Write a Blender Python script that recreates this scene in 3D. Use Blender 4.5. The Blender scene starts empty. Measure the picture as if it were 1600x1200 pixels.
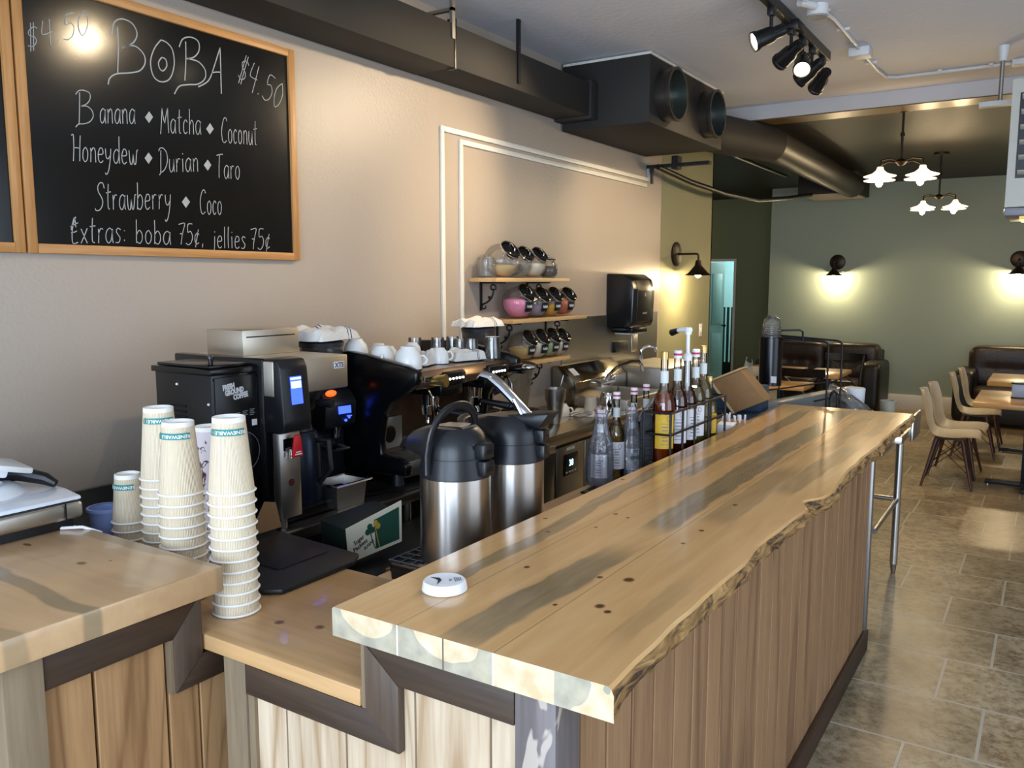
import bpy, bmesh, math, random
from mathutils import Vector, Matrix, Euler, noise
R = math.radians
PI = math.pi
random.seed(7)
sc = bpy.context.scene
COL = sc.collection

# ------------------------------------------------------------------ camera
cam_d = bpy.data.cameras.new('camera')
cam_d.sensor_width = 36.0
cam_d.lens = 29.36
cam_d.clip_start = 0.02
cam = bpy.data.objects.new('camera', cam_d)
COL.objects.link(cam)
cam.location = (0, 0, 1.72)
cam.rotation_euler = (R(90 - 6.99), 0, R(32.883))
sc.camera = cam

# ------------------------------------------------------------------ exposure
sc.view_settings.view_transform = 'Standard'
sc.view_settings.look = 'None'
sc.view_settings.gamma = 1.0
sc.view_settings.use_curve_mapping = False
sc.view_settings.exposure = 0.34
sc.cycles.use_denoising = True
sc.cycles.max_bounces = 10
sc.cycles.diffuse_bounces = 4
sc.cycles.glossy_bounces = 4
sc.cycles.transmission_bounces = 8
sc.cycles.transparent_max_bounces = 12
sc.cycles.caustics_reflective = False
sc.cycles.caustics_refractive = False
sc.cycles.sample_clamp_indirect = 4.0

# ------------------------------------------------------------------ daylight through the shop front
w = bpy.data.worlds.new('daylight')
sc.world = w
w.use_nodes = True
w.node_tree.nodes['Background'].inputs[0].default_value = (0.62, 0.78, 1.0, 1)
w.node_tree.nodes['Background'].inputs[1].default_value = 1.2


def lamp(name, kind, loc, energy, color, rot=(0, 0, 0), **kw):
    d = bpy.data.lights.new(name, kind)
    d.energy = energy
    d.color = color
    for k, v in kw.items():
        setattr(d, k, v)
    o = bpy.data.objects.new(name, d)
    COL.objects.link(o)
    o.location = loc
    o.rotation_euler = rot
    return o


# sky light entering the shop-front window and the glass door behind the camera, plus an added side fill
lamp('window_daylight', 'AREA', (0.95, -2.55, 1.52), 215, (0.66, 0.80, 1.0), (R(90), 0, 0),
     shape='RECTANGLE', size=3.3, size_y=2.75)
lamp('door_daylight', 'AREA', (-1.75, -2.55, 1.30), 60, (0.68, 0.82, 1.0), (R(90), 0, 0),
     shape='RECTANGLE', size=0.85, size_y=2.5)
lamp('side_fill_light', 'AREA', (3.05, 3.2, 1.75), 42, (0.76, 0.87, 1.0), (0, R(90), 0),
     shape='RECTANGLE', size=2.2, size_y=4.0)  # added fill to brighten floor and chairs, no side window known
WARM = (1.0, 0.76, 0.48)


# ------------------------------------------------------------------ helpers
def lin(h):
    h = h.lstrip('#')
    out = []
    for i in (0, 2, 4):
        v = int(h[i:i + 2], 16) / 255
        out.append(v / 12.92 if v <= 0.04045 else ((v + 0.055) / 1.055) ** 2.4)
    return (*out, 1)


MATS = {}


def mat(name, col, rough=0.5, metal=0.0, bump=0.0, bscale=60, vary=0.0, vscale=8, stretch=(1, 1, 1),
        emit=None, estr=0, trans=0.0, ior=1.45, alpha=1.0, coat=0.0, spec=0.5, rvary=0.0):
    if name in MATS:
        return MATS[name]
    m = bpy.data.materials.new(name)
    m.use_nodes = True
    nt = m.node_tree
    b = nt.nodes['Principled BSDF']
    c = lin(col) if isinstance(col, str) else col
    b.inputs['Base Color'].default_value = c
    b.inputs['Roughness'].default_value = rough
    b.inputs['Metallic'].default_value = metal
    b.inputs['Transmission Weight'].default_value = trans
    b.inputs['IOR'].default_value = ior
    b.inputs['Alpha'].default_value = alpha
    b.inputs['Coat Weight'].default_value = coat
    b.inputs['Specular IOR Level'].default_value = spec
    if emit:
        b.inputs['Emission Color'].default_value = lin(emit)
        b.inputs['Emission Strength'].default_value = estr
    if bump or vary or rvary:
        tc = nt.nodes.new('ShaderNodeTexCoord')
        mp = nt.nodes.new('ShaderNodeMapping')
        mp.inputs['Scale'].default_value = stretch
        nt.links.new(tc.outputs['Object'], mp.inputs['Vector'])
    if vary or rvary:
        n = nt.nodes.new('ShaderNodeTexNoise')
        n.inputs['Scale'].default_value = vscale
        n.inputs['Detail'].default_value = 5
        nt.links.new(mp.outputs[0], n.inputs['Vector'])
        if vary:
            r = nt.nodes.new('ShaderNodeValToRGB')
            r.color_ramp.elements[0].position = 0.3
            r.color_ramp.elements[1].position = 0.7
            r.color_ramp.elements[0].color = tuple(x * (1 - vary) for x in c[:3]) + (1,)
            r.color_ramp.elements[1].color = tuple(min(1, x * (1 + vary)) for x in c[:3]) + (1,)
            nt.links.new(n.outputs['Fac'], r.inputs[0])
            nt.links.new(r.outputs[0], b.inputs['Base Color'])
        if rvary:
            mr = nt.nodes.new('ShaderNodeMapRange')
            mr.inputs['To Min'].default_value = max(0.02, rough - rvary)
            mr.inputs['To Max'].default_value = min(1, rough + rvary)
            nt.links.new(n.outputs['Fac'], mr.inputs['Value'])
            nt.links.new(mr.outputs[0], b.inputs['Roughness'])
    if bump:
        n2 = nt.nodes.new('ShaderNodeTexNoise')
        n2.inputs['Scale'].default_value = bscale
        n2.inputs['Detail'].default_value = 4
        nt.links.new(mp.outputs[0], n2.inputs['Vector'])
        bp = nt.nodes.new('ShaderNodeBump')
        bp.inputs['Strength'].default_value = bump
        bp.inputs['Distance'].default_value = 0.01
        nt.links.new(n2.outputs['Fac'], bp.inputs['Height'])
        nt.links.new(bp.outputs[0], b.inputs['Normal'])
    MATS[name] = m
    return m


def nodes_of(m):
    nt = m.node_tree
    return nt, nt.nodes, nt.links, nt.nodes['Principled BSDF']


def new(nt, kind, **ins):
    n = nt.nodes.new(kind)
    for k, v in ins.items():
        k = k.replace('_', ' ')
        n.inputs[k].default_value = v
    return n


def ramp(nt, stops):
    r = nt.nodes.new('ShaderNodeValToRGB')
    e = r.color_ramp.elements
    e[0].position, e[0].color = stops[0][0], stops[0][1]
    e[1].position, e[1].color = stops[-1][0], stops[-1][1]
    for p, c in stops[1:-1]:
        x = e.new(p)
        x.color = c
    return r


def math_node(nt, op, a, b=None, c=None):
    n = nt.nodes.new('ShaderNodeMath')
    n.operation = op
    for i, v in enumerate((a, b, c)):
        if v is None:
            continue
        if isinstance(v, (int, float)):
            n.inputs[i].default_value = v
        else:
            nt.links.new(v, n.inputs[i])
    return n.outputs[0]


def mix(nt, fac, a, b, blend='MIX'):
    n = nt.nodes.new('ShaderNodeMix')
    n.data_type = 'RGBA'
    n.blend_type = blend
    for i, v in ((0, fac), (6, a), (7, b)):
        if isinstance(v, (int, float, tuple)):
            n.inputs[i].default_value = v
        else:
            nt.links.new(v, n.inputs[i])
    return n.outputs[2]


def wood(name, light, dark, axis='Y', rough=0.45, grain=14, fine=90, knots=0.0, island=0.0, cath=0.0, coat=0.0, bump=0.15, gamt=0.5):
    """straight-grained timber; grain runs along axis, optional cathedral rings, knots and per-board tone"""
    if name in MATS:
        return MATS[name]
    m = mat(name, light, rough, coat=coat)
    nt, N, L, b = nodes_of(m)
    tc = new(nt, 'ShaderNodeTexCoord')
    s = {'X': (0.06, 1, 1), 'Y': (1, 0.06, 1), 'Z': (1, 1, 0.06)}[axis]
    mp = new(nt, 'ShaderNodeMapping', Scale=s)
    geo = new(nt, 'ShaderNodeNewGeometry')
    off = new(nt, 'ShaderNodeVectorMath')
    off.operation = 'MULTIPLY_ADD'
    comb = new(nt, 'ShaderNodeCombineXYZ')
    for i in range(3):
        L.new(geo.outputs['Random Per Island'], comb.inputs[i])
    L.new(comb.outputs[0], off.inputs[0])
    off.inputs[1].default_value = (7, 9, 5)
    L.new(tc.outputs['Object'], off.inputs[2])
    L.new(off.outputs[0], mp.inputs['Vector'])
    n1 = new(nt, 'ShaderNodeTexNoise', Scale=grain, Detail=6.0, Distortion=0.6)
    L.new(mp.outputs[0], n1.inputs['Vector'])
    n2 = new(nt, 'ShaderNodeTexNoise', Scale=fine, Detail=4.0)
    L.new(mp.outputs[0], n2.inputs['Vector'])
    f = math_node(nt, 'MULTIPLY_ADD', n2.outputs['Fac'], 0.45, math_node(nt, 'MULTIPLY', n1.outputs['Fac'], 0.65))
    if cath:
        mp2 = new(nt, 'ShaderNodeMapping', Scale={'X': (0.13, 1, 1), 'Y': (1, 0.13, 1), 'Z': (1, 1, 0.13)}[axis])
        L.new(off.outputs[0], mp2.inputs['Vector'])
        wv = new(nt, 'ShaderNodeTexNoise', Scale=4.5, Detail=1.0)
        L.new(mp2.outputs[0], wv.inputs['Vector'])
        fr = math_node(nt, 'FRACT', math_node(nt, 'MULTIPLY', wv.outputs['Fac'], cath))
        tri = math_node(nt, 'POWER', math_node(nt, 'ABSOLUTE', math_node(nt, 'SUBTRACT', math_node(nt, 'MULTIPLY', fr, 2.0), 1.0)), 5.0)
        f = math_node(nt, 'SUBTRACT', f, math_node(nt, 'MULTIPLY', tri, 0.34))
    r = ramp(nt, [(0.5 - gamt * 0.5, lin(dark)), (0.5 + gamt * 0.36, lin(light))])
    L.new(f, r.inputs[0])
    colr = r.outputs[0]
    if island:
        colr = mix(nt, island, colr, ramp_from(nt, geo.outputs['Random Per Island']), 'MULTIPLY')
    if knots:
        mk = new(nt, 'ShaderNodeMapping', Scale={'X': (0.55, 1, 1), 'Y': (1, 0.55, 1), 'Z': (1, 1, 0.55)}[axis])
        L.new(off.outputs[0], mk.inputs['Vector'])
        v = new(nt, 'ShaderNodeTexVoronoi', Scale=knots)
        L.new(mk.outputs[0], v.inputs['Vector'])
        kr = ramp(nt, [(0.03, (1, 1, 1, 1)), (0.075, (0, 0, 0, 1))])
        L.new(v.outputs['Distance'], kr.inputs[0])
        colr = mix(nt, kr.outputs[0], colr, lin('#5d3c22'))
    L.new(colr, b.inputs['Base Color'])
    if bump:
        bp = new(nt, 'ShaderNodeBump', Strength=bump, Distance=0.004)
        L.new(f, bp.inputs['Height'])
        L.new(bp.outputs[0], b.inputs['Normal'])
    return m


def knot_fac(nt, sock, spots):
    """0..1 mask of small oval knots at given plan positions (x, y, radius)"""
    sp = nt.nodes.new('ShaderNodeSeparateXYZ')
    nt.links.new(sock, sp.inputs[0])
    tot = None
    for x, y, rx, ry in spots:
        dx = math_node(nt, 'DIVIDE', math_node(nt, 'SUBTRACT', sp.outputs[0], x), rx)
        dy = math_node(nt, 'DIVIDE', math_node(nt, 'SUBTRACT', sp.outputs[1], y), ry)
        d = math_node(nt, 'ADD', math_node(nt, 'MULTIPLY', dx, dx), math_node(nt, 'MULTIPLY', dy, dy))
        tot = d if tot is None else math_node(nt, 'MINIMUM', tot, d)
    r = ramp(nt, [(0.25, (1, 1, 1, 1)), (1.0, (0, 0, 0, 1))])
    nt.links.new(tot, r.inputs[0])
    return r.outputs[0]


def add_knots(m, spots, colour='#6a4424', bands=()):
    """overlay knots, and soft grey stain bands running along X at given y"""
    nt, N, L, b = nodes_of(m)
    tc = nt.nodes.new('ShaderNodeTexCoord')
    col = b.inputs['Base Color'].links[0].from_socket
    if bands:
        sp = nt.nodes.new('ShaderNodeSeparateXYZ')
        L.new(tc.outputs['Object'], sp.inputs[0])
        n = new(nt, 'ShaderNodeTexNoise', Scale=3.0, Detail=3.0)
        L.new(tc.outputs['Object'], n.inputs['Vector'])
        yw = math_node(nt, 'MULTIPLY_ADD', n.outputs['Fac'], 0.10, sp.outputs[1])
        for y, hw, st in bands:
            d = math_node(nt, 'ABSOLUTE', math_node(nt, 'SUBTRACT', yw, y + 0.05))
            mr = nt.nodes.new('ShaderNodeMapRange')
            mr.interpolation_type = 'SMOOTHSTEP'
            L.new(d, mr.inputs['Value'])
            mr.inputs['From Min'].default_value = hw
            mr.inputs['From Max'].default_value = hw * 0.6
            col = mix(nt, math_node(nt, 'MULTIPLY', mr.outputs[0], st), col, lin('#85765c'))
    if spots:
        col = mix(nt, knot_fac(nt, tc.outputs['Object'], spots), col, lin(colour))
    L.new(col, b.inputs['Base Color'])
    return m


def ramp_from(nt, sock):
    r = ramp(nt, [(0.0, (0.55, 0.55, 0.55, 1)), (1.0, (1, 1, 1, 1))])
    nt.links.new(sock, r.inputs[0])
    return r.outputs[0]


def clear(name, tint='#ffffff', rough=0.03, haze=0.0, hazecol='#ffffff', gl=1.0, bump=0.0, bscale=20):
    """thin clear glass or film: mostly see-through, fresnel gloss, optional milky haze"""
    if name in MATS:
        return MATS[name]
    m = bpy.data.materials.new(name)
    m.use_nodes = True
    nt = m.node_tree
    nt.nodes.remove(nt.nodes['Principled BSDF'])
    out = nt.nodes['Material Output']
    tr = nt.nodes.new('ShaderNodeBsdfTransparent')
    tr.inputs[0].default_value = lin(tint)
    go = nt.nodes.new('ShaderNodeBsdfGlossy')
    go.inputs['Roughness'].default_value = rough
    lw = nt.nodes.new('ShaderNodeLayerWeight')
    lw.inputs['Blend'].default_value = 0.35
    f = math_node(nt, 'MULTIPLY_ADD', lw.outputs['Fresnel'], 0.75 * gl, 0.03 * gl)
    base = tr.outputs[0]
    if haze:
        df = nt.nodes.new('ShaderNodeBsdfDiffuse')
        df.inputs[0].default_value = lin(hazecol)
        tl = nt.nodes.new('ShaderNodeBsdfTranslucent')
        tl.inputs[0].default_value = lin(hazecol)
        h2 = nt.nodes.new('ShaderNodeMixShader')
        h2.inputs[0].default_value = 0.5
        nt.links.new(df.outputs[0], h2.inputs[1])
        nt.links.new(tl.outputs[0], h2.inputs[2])
        mh = nt.nodes.new('ShaderNodeMixShader')
        mh.inputs[0].default_value = haze
        nt.links.new(base, mh.inputs[1])
        nt.links.new(h2.outputs[0], mh.inputs[2])
        base = mh.outputs[0]
    ms = nt.nodes.new('ShaderNodeMixShader')
    nt.links.new(f, ms.inputs[0])
    nt.links.new(base, ms.inputs[1])
    nt.links.new(go.outputs[0], ms.inputs[2])
    nt.links.new(ms.outputs[0], out.inputs[0])
    if bump:
        tc = nt.nodes.new('ShaderNodeTexCoord')
        n2 = nt.nodes.new('ShaderNodeTexNoise')
        n2.inputs['Scale'].default_value = bscale
        n2.inputs['Detail'].default_value = 3
        nt.links.new(tc.outputs['Object'], n2.inputs['Vector'])
        bp = nt.nodes.new('ShaderNodeBump')
        bp.inputs['Strength'].default_value = bump
        bp.inputs['Distance'].default_value = 0.01
        nt.links.new(n2.outputs['Fac'], bp.inputs['Height'])
        nt.links.new(bp.outputs[0], go.inputs['Normal'])
        nt.links.new(bp.outputs[0], lw.inputs['Normal'])
    MATS[name] = m
    return m


WL = {}


class MB:
    """collects shapes into ONE mesh object"""

    def __init__(self):
        self.bm = bmesh.new()
        self.T = Matrix.Identity(4)

    def _take(self, tb, mi=0):
        tb.transform(self.T)
        for f in tb.faces:
            f.material_index = mi
        me = bpy.data.meshes.new('tmp')
        tb.to_mesh(me)
        tb.free()
        self.bm.from_mesh(me)
        bpy.data.meshes.remove(me)
        return self

    def box(self, x0, x1, y0, y1, z0, z1, bev=0.0, mi=0, seg=2):
        t = bmesh.new()
        bmesh.ops.create_cube(t, size=1)
        for v in t.verts:
            v.co = Vector(((x0 + x1) / 2 + v.co.x * (x1 - x0), (y0 + y1) / 2 + v.co.y * (y1 - y0), (z0 + z1) / 2 + v.co.z * (z1 - z0)))
        if bev:
            bmesh.ops.bevel(t, geom=t.edges[:], offset=bev, segments=seg, affect='EDGES', profile=0.5)
        return self._take(t, mi)

    def prism(self, poly, axis, a, b, bev=0.0, mi=0):
        """extrude a polygon along an axis; poly in the other two axes (X: y,z; Y: x,z; Z: x,y)"""
        t = bmesh.new()

        def p3(u, v, w_):
            return {'X': (w_, u, v), 'Y': (u, w_, v), 'Z': (u, v, w_)}[axis]
        lo = [t.verts.new(p3(u, v, a)) for u, v in poly]
        hi = [t.verts.new(p3(u, v, b)) for u, v in poly]
        n = len(poly)
        t.faces.new(lo)
        t.faces.new(hi[::-1])
        for i in range(n):
            t.faces.new((lo[i], hi[i], hi[(i + 1) % n], lo[(i + 1) % n]))
        bmesh.ops.recalc_face_normals(t, faces=t.faces[:])
        if bev:
            bmesh.ops.bevel(t, geom=t.edges[:], offset=bev, segments=2, affect='EDGES', profile=0.5)
        return self._take(t, mi)

    def lathe(self, prof, c=(0, 0, 0), n=32, mi=0, a0=0, a1=2 * PI):
        t = bmesh.new()
        full = abs(a1 - a0 - 2 * PI) < 1e-6
        k = n if full else n + 1
        rings = []
        for r_, z_ in prof:
            if r_ < 1e-6:
                rings.append([t.verts.new((c[0], c[1], c[2] + z_))])
            else:
                rings.append([t.verts.new((c[0] + r_ * math.cos(a0 + (a1 - a0) * i / n), c[1] + r_ * math.sin(a0 + (a1 - a0) * i / n), c[2] + z_)) for i in range(k)])
        for A, B in zip(rings, rings[1:]):
            if len(A) == 1 and len(B) == 1:
                continue
            for i in range(n):
                j = (i + 1) % k
                if len(A) == 1:
                    t.faces.new((A[0], B[i], B[j]))
                elif len(B) == 1:
                    t.faces.new((A[i], A[j], B[0]))
                else:
                    t.faces.new((A[i], A[j], B[j], B[i]))
        bmesh.ops.recalc_face_normals(t, faces=t.faces[:])
        return self._take(t, mi)

    def cyl(self, p, q, r, r2=None, n=20, mi=0):
        p, q = Vector(p), Vector(q)
        r2 = r if r2 is None else r2
        d = q - p
        old = self.T
        self.T = old @ Matrix.Translation(p) @ d.to_track_quat('Z', 'Y').to_matrix().to_4x4()
        self.lathe([(0, 0), (r, 0), (r2, d.length), (0, d.length)], n=n, mi=mi)
        self.T = old
        return self

    def tube(self, pts, r, n=8, closed=False, mi=0, flat=None, cap=True):
        pts = [Vector(p) for p in pts]
        t = bmesh.new()
        m = len(pts)
        up = None
        rings = []
        for i, p in enumerate(pts):
            if closed:
                d = pts[(i + 1) % m] - pts[i - 1]
            else:
                d = pts[min(i + 1, m - 1)] - pts[max(i - 1, 0)]
            d.normalize()
            if up is None:
                up = Vector((0, 0, 1)) if abs(d.z) < 0.9 else Vector((1, 0, 0))
            s = d.cross(up)
            s.normalize()
            up = s.cross(d)
            rr = r[i] if isinstance(r, (list, tuple)) else r
            fx = flat or 1
            rings.append([t.verts.new(p + s * rr * fx * math.cos(2 * PI * k / n) + up * rr * math.sin(2 * PI * k / n)) for k in range(n)])
        rng = range(m) if closed else range(m - 1)
        for i in rng:
            A, B = rings[i], rings[(i + 1) % m]
            for k in range(n):
                t.faces.new((A[k], A[(k + 1) % n], B[(k + 1) % n], B[k]))
        if not closed and cap:
            t.faces.new(rings[0][::-1])
            t.faces.new(rings[-1])
        bmesh.ops.recalc_face_normals(t, faces=t.faces[:])
        return self._take(t, mi)

    def ball(self, c, r, sx=1, sy=1, sz=1, n=20, mi=0):
        t = bmesh.new()
        bmesh.ops.create_uvsphere(t, u_segments=n, v_segments=max(8, n // 2), radius=r)
        for v in t.verts:
            v.co = Vector((c[0] + v.co.x * sx, c[1] + v.co.y * sy, c[2] + v.co.z * sz))
        return self._take(t, mi)

    def grid(self, fn, nu, nv, mi=0, thick=0.0):
        t = bmesh.new()
        V = [[t.verts.new(fn(i / nu, j / nv)) for j in range(nv + 1)] for i in range(nu + 1)]
        for i in range(nu):
            for j in range(nv):
                t.faces.new((V[i][j], V[i + 1][j], V[i + 1][j + 1], V[i][j + 1]))
        if thick:
            bmesh.ops.solidify(t, geom=t.faces[:], thickness=thick)
        bmesh.ops.recalc_face_normals(t, faces=t.faces[:])
        return self._take(t, mi)

    def rib(self, pts, w_, nrm, mi=0):
        """flat painted stroke"""
        pts = [Vector(p) for p in pts]
        nrm = Vector(nrm)
        t = bmesh.new()
        L_ = []
        for i, p in enumerate(pts):
            d = (pts[min(i + 1, len(pts) - 1)] - pts[max(i - 1, 0)])
            if d.length < 1e-9:
                d = Vector((0, 0, 1))
            s = d.normalized().cross(nrm) * w_ * 0.5
            L_.append((t.verts.new(p + s), t.verts.new(p - s)))
        for A, B in zip(L_, L_[1:]):
            t.faces.new((A[0], B[0], B[1], A[1]))
        return self._take(t, mi)

    def build(self, name, m, parent=None, ang=35, smooth=True):
        me = bpy.data.meshes.new(name)
        if parent is None:
            xs = [v.co for v in self.bm.verts]
            o = Vector(((min(v.x for v in xs) + max(v.x for v in xs)) / 2, (min(v.y for v in xs) + max(v.y for v in xs)) / 2, min(v.z for v in xs)))
        else:
            o = WL.get(parent.name, Vector((0, 0, 0)))
        bmesh.ops.translate(self.bm, verts=self.bm.verts[:], vec=-o)
        self.bm.to_mesh(me)
        self.bm.free()
        for x in (m if isinstance(m, (list, tuple)) else [m]):
            me.materials.append(x)
        if smooth:
            for p in me.polygons:
                p.use_smooth = True
            me.set_sharp_from_angle(angle=R(ang))
        ob = bpy.data.objects.new(name, me)
        COL.objects.link(ob)
        if parent is None:
            ob.location = o
        else:
            ob.parent = parent
        WL[ob.name] = o
        return ob


def tag(o, label=None, cat=None, group=None, kind=None):
    if label:
        o['label'] = label
    if cat:
        o['category'] = cat
    if group:
        o['group'] = group
    if kind:
        o['kind'] = kind
    return o


def thing(name, label, cat, loc=(0, 0, 0), rz=0, group=None, local=False):
    """an Empty at the thing's base; its parts are built in world coordinates unless local"""
    o = bpy.data.objects.new(name, None)
    o.empty_display_size = 0.05
    COL.objects.link(o)
    o.location = loc
    o.rotation_euler = (0, 0, rz)
    WL[o.name] = Vector((0, 0, 0)) if (local or rz) else Vector(loc)
    return tag(o, label, cat, group)


def struct(ob):
    ob['kind'] = 'structure'
    return ob


def copy_tree(o, parent=None):
    c = o.copy()
    COL.objects.link(c)
    if parent is not None:
        c.parent = parent
    WL[c.name] = WL.get(o.name, Vector((0, 0, 0)))
    for ch in list(o.children):
        copy_tree(ch, c)
    return c


def text_mb(mb, body, size, M, bold=0.0, extr=0.0004, mi=0, align='CENTER', bend=None, sx=1.0):
    cu = bpy.data.curves.new('lettering', 'FONT')
    cu.body = body
    cu.size = size
    cu.align_x = align
    cu.align_y = 'CENTER'
    cu.extrude = extr
    cu.offset = bold
    cu.resolution_u = 2
    ob = bpy.data.objects.new('lettering', cu)
    COL.objects.link(ob)
    bpy.context.view_layer.update()
    me = bpy.data.meshes.new_from_object(ob.evaluated_get(bpy.context.evaluated_depsgraph_get()))
    bpy.data.objects.remove(ob)
    bpy.data.curves.remove(cu)
    t = bmesh.new()
    t.from_mesh(me)
    bpy.data.meshes.remove(me)
    for v in t.verts:
        v.co.x *= sx
        if bend:
            v.co = bend(v.co)
    t.transform(M)
    mb._take(t, mi)
    return mb


def facing(loc, nrm, up=(0, 0, 1), roll=0):
    """matrix whose local +Z is nrm and local +Y is as close to up as possible"""
    z = Vector(nrm).normalized()
    x = Vector(up).cross(z).normalized()
    y = z.cross(x)
    M = Matrix((x, y, z)).transposed().to_4x4()
    return Matrix.Translation(loc) @ M @ Matrix.Rotation(roll, 4, 'Z')


# ------------------------------------------------------------------ shared materials
STEEL = mat('brushed_steel', '#cbc8c3', 0.34, 1.0)
DSTEEL = mat('worn_steel', '#a29e97', 0.36, 1.0)
CHROME = mat('chrome', '#d8d8d8', 0.08, 1.0)
BLACKP = mat('black_plastic', '#101114', 0.38, bump=0.05, bscale=400)
BLACKG = mat('black_gloss_enamel', '#08090b', 0.22)
BLACKM = mat('black_wire', '#0b0b0c', 0.5)
WHITEP = mat('white_plastic', '#e9ebee', 0.3)
CERAM = mat('white_ceramic', '#eeece6', 0.15)
CLOTH = mat('white_cotton_towel', '#e8e4dc', 0.95, bump=0.5, bscale=220)
STRIPE = mat('dark_blue_weave_stripe', '#3a4468', 0.95)
DUCTM = mat('dark_grey_painted_duct', '#262320', 0.7, vary=0.12, vscale=3)
THING = clear('thin_clear_plastic', '#f2f4f4', 0.1, 0.10, '#eef2f2', 1.2)
SCREEN = mat('blue_lit_screen', '#2038c0', 0.3, emit='#3550ff', estr=2.5)
SCREENW = mat('pale_lit_screen', '#a0d0ff', 0.3, emit='#a5dcff', estr=2.2)
LETTER = mat('pale_lettering', '#c9c9c6', 0.6)
DARKTEXT = mat('dark_print', '#2b2a33', 0.7)
RED = mat('red_plastic', '#c21a22', 0.4)
PAPER = mat('white_paper_label', '#e9e7ea', 0.7)
BULB = mat('warm_bulb', '#fff0d0', 0.3, emit='#ffd9a0', estr=45)
# ================================================================== the setting
def tan_wall():
    m = mat('tan_textured_paint', '#a99c8e', 0.40)
    nt, N, L, b = nodes_of(m)
    tc = new(nt, 'ShaderNodeTexCoord')
    n = new(nt, 'ShaderNodeTexNoise', Scale=70.0, Detail=3.0)
    L.new(tc.outputs['Object'], n.inputs['Vector'])
    v = new(nt, 'ShaderNodeTexVoronoi', Scale=30.0, Randomness=1.0)
    L.new(tc.outputs['Object'], v.inputs['Vector'])
    dots = ramp(nt, [(0.0, (1, 1, 1, 1)), (0.22, (0, 0, 0, 1))])
    L.new(v.outputs['Distance'], dots.inputs[0])
    sel = new(nt, 'ShaderNodeTexNoise', Scale=9.0)
    L.new(tc.outputs['Object'], sel.inputs['Vector'])
    pick = math_node(nt, 'GREATER_THAN', new_sep(nt, v.outputs['Color']), 0.55)
    h = math_node(nt, 'MULTIPLY_ADD', math_node(nt, 'MULTIPLY', dots.outputs[0], pick), 0.9, math_node(nt, 'MULTIPLY', n.outputs['Fac'], 0.10))
    bp = new(nt, 'ShaderNodeBump', Strength=1.0, Distance=0.012)
    L.new(h, bp.inputs['Height'])
    L.new(bp.outputs[0], b.inputs['Normal'])
    return m


def new_sep(nt, sock):
    s = nt.nodes.new('ShaderNodeSeparateColor')
    nt.links.new(sock, s.inputs[0])
    return s.outputs[0]


def floor_mat():
    m = mat('travertine_floor_tile', '#a59478', 0.22)
    nt, N, L, b = nodes_of(m)
    tc = new(nt, 'ShaderNodeTexCoord')
    mp = new(nt, 'ShaderNodeMapping', Location=(0.56, 0.12, 0))
    L.new(tc.outputs['Object'], mp.inputs['Vector'])
    br = new(nt, 'ShaderNodeTexBrick', Scale=1.0)
    br.inputs['Brick Width'].default_value = 0.66
    br.inputs['Row Height'].default_value = 0.435
    br.inputs['Mortar Size'].default_value = 0.0065
    br.inputs['Mortar Smooth'].default_value = 0.2
    br.inputs['Color1'].default_value = (0.72, 0.72, 0.72, 1)
    br.inputs['Color2'].default_value = (1, 1, 1, 1)
    br.offset = 0.36
    br.squash = 0.75
    br.squash_frequency = 3
    L.new(mp.outputs[0], br.inputs['Vector'])
    n = new(nt, 'ShaderNodeTexNoise', Scale=3.2, Detail=9.0, Roughness=0.68, Distortion=0.7)
    L.new(tc.outputs['Object'], n.inputs['Vector'])
    r = ramp(nt, [(0.28, lin('#7f7059')), (0.48, lin('#a39378')), (0.62, lin('#b6a88d')), (0.78, lin('#9c8e76'))])
    L.new(n.outputs['Fac'], r.inputs[0])
    n2 = new(nt, 'ShaderNodeTexNoise', Scale=26.0, Detail=6.0, Roughness=0.75)
    L.new(tc.outputs['Object'], n2.inputs['Vector'])
    pit = ramp(nt, [(0.38, (0.42, 0.37, 0.31, 1)), (0.56, (1.1, 1.1, 1.08, 1))])
    L.new(n2.outputs['Fac'], pit.inputs[0])
    c = mix(nt, 0.85, r.outputs[0], pit.outputs[0], 'MULTIPLY')
    c = mix(nt, 0.8, c, br.outputs['Color'], 'MULTIPLY')
    c = mix(nt, br.outputs['Fac'], c, lin('#b5afa2'))
    L.new(c, b.inputs['Base Color'])
    rr = math_node(nt, 'MULTIPLY_ADD', n2.outputs['Fac'], 0.35, 0.16)
    L.new(rr, b.inputs['Roughness'])
    h = math_node(nt, 'SUBTRACT', math_node(nt, 'MULTIPLY', n2.outputs['Fac'], 0.25), br.outputs['Fac'])
    bp = new(nt, 'ShaderNodeBump', Strength=0.35, Distance=0.004)
    L.new(h, bp.inputs['Height'])
    L.new(bp.outputs[0], b.inputs['Normal'])
    return m


TANW = tan_wall()
OLIVE = mat('olive_green_wall_paint', '#8d8c6c', 0.6, bump=0.12, bscale=90)
SAGE = mat('sage_green_wall_paint', '#8b998f', 0.6, bump=0.12, bscale=90)
DKGREEN = mat('dark_green_hall_paint', '#7c8464', 0.65, bump=0.1, bscale=90)
CEILW = mat('white_ceiling_paint', '#d9dae0', 0.75, bump=0.25, bscale=25)
CEILD = mat('dark_brown_ceiling_paint', '#1f1b16', 0.5, bump=0.15, bscale=20)
BEIGE = mat('beige_wall_paint', '#b5a898', 0.7)
TRIMW = mat('white_trim_paint', '#d9d6cf', 0.4)
BLUEW = mat('pale_blue_room_paint', '#a9cfd2', 0.7)

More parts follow.
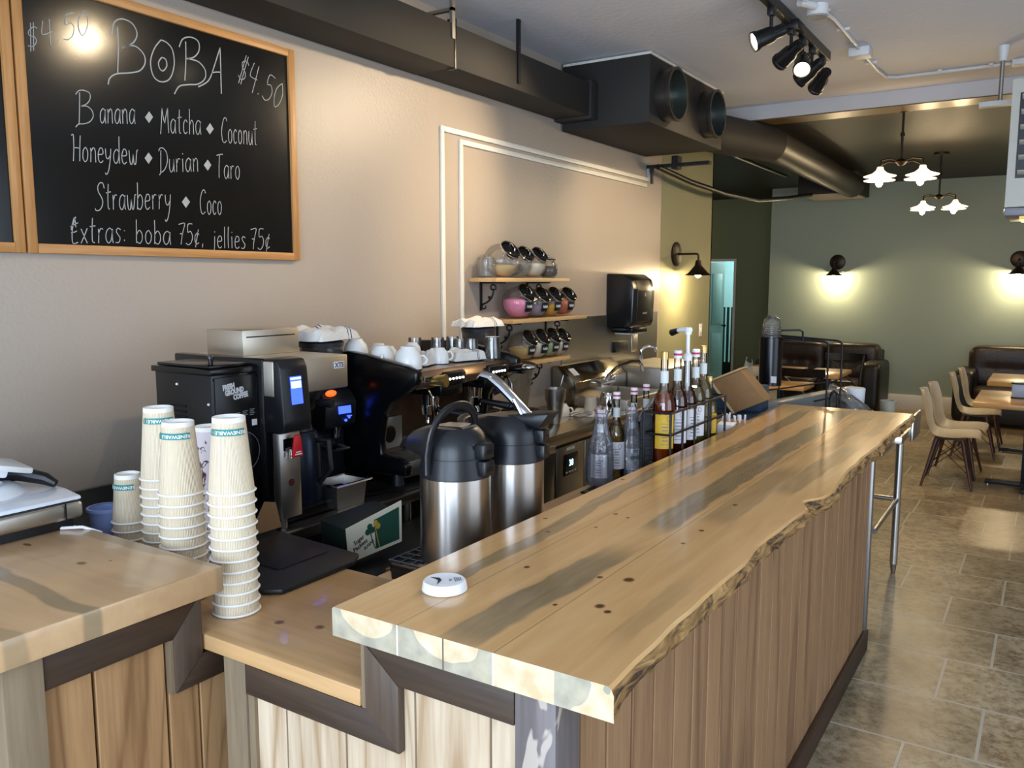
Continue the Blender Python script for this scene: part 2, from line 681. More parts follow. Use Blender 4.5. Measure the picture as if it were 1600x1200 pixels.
XW = -2.82
struct(MB().box(-6.2, 3.1, -2.7, 15.6, -0.1, 0).build('floor', floor_mat()))
struct(MB().box(XW - 0.2, 3.1, -2.7, 6.98, 3.14, 3.24).build('ceiling', CEILW))
struct(MB().box(-6.2, 3.1, 7.2, 13.7, 3.05, 3.15).build('ceiling_rear', CEILD))
bm_ = MB().box(-4.0, 3.1, 6.98, 7.24, 3.03, 3.24)
struct(bm_.build('trim_1', mat('white_beam_paint', '#c9c6c6', 0.5)))
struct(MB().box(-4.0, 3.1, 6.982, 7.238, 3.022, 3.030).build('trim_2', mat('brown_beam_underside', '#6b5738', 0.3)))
struct(MB().box(XW - 0.15, XW, -2.7, 6.66, 0, 3.2).build('wall_left', TANW))
struct(MB().box(XW - 0.17, XW - 0.012, 6.66, 7.95, 0, 3.2).build('wall_left_rear', OLIVE))
struct(MB().box(-6.2, XW - 0.012, 7.93, 7.95, 0, 3.1).build('wall_hall_near', DKGREEN))
struct(MB().box(-3.53, 3.1, 12.4, 12.55, 0, 3.1).build('wall_back', SAGE))
struct(MB().box(-3.53, -3.40, 12.55, 13.55, 0, 3.1).build('wall_hall_side', DKGREEN))
# hall end wall with its doorway
hw = MB().box(-6.2, -4.86, 13.58, 13.7, 0, 3.1).box(-4.42, -3.4, 13.58, 13.7, 0, 3.1).box(-4.86, -4.42, 13.58, 13.7, 2.06, 3.1)
struct(hw.build('wall_hall', DKGREEN))
struct(MB().box(-6.2, -3.4, 15.5, 15.6, 0, 2.6).build('wall_back_room', BLUEW))
struct(MB().box(-6.2, -6.1, 7.95, 15.6, 0, 3.1).build('wall_hall_left', DKGREEN))
struct(MB().box(-6.2, -3.4, 13.7, 15.6, 2.55, 2.65).build('ceiling_back_room', BLUEW))
struct(MB().box(-3.5, -3.4, 13.7, 15.5, 0, 2.6).build('wall_back_room_right', BLUEW))
fr = MB().box(-4.44, -4.40, 13.55, 13.59, 0, 2.09).box(-4.88, -4.44, 13.55, 13.59, 2.05, 2.09)
struct(fr.build('trim_3', TRIMW))
# white panelled door leaf swung half open in the hall doorway
dr = thing('door_1', None, None, (-4.86, 13.62, 0), rz=R(68))
struct(dr)
lf = MB().box(0, 0.36, 0, 0.035, 0.01, 2.03)
for zz in ((0.2, 0.85), (1.0, 1.85)):
    lf.box(0.06, 0.30, -0.006, 0.0, zz[0], zz[1], bev=0.004)
lf.build('door_leaf', mat('pale_grey_green_door_paint', '#8fa8a0', 0.5), dr)
MB().cyl((0.32, -0.001, 0.98), (0.32, -0.05, 0.98), 0.012).ball((0.32, -0.06, 0.98), 0.028).build('door_knob', BLACKG, dr)
lamp('back_room_ceiling_light', 'POINT', (-4.4, 14.5, 2.2), 55, (0.88, 0.97, 1.0), shadow_soft_size=0.2)

lamp('hall_fill_light', 'POINT', (-5.2, 10.6, 2.5), 16, (1.0, 0.9, 0.75), shadow_soft_size=0.2)  # added fill that lifts the dark hall walls, no fitting known here
struct(MB().box(-3.53, 3.1, 12.375, 12.4, 0, 0.19, bev=0.004).build('baseboard_back', TRIMW))
# walls outside the frame: shop front behind the camera and the right-hand side, with window openings
fw_ = MB().box(-3.0, -2.25, -2.45, -2.3, 0, 3.2).box(-1.25, -1.12, -2.45, -2.3, 0, 3.2).box(2.75, 3.1, -2.45, -2.3, 0, 3.2).box(-1.12, 2.75, -2.45, -2.3, 0, 0.10)
fw_.box(-1.12, 2.75, -2.45, -2.3, 2.95, 3.2).box(-2.25, -1.25, -2.45, -2.3, 2.65, 3.2)
struct(fw_.build('wall_front', BEIGE))
wf = MB()
for x in (-1.12, 1.0, 2.69):
    wf.box(x, x + 0.06, -2.42, -2.34, 0.10, 2.95)
wf.box(-1.12, 2.75, -2.42, -2.34, 0.10, 0.15).box(-1.12, 2.75, -2.42, -2.34, 2.89, 2.95)
struct(wf.build('window_1', BLACKP))
wf = MB().box(-2.25, -2.19, -2.42, -2.34, 0, 2.65).box(-1.31, -1.25, -2.42, -2.34, 0, 2.65).box(-2.19, -1.31, -2.42, -2.34, 2.58, 2.65)
struct(wf.build('door_2', BLACKP))
rw = MB().box(2.95, 3.1, -2.45, 0.1, 0, 3.2).box(2.95, 3.1, 4.3, 12.5, 0, 3.2).box(2.95, 3.1, 0.1, 4.3, 0, 0.6).box(2.95, 3.1, 0.1, 4.3, 2.9, 3.2)
struct(rw.build('wall_right', BEIGE))
wf = MB()
for y in (0.1, 2.17, 4.24):
    wf.box(2.98, 3.06, y, y + 0.06, 0.6, 2.9)
struct(wf.build('added_side_window', BLACKP))  # frame of an assumed opening, added to go with the side fill
# light switch plate on the olive wall, socket by the sofa
s = thing('light_switch', 'small white switch plate on the olive wall near the hall corner', 'switch', (XW - 0.012, 7.70, 1.20))
MB().box(XW - 0.012, XW - 0.004, 7.665, 7.735, 1.20, 1.32, bev=0.002).build('plate', WHITEP, s)
MB().box(XW - 0.006, XW + 0.003, 7.69, 7.71, 1.24, 1.28, bev=0.002).build('rocker', WHITEP, s)
s = thing('wall_outlet', 'white outlet plate on green wall beside the right sofa', 'outlet', (-0.97, 12.395, 0.42))
MB().box(-1.01, -0.93, 12.388, 12.398, 0.42, 0.54, bev=0.002).build('plate', WHITEP, s)
MB().box(-0.99, -0.95, 12.383, 12.39, 0.44, 0.52, bev=0.002).build('socket', WHITEP, s)

# ------------------------------------------------------------------ ducts
d = thing('wall_duct', 'long dark grey rectangular duct along the top of the tan wall', 'duct', (-2.69, 2.5, 2.762))
MB().box(XW + 0.01, -2.556, -0.6, 3.44, 2.765, 2.972, bev=0.003).build('duct_section', DUCTM, d)
MB().box(XW + 0.01, -2.559, 3.444, 4.86, 2.767, 2.970, bev=0.003).build('duct_section', DUCTM, d)
MB().box(XW + 0.005, -2.545, 4.86, 4.95, 2.752, 2.985, bev=0.003).build('flange', DUCTM, d)
MB().box(-2.60, -2.552, 3.432, 3.45, 2.76, 3.0, bev=0.002).build('seam_strip', BLACKP, d)
for yy, nm in ((3.42, 'zinc hanger'), (4.02, None)):
    h = MB().box(-2.565, -2.549, yy - 0.012, yy + 0.012, 2.9 if nm else 2.80, 3.14)
    if nm:
        h.box(-2.70, -2.549, yy - 0.012, yy + 0.012, 3.03, 3.045)
    h.build('hanger_strap', DSTEEL if nm else BLACKP, d)
p = thing('duct_plenum', 'boxy dark grey duct plenum under the ceiling with two round openings', 'duct box', (-2.45, 5.6, 2.70))
MB().box(XW + 0.01, -2.19, 4.955, 6.30, 2.705, 3.115, bev=0.006).build('box', DUCTM, p)
MB().box(XW + 0.02, -2.184, 4.95, 6.305, 3.113, 3.128).build('sealant', mat('torn_white_sealant', '#d6d2c8', 0.8, bump=0.8, bscale=50), p)
for yy in (5.18, 5.93):
    c = MB()
    c.T = Matrix.Translation((-2.19, yy, 2.90)) @ Matrix.Rotation(R(90), 4, 'Y')
    c.lathe([(0.158, 0.0), (0.158, 0.075), (0.168, 0.08), (0.168, 0.10), (0.15, 0.10), (0.15, 0.003)], n=40)
    k = c.build('collar', mat('painted_duct_collar', '#34312c', 0.35, 0.4), p)
    c = MB()
    c.T = Matrix.Translation((-2.188, yy, 2.90)) @ Matrix.Rotation(R(90), 4, 'Y')
    c.lathe([(0.147, 0.1), (0.147, 0.004), (0, 0.004)], n=40, mi=0)
    c.build('inner_sleeve', mat('galvanized_sleeve', '#6d7470', 0.35, 0.9), k)
bk = MB().box(-2.83, -2.3, 6.345, 6.40, 2.62, 2.645).box(-2.6, -2.55, 6.33, 6.42, 2.60, 2.70).cyl((-2.78, 6.37, 2.62), (-2.78, 6.37, 2.50), 0.012)
tag(bk.build('pipe_bracket', BLACKP), 'black steel bracket under far end of the duct plenum', 'bracket')
ob = MB().tube([(-2.70, 6.3, 2.62), (-2.66, 6.9, 2.56), (-2.60, 7.6, 2.52), (-2.6, 8.6, 2.54), (-2.62, 9.8, 2.66), (-2.6, 10.8, 2.78)], 0.022, n=10).build('sagging_cable', BLACKP)
tag(ob, 'thick black cable sagging from plenum towards the ceiling vent box', 'cable')
ob = MB().tube([(-2.3, 6.4, 2.80), (-2.7, 8.2, 2.93), (-2.75, 10.2, 2.95)], 0.02, n=10).build('ceiling_pipe', BLACKP)
tag(ob, 'slim black pipe running under the dark ceiling', 'pipe')
rd = thing('round_duct', 'round dark duct running under the dark rear ceiling', 'duct', (-2.12, 8.8, 2.76))
MB().cyl((-2.10, 7.25, 2.875), (-2.155, 10.94, 2.875), 0.14, n=32).build('pipe', mat('brown_black_duct_paint', '#1c1713', 0.45), rd)
MB().cyl((-2.345, 6.306, 2.865), (-2.10, 7.28, 2.873), 0.147, n=32).build('elbow_sleeve', DUCTM, rd)
vb = thing('ceiling_vent_box', 'dark square vent box with pale grille at end of the round duct', 'vent', (-2.45, 11.3, 2.82))
MB().box(-2.80, -2.10, 10.95, 11.75, 2.80, 3.05, bev=0.005).build('box', DUCTM, vb)
g = MB().box(-2.76, -2.14, 10.99, 11.71, 2.792, 2.80)
for i in range(14):
    g.box(-2.76, -2.14, 10.99 + i * 0.052, 11.0 + i * 0.052, 2.786, 2.792)
g.build('grille', mat('pale_grille_paint', '#a99d86', 0.5), vb)

# ------------------------------------------------------------------ conduit on the ceiling
cd = thing('ceiling_conduit', 'thin white conduit zigzagging over the white ceiling between boxes', 'conduit', (-1.05, 5.6, 3.12))
CW = mat('white_conduit_paint', '#d4d2cf', 0.45)
MB().tube([(-1.20, 4.2, 3.128), (-1.10, 4.9, 3.128), (-1.10, 5.62, 3.128), (-1.10, 6.2, 3.128), (-1.08, 6.45, 3.128), (-1.02, 6.5, 3.128), (-0.37, 6.5, 3.128), (0.3, 6.5, 3.128)], 0.011, n=8).build('pipe', CW, cd)
c = MB()
for q in ((-1.12, 4.75), (-1.10, 5.15), (-1.10, 6.0)):
    c.box(q[0] - 0.035, q[0] + 0.035, q[1] - 0.012, q[1] + 0.012, 3.124, 3.139)
for q in (-0.75, -0.45):
    c.box(q - 0.012, q + 0.012, 6.465, 6.535, 3.124, 3.139)
c.build('clip', CW, cd)
b = thing('junction_box', 'round white junction box on the ceiling beside the track light', 'junction box', (-1.13, 4.62, 3.08))
MB().cyl((-1.13, 4.66, 3.139), (-1.13, 4.66, 3.085), 0.055, n=28).build('box', CW, b)
MB().cyl((-1.13, 4.66, 3.085), (-1.13, 4.66, 3.078), 0.05, n=28).build('cover', mat('grey_cover', '#9a9890', 0.5), b)
MB().cyl((-1.13, 4.60, 3.12), (-1.18, 4.5, 3.12), 0.02).build('connector', CW, b)
ob = MB().box(-1.16, -1.04, 5.58, 5.70, 3.085, 3.139, bev=0.006).build('junction_box', CW)
tag(ob, 'square white junction box at the middle of the ceiling conduit', 'junction box')
ob = MB().box(-0.33, -0.15, 6.42, 6.50, 3.10, 3.139, bev=0.006).build('junction_box', CW)
tag(ob, 'white junction box on the ceiling above the hanging heater', 'junction box')

# ------------------------------------------------------------------ hanging unit heater
h = thing('unit_heater', 'pale hanging unit heater with horizontal louvres at the right edge', 'heater', (0.1, 5.8, 2.10))
HP = mat('cream_heater_enamel', '#b6b2a6', 0.35)
MB().box(-0.275, 0.47, 5.62, 6.15, 2.135, 2.845, bev=0.015).build('casing', HP, h)
fr = MB().box(-0.235, 0.43, 5.60, 5.62, 2.141, 2.30).box(-0.235, 0.43, 5.60, 5.62, 2.77, 2.845)
fr.box(-0.275, -0.235, 5.60, 5.62, 2.141, 2.845).box(0.43, 0.47, 5.60, 5.62, 2.141, 2.845)
fr.build('front_frame', HP, h)
MB().box(-0.235, 0.43, 5.608, 5.6195, 2.30, 2.77).build('dark_opening', BLACKP, h)
for i in range(6):
    q = MB()
    q.T = Matrix.Translation((0.1, 5.595, 2.33 + i * 0.083)) @ Matrix.Rotation(R(-28), 4, 'X')
    q.box(-0.325, 0.325, -0.022, 0.022, -0.004, 0.004, bev=0.003)
    q.build('louvre', HP, h)
MB().box(-0.28, 0.475, 5.595, 6.155, 2.09, 2.14, bev=0.018).build('lower_trim', mat('grey_heater_trim', '#8f9099', 0.35), h)
MB().box(-0.2, 0.4, 5.63, 6.0, 2.075, 2.092).build('burner_slot', mat('brass_slot', '#b08a45', 0.35, 0.8), h)
MB().cyl((-0.36, 6.05, 2.80), (-0.36, 6.05, 3.12), 0.012).build('hanger_rod', DSTEEL, h)
MB().box(-0.47, 0.3, 6.02, 6.08, 2.785, 2.815).build('hanger_channel', DSTEEL, h)
MB().cyl((-0.36, 6.05, 3.139), (-0.36, 6.05, 3.05), 0.035, 0.022).build('ceiling_anchor', CW, h)

# ------------------------------------------------------------------ track light
t = thing('track_light', 'black ceiling track with spotlight heads above the bar', 'track light', (-1.29, 4.2, 3.08))
MB().box(-1.31, -1.27, 1.7, 5.62, 3.085, 3.139, bev=0.003).build('rail', BLACKP, t)
MB().box(-1.33, -1.24, 4.72, 4.86, 3.065, 3.11, bev=0.004).build('feed_box', BLACKP, t)
LITF = mat('lit_spot_glass', '#fff6e0', 0.2, emit='#fff0c8', estr=14)
DIMF = mat('unlit_spot_reflector', '#5a5850', 0.2, 0.7)
heads = [  # y on rail, aim point, lit, watts
    (4.40, (-2.82, 3.35, 2.20), 1, 110),
    (4.78, (-2.5, 5.6, 2.4), 0, 0),
    (5.02, (-0.85, 3.6, 1.1), 1, 75),
    (5.24, (-2.82, 5.75, 2.05), 1, 60),
    (5.50, (-2.2, 6.7, 2.3), 0, 0),
    (2.57, (-2.82, 2.10, 2.15), 1, 28),
    (3.10, (-2.7, 4.05, 1.6), 1, 50),
]
for yy, aim, lit, wt in heads:
    pv = Vector((-1.29, yy, 3.0 if yy < 3 else 2.955))
    dvec = (Vector(aim) - pv).normalized()
    if yy == 5.02:  # this head looks back along the bar
        dvec = Vector((0.2, -0.72, -0.62)).normalized()
    hd = MB().box(-1.305, -1.275, yy - 0.03, yy + 0.03, 3.045, 3.09, bev=0.003).cyl((-1.29, yy, 3.05), (-1.29, yy, 2.985), 0.009)
    hd.T = Matrix.Translation(pv) @ dvec.to_track_quat('Z', 'Y').to_matrix().to_4x4()
    hd.lathe([(0, -0.075), (0.028, -0.075), (0.032, -0.06), (0.032, -0.02), (0.042, 0.0), (0.046, 0.075), (0.05, 0.078), (0.05, 0.095), (0.044, 0.095), (0.040, 0.08), (0, 0.08)], n=28)
    hd.tube([(0.035, 0, -0.01), (0.045, 0, -0.05), (0.03, 0, -0.095), (0.0, 0, -0.085)], 0.005, n=6)
    k = hd.build('spotlight_head', BLACKP, t)
    fc = MB()
    fc.T = Matrix.Translation(pv) @ dvec.to_track_quat('Z', 'Y').to_matrix().to_4x4()
    fc.lathe([(0, 0.084), (0.0395, 0.084), (0.0395, 0.088), (0, 0.09)], n=28)
    fc.build('spot_lens', LITF if lit else DIMF, k)
    if lit:
        lp = pv + dvec * 0.11
        lamp('spot_lamp', 'SPOT', lp, wt, (1.0, 0.78, 0.50), dvec.to_track_quat('-Z', 'Y').to_euler(), spot_size=R(68), spot_blend=0.9, shadow_soft_size=0.03)
# ================================================================== bar and counters
BX, BY = -0.8305, 2.70      # object origin of the bar slab in plan


def slab_top_mat():
    m = mat('lacquered_blue_stain_pine', '#c9a16b', 0.2, coat=0.35)
    nt, N, L, b = nodes_of(m)
    b.inputs['Coat Roughness'].default_value = 0.12
    tc = new(nt, 'ShaderNodeTexCoord')
    ad = new(nt, 'ShaderNodeVectorMath')
    ad.operation = 'ADD'
    ad.inputs[1].default_value = (BX, BY, 0)
    L.new(tc.outputs['Object'], ad.inputs[0])
    sp = new(nt, 'ShaderNodeSeparateXYZ')
    L.new(ad.outputs[0], sp.inputs[0])
    mp = new(nt, 'ShaderNodeMapping', Scale=(1, 0.09, 1))
    L.new(ad.outputs[0], mp.inputs['Vector'])
    g1 = new(nt, 'ShaderNodeTexNoise', Scale=26.0, Detail=5.0, Distortion=0.8)
    L.new(mp.outputs[0], g1.inputs['Vector'])
    g2 = new(nt, 'ShaderNodeTexNoise', Scale=5.0, Detail=3.0)
    L.new(mp.outputs[0], g2.inputs['Vector'])
    base = ramp(nt, [(0.3, lin('#c49760')), (0.5, lin('#d3a870')), (0.7, lin('#ddb985'))])
    L.new(math_node(nt, 'MULTIPLY_ADD', g1.outputs['Fac'], 0.5, math_node(nt, 'MULTIPLY', g2.outputs['Fac'], 0.5)), base.inputs[0])
    col = base.outputs[0]
    # warp so that the stained bands wander with the grain
    mw = new(nt, 'ShaderNodeMapping', Scale=(1, 0.55, 1))
    L.new(ad.outputs[0], mw.inputs['Vector'])
    wn = new(nt, 'ShaderNodeTexNoise', Scale=2.6, Detail=4.0, Roughness=0.6)
    L.new(mw.outputs[0], wn.inputs['Vector'])
    warp = math_node(nt, 'MULTIPLY', math_node(nt, 'SUBTRACT', wn.outputs['Fac'], 0.5), 0.11)
    xw = math_node(nt, 'ADD', sp.outputs['X'], warp)
    tot = None

    def smooth(sock, a, c):
        r = nt.nodes.new('ShaderNodeMapRange')
        r.interpolation_type = 'SMOOTHSTEP'
        L.new(sock, r.inputs['Value'])
        r.inputs['From Min'].default_value = a
        r.inputs['From Max'].default_value = c
        return r.outputs[0]
    for c0, sl, hw, y0, y1, st in ((-0.94, -0.05, 0.026, 1.2, 4.4, 0.8), (-0.815, 0.0, 0.045, 1.05, 1.80, 0.95), (-0.815, 0.0, 0.05, 1.86, 4.3, 0.9),
                                   (-0.97, 0.0, 0.03, 2.45, 4.2, 0.8), (-0.70, 0.0, 0.05, 2.0, 2.9, 0.5), (-0.62, 0.0, 0.04, 2.4, 3.4, 0.55),
                                   (-0.60, 0.0, 0.03, 3.5, 4.3, 0.4), (-0.69, 0, 0.035, 3.1, 4.2, 0.4), (-0.60, 0, 0.03, 1.2, 1.7, 0.3)):
        cx = math_node(nt, 'MULTIPLY_ADD', sp.outputs['Y'], sl, c0)
        dd = math_node(nt, 'ABSOLUTE', math_node(nt, 'SUBTRACT', xw, cx))
        f = smooth(dd, hw, hw * 0.75)
        f = math_node(nt, 'MULTIPLY', f, smooth(sp.outputs['Y'], y0, y0 + 0.12))
        f = math_node(nt, 'MULTIPLY', f, smooth(sp.outputs['Y'], y1, y1 - 0.2))
        f = math_node(nt, 'MULTIPLY', f, st)
        tot = f if tot is None else math_node(nt, 'MAXIMUM', tot, f)
    stain = ramp(nt, [(0.3, lin('#766549')), (0.7, lin('#96815f'))])
    L.new(g1.outputs['Fac'], stain.inputs[0])
    col = mix(nt, tot, col, stain.outputs[0])
    spots = [(-1.09, 1.848, 0.008, 0.0096), (-1.024, 1.749, 0.007, 0.0084), (-0.953, 1.987, 0.008, 0.0096), (-0.941, 1.848, 0.006, 0.0072), (-0.931, 1.5, 0.008, 0.0096), (-0.768, 1.53, 0.008, 0.0096), (-0.71, 1.549, 0.014, 0.0168), (-0.696, 1.388, 0.012, 0.0144), (-0.671, 1.371, 0.009, 0.0108), (-0.772, 1.347, 0.006, 0.0072), (-0.706, 1.967, 0.009, 0.0108), (-0.706, 1.844, 0.007, 0.0084), (-0.712, 2.251, 0.009, 0.0108), (-0.91, 1.972, 0.006, 0.0072), (-1.108, 2.358, 0.008, 0.0096)]
    col = mix(nt, knot_fac(nt, ad.outputs[0], spots), col, lin('#5f3d20'))
    for sx in (-0.965, -0.754):
        dd = math_node(nt, 'ABSOLUTE', math_node(nt, 'SUBTRACT', sp.outputs['X'], sx))
        col = mix(nt, math_node(nt, 'MULTIPLY', math_node(nt, 'LESS_THAN', dd, 0.0012), 0.6), col, lin('#6d5433'))
    L.new(col, b.inputs['Base Color'])
    bp = new(nt, 'ShaderNodeBump', Strength=0.06, Distance=0.003)
    L.new(g2.outputs['Fac'], bp.inputs['Height'])
    L.new(bp.outputs[0], b.inputs['Normal'])
    return m


def end_grain_mat():
    m = mat('blue_stained_end_grain', '#d9c69c', 0.3, coat=0.2)
    nt, N, L, b = nodes_of(m)
    tc = new(nt, 'ShaderNodeTexCoord')
    sp = new(nt, 'ShaderNodeSeparateXYZ')
    L.new(tc.outputs['Object'], sp.inputs[0])
    n = new(nt, 'ShaderNodeTexNoise', Scale=22.0, Detail=4.0)
    L.new(tc.outputs['Object'], n.inputs['Vector'])
    n2 = new(nt, 'ShaderNodeTexNoise', Scale=9.0, Detail=2.0)
    L.new(tc.outputs['Object'], n2.inputs['Vector'])
    pale = ramp(nt, [(0.35, lin('#cbb48e')), (0.65, lin('#dccfb4'))])
    L.new(n.outputs['Fac'], pale.inputs[0])
    gray = ramp(nt, [(0.35, lin('#8a8c84')), (0.65, lin('#b3ad98'))])
    L.new(n.outputs['Fac'], gray.inputs[0])
    tot = None
    for cx, rx, x0, x1 in ((-1.035, 0.068, -1.2, -0.965), (-0.865, 0.075, -0.965, -0.754)):
        dx = math_node(nt, 'DIVIDE', math_node(nt, 'SUBTRACT', sp.outputs['X'], cx - BX), rx)
        dz = math_node(nt, 'DIVIDE', math_node(nt, 'SUBTRACT', sp.outputs['Z'], 0.058), 0.036)
        d = math_node(nt, 'SQRT', math_node(nt, 'ADD', math_node(nt, 'MULTIPLY', dx, dx), math_node(nt, 'MULTIPLY', dz, dz)))
        d = math_node(nt, 'ADD', d, math_node(nt, 'MULTIPLY', math_node(nt, 'SUBTRACT', n2.outputs['Fac'], 0.5), 0.9))
        f = math_node(nt, 'GREATER_THAN', d, 1.0)
        f = math_node(nt, 'MULTIPLY', f, math_node(nt, 'GREATER_THAN', sp.outputs['X'], x0 - BX))
        f = math_node(nt, 'MULTIPLY', f, math_node(nt, 'LESS_THAN', sp.outputs['X'], x1 - BX))
        tot = f if tot is None else math_node(nt, 'MAXIMUM', tot, f)
    dx = math_node(nt, 'ABSOLUTE', math_node(nt, 'SUBTRACT', sp.outputs['X'], -0.585 - BX))
    f = math_node(nt, 'MULTIPLY', math_node(nt, 'LESS_THAN', dx, 0.05), math_node(nt, 'GREATER_THAN', n2.outputs['Fac'], 0.47))
    tot = math_node(nt, 'MAXIMUM', tot, f)
    col = mix(nt, math_node(nt, 'MULTIPLY', tot, 0.85), pale.outputs[0], gray.outputs[0])
    # growth rings
    rg = new(nt, 'ShaderNodeTexWave', Scale=38.0, Distortion=3.0)
    rg.wave_type = 'RINGS'
    L.new(tc.outputs['Object'], rg.inputs['Vector'])
    col = mix(nt, math_node(nt, 'MULTIPLY', rg.outputs['Fac'], 0.16), col, lin('#a98c58'))
    for sx, c_ in ((-0.965, '#f0ead8'), (-0.754, '#f0ead8'), (-0.86, '#5e5546')):
        dd = math_node(nt, 'ABSOLUTE', math_node(nt, 'SUBTRACT', sp.outputs['X'], sx - BX))
        col = mix(nt, math_node(nt, 'LESS_THAN', dd, 0.0016), col, lin(c_))
    L.new(col, b.inputs['Base Color'])
    return m


def bark_mat():
    m = mat('live_edge_bark', '#8a6a45', 0.55)
    nt, N, L, b = nodes_of(m)
    tc = new(nt, 'ShaderNodeTexCoord')
    mp = new(nt, 'ShaderNodeMapping', Scale=(1, 0.28, 1))
    L.new(tc.outputs['Object'], mp.inputs['Vector'])
    n = new(nt, 'ShaderNodeTexNoise', Scale=34.0, Detail=7.0, Distortion=1.6)
    L.new(mp.outputs[0], n.inputs['Vector'])
    r = ramp(nt, [(0.36, lin('#3f2c1c')), (0.46, lin('#82613a')), (0.60, lin('#a5804b')), (0.8, lin('#bd9a66'))])
    L.new(n.outputs['Fac'], r.inputs[0])
    L.new(r.outputs[0], b.inputs['Base Color'])
    bp = new(nt, 'ShaderNodeBump', Strength=1.0, Distance=0.02)
    L.new(n.outputs['Fac'], bp.inputs['Height'])
    L.new(bp.outputs[0], b.inputs['Normal'])
    return m


SLAB = slab_top_mat()
ENDG = end_grain_mat()
BARK = bark_mat()


def live_x(y):
    v = -0.538 + 0.014 * noise.noise((y * 2.1, 0.3, 0)) + 0.008 * noise.noise((y * 7, 1.7, 0))
    v += 0.022 * max(0, (y - 3.2)) * 0.8
    v -= 0.03 * math.exp(-((y - 2.40) / 0.05) ** 2)
    v += 0.014 * math.exp(-((y - 2.58) / 0.10) ** 2)
    return v


def bar_slab():
    t = bmesh.new()
    Y0, Y1, n = 1.107, 4.30, 240
    z0, z1 = 1.042, 1.10
    rows = []
    for i in range(n + 1):
        y = Y0 + (Y1 - Y0) * i / n
        xr = live_x(y)
        xl = -1.128 + 0.004 * noise.noise((y * 1.5, 5, 0))
        near = min(1, (y - Y0) / 0.12)
        sec = [(xl, z0), (xl, z1 - 0.004), (xl + 0.004, z1), (xr - 0.006, z1), (xr, z1 - 0.005)]
        for k in range(1, 7):
            u = k / 6
            ins = -0.004 + near * (0.020 * u + 0.012 * noise.noise((y * 11, u * 3.2, 2)) + 0.008 * noise.noise((y * 26, u * 6, 4)) - 0.012 * math.sin(u * PI))
            sec.append((xr - ins * (1 if k < 6 else 1.2), z1 - 0.005 - (z1 - z0 - 0.005) * u))
        rows.append([t.verts.new((x, y, z)) for x, z in sec])
    m_ = len(rows[0])
    for A, B in zip(rows, rows[1:]):
        for k in range(m_):
            f = t.faces.new((A[k], A[(k + 1) % m_], B[(k + 1) % m_], B[k]))
            f.material_index = 2 if 4 <= k < m_ - 1 else 0
    for q in (rows[0], rows[-1]):
        f = t.faces.new(q)
        f.material_index = 1
    bmesh.ops.recalc_face_normals(t, faces=t.faces[:])
    me = bpy.data.meshes.new('bar_slab')
    bmesh.ops.translate(t, verts=t.verts[:], vec=(-BX, -BY, -1.042))
    t.to_mesh(me)
    t.free()
    for x in (SLAB, ENDG, BARK):
        me.materials.append(x)
    for p in me.polygons:
        p.use_smooth = True
    me.set_sharp_from_angle(angle=R(38))
    o = bpy.data.objects.new('bar_slab', me)
    COL.objects.link(o)
    o.location = (BX, BY, 1.042)
    return o


tag(bar_slab(), 'long thick live-edge pine bar top with blue-grey stain streaks', 'bar top')

OAKP = wood('brown_oak_boarding', '#a5805c', '#7d5d42', 'Z', 0.5, grain=18, fine=120, island=0.22, cath=3.0)
PALEOAK = wood('whitewashed_oak_boarding', '#d6c3a8', '#a98d6c', 'Z', 0.55, grain=14, fine=110, island=0.3, cath=8, knots=1.5)
OAKL = wood('red_oak_boarding', '#b48c60', '#84603d', 'Z', 0.5, grain=12, fine=110, island=0.25, cath=9)
DARKX = wood('dark_walnut_stain_across', '#4a3b2f', '#271d16', 'X', 0.5, grain=16, fine=90)
DARKZ = wood('dark_walnut_stain_upright', '#5a4b3f', '#312720', 'Z', 0.5, grain=16, fine=90)
DARKY = wood('dark_walnut_stain_along', '#443224', '#241912', 'Y', 0.5, grain=16, fine=90)
GREYP = wood('weathered_grey_post', '#8a785f', '#574938', 'Z', 0.6, grain=12, fine=80)
LOWP = wood('pale_pine_counter', '#cda676', '#ae8555', 'X', 0.3, grain=9, fine=60, knots=2.6, coat=0.2)
LOWY = wood('pale_pine_counter_along', '#cda676', '#ae8555', 'Y', 0.3, grain=9, fine=60, knots=2.4, coat=0.2)
BACK = mat('dark_gap', '#14100c', 0.9)

bb = thing('bar_cabinet', 'brown oak boarded front of the long bar with dark skirting', 'bar base', (-0.75, 2.6, 0))
q = MB()
x = 1.235
rnd = random.Random(3)
while x < 4.0:
    wd = min(0.112 + rnd.uniform(-0.012, 0.012), 4.03 - x)
    q.box(-0.668, -0.652, x, x + wd - 0.009, 0.02, 1.04, bev=0.0015, seg=1)
    x += wd
q.build('front_boarding', OAKP, bb)
MB().box(-1.11, -0.668, 1.19, 4.03, 0.0, 1.035).build('carcass', BACK, bb)
MB().box(-0.652, -0.632, 1.225, 4.06, 0.0, 0.10, bev=0.003).build('skirting_board', DARKY, bb)
MB().box(-0.668, -0.640, 4.03, 4.07, 0.02, 1.04, bev=0.004).build('metal_end_strip', mat('grey_end_strip', '#8a857f', 0.35, 0.6), bb)
MB().box(-1.10, -0.66, 4.03, 4.06, 0.0, 1.035).build('end_panel', DARKZ, bb)
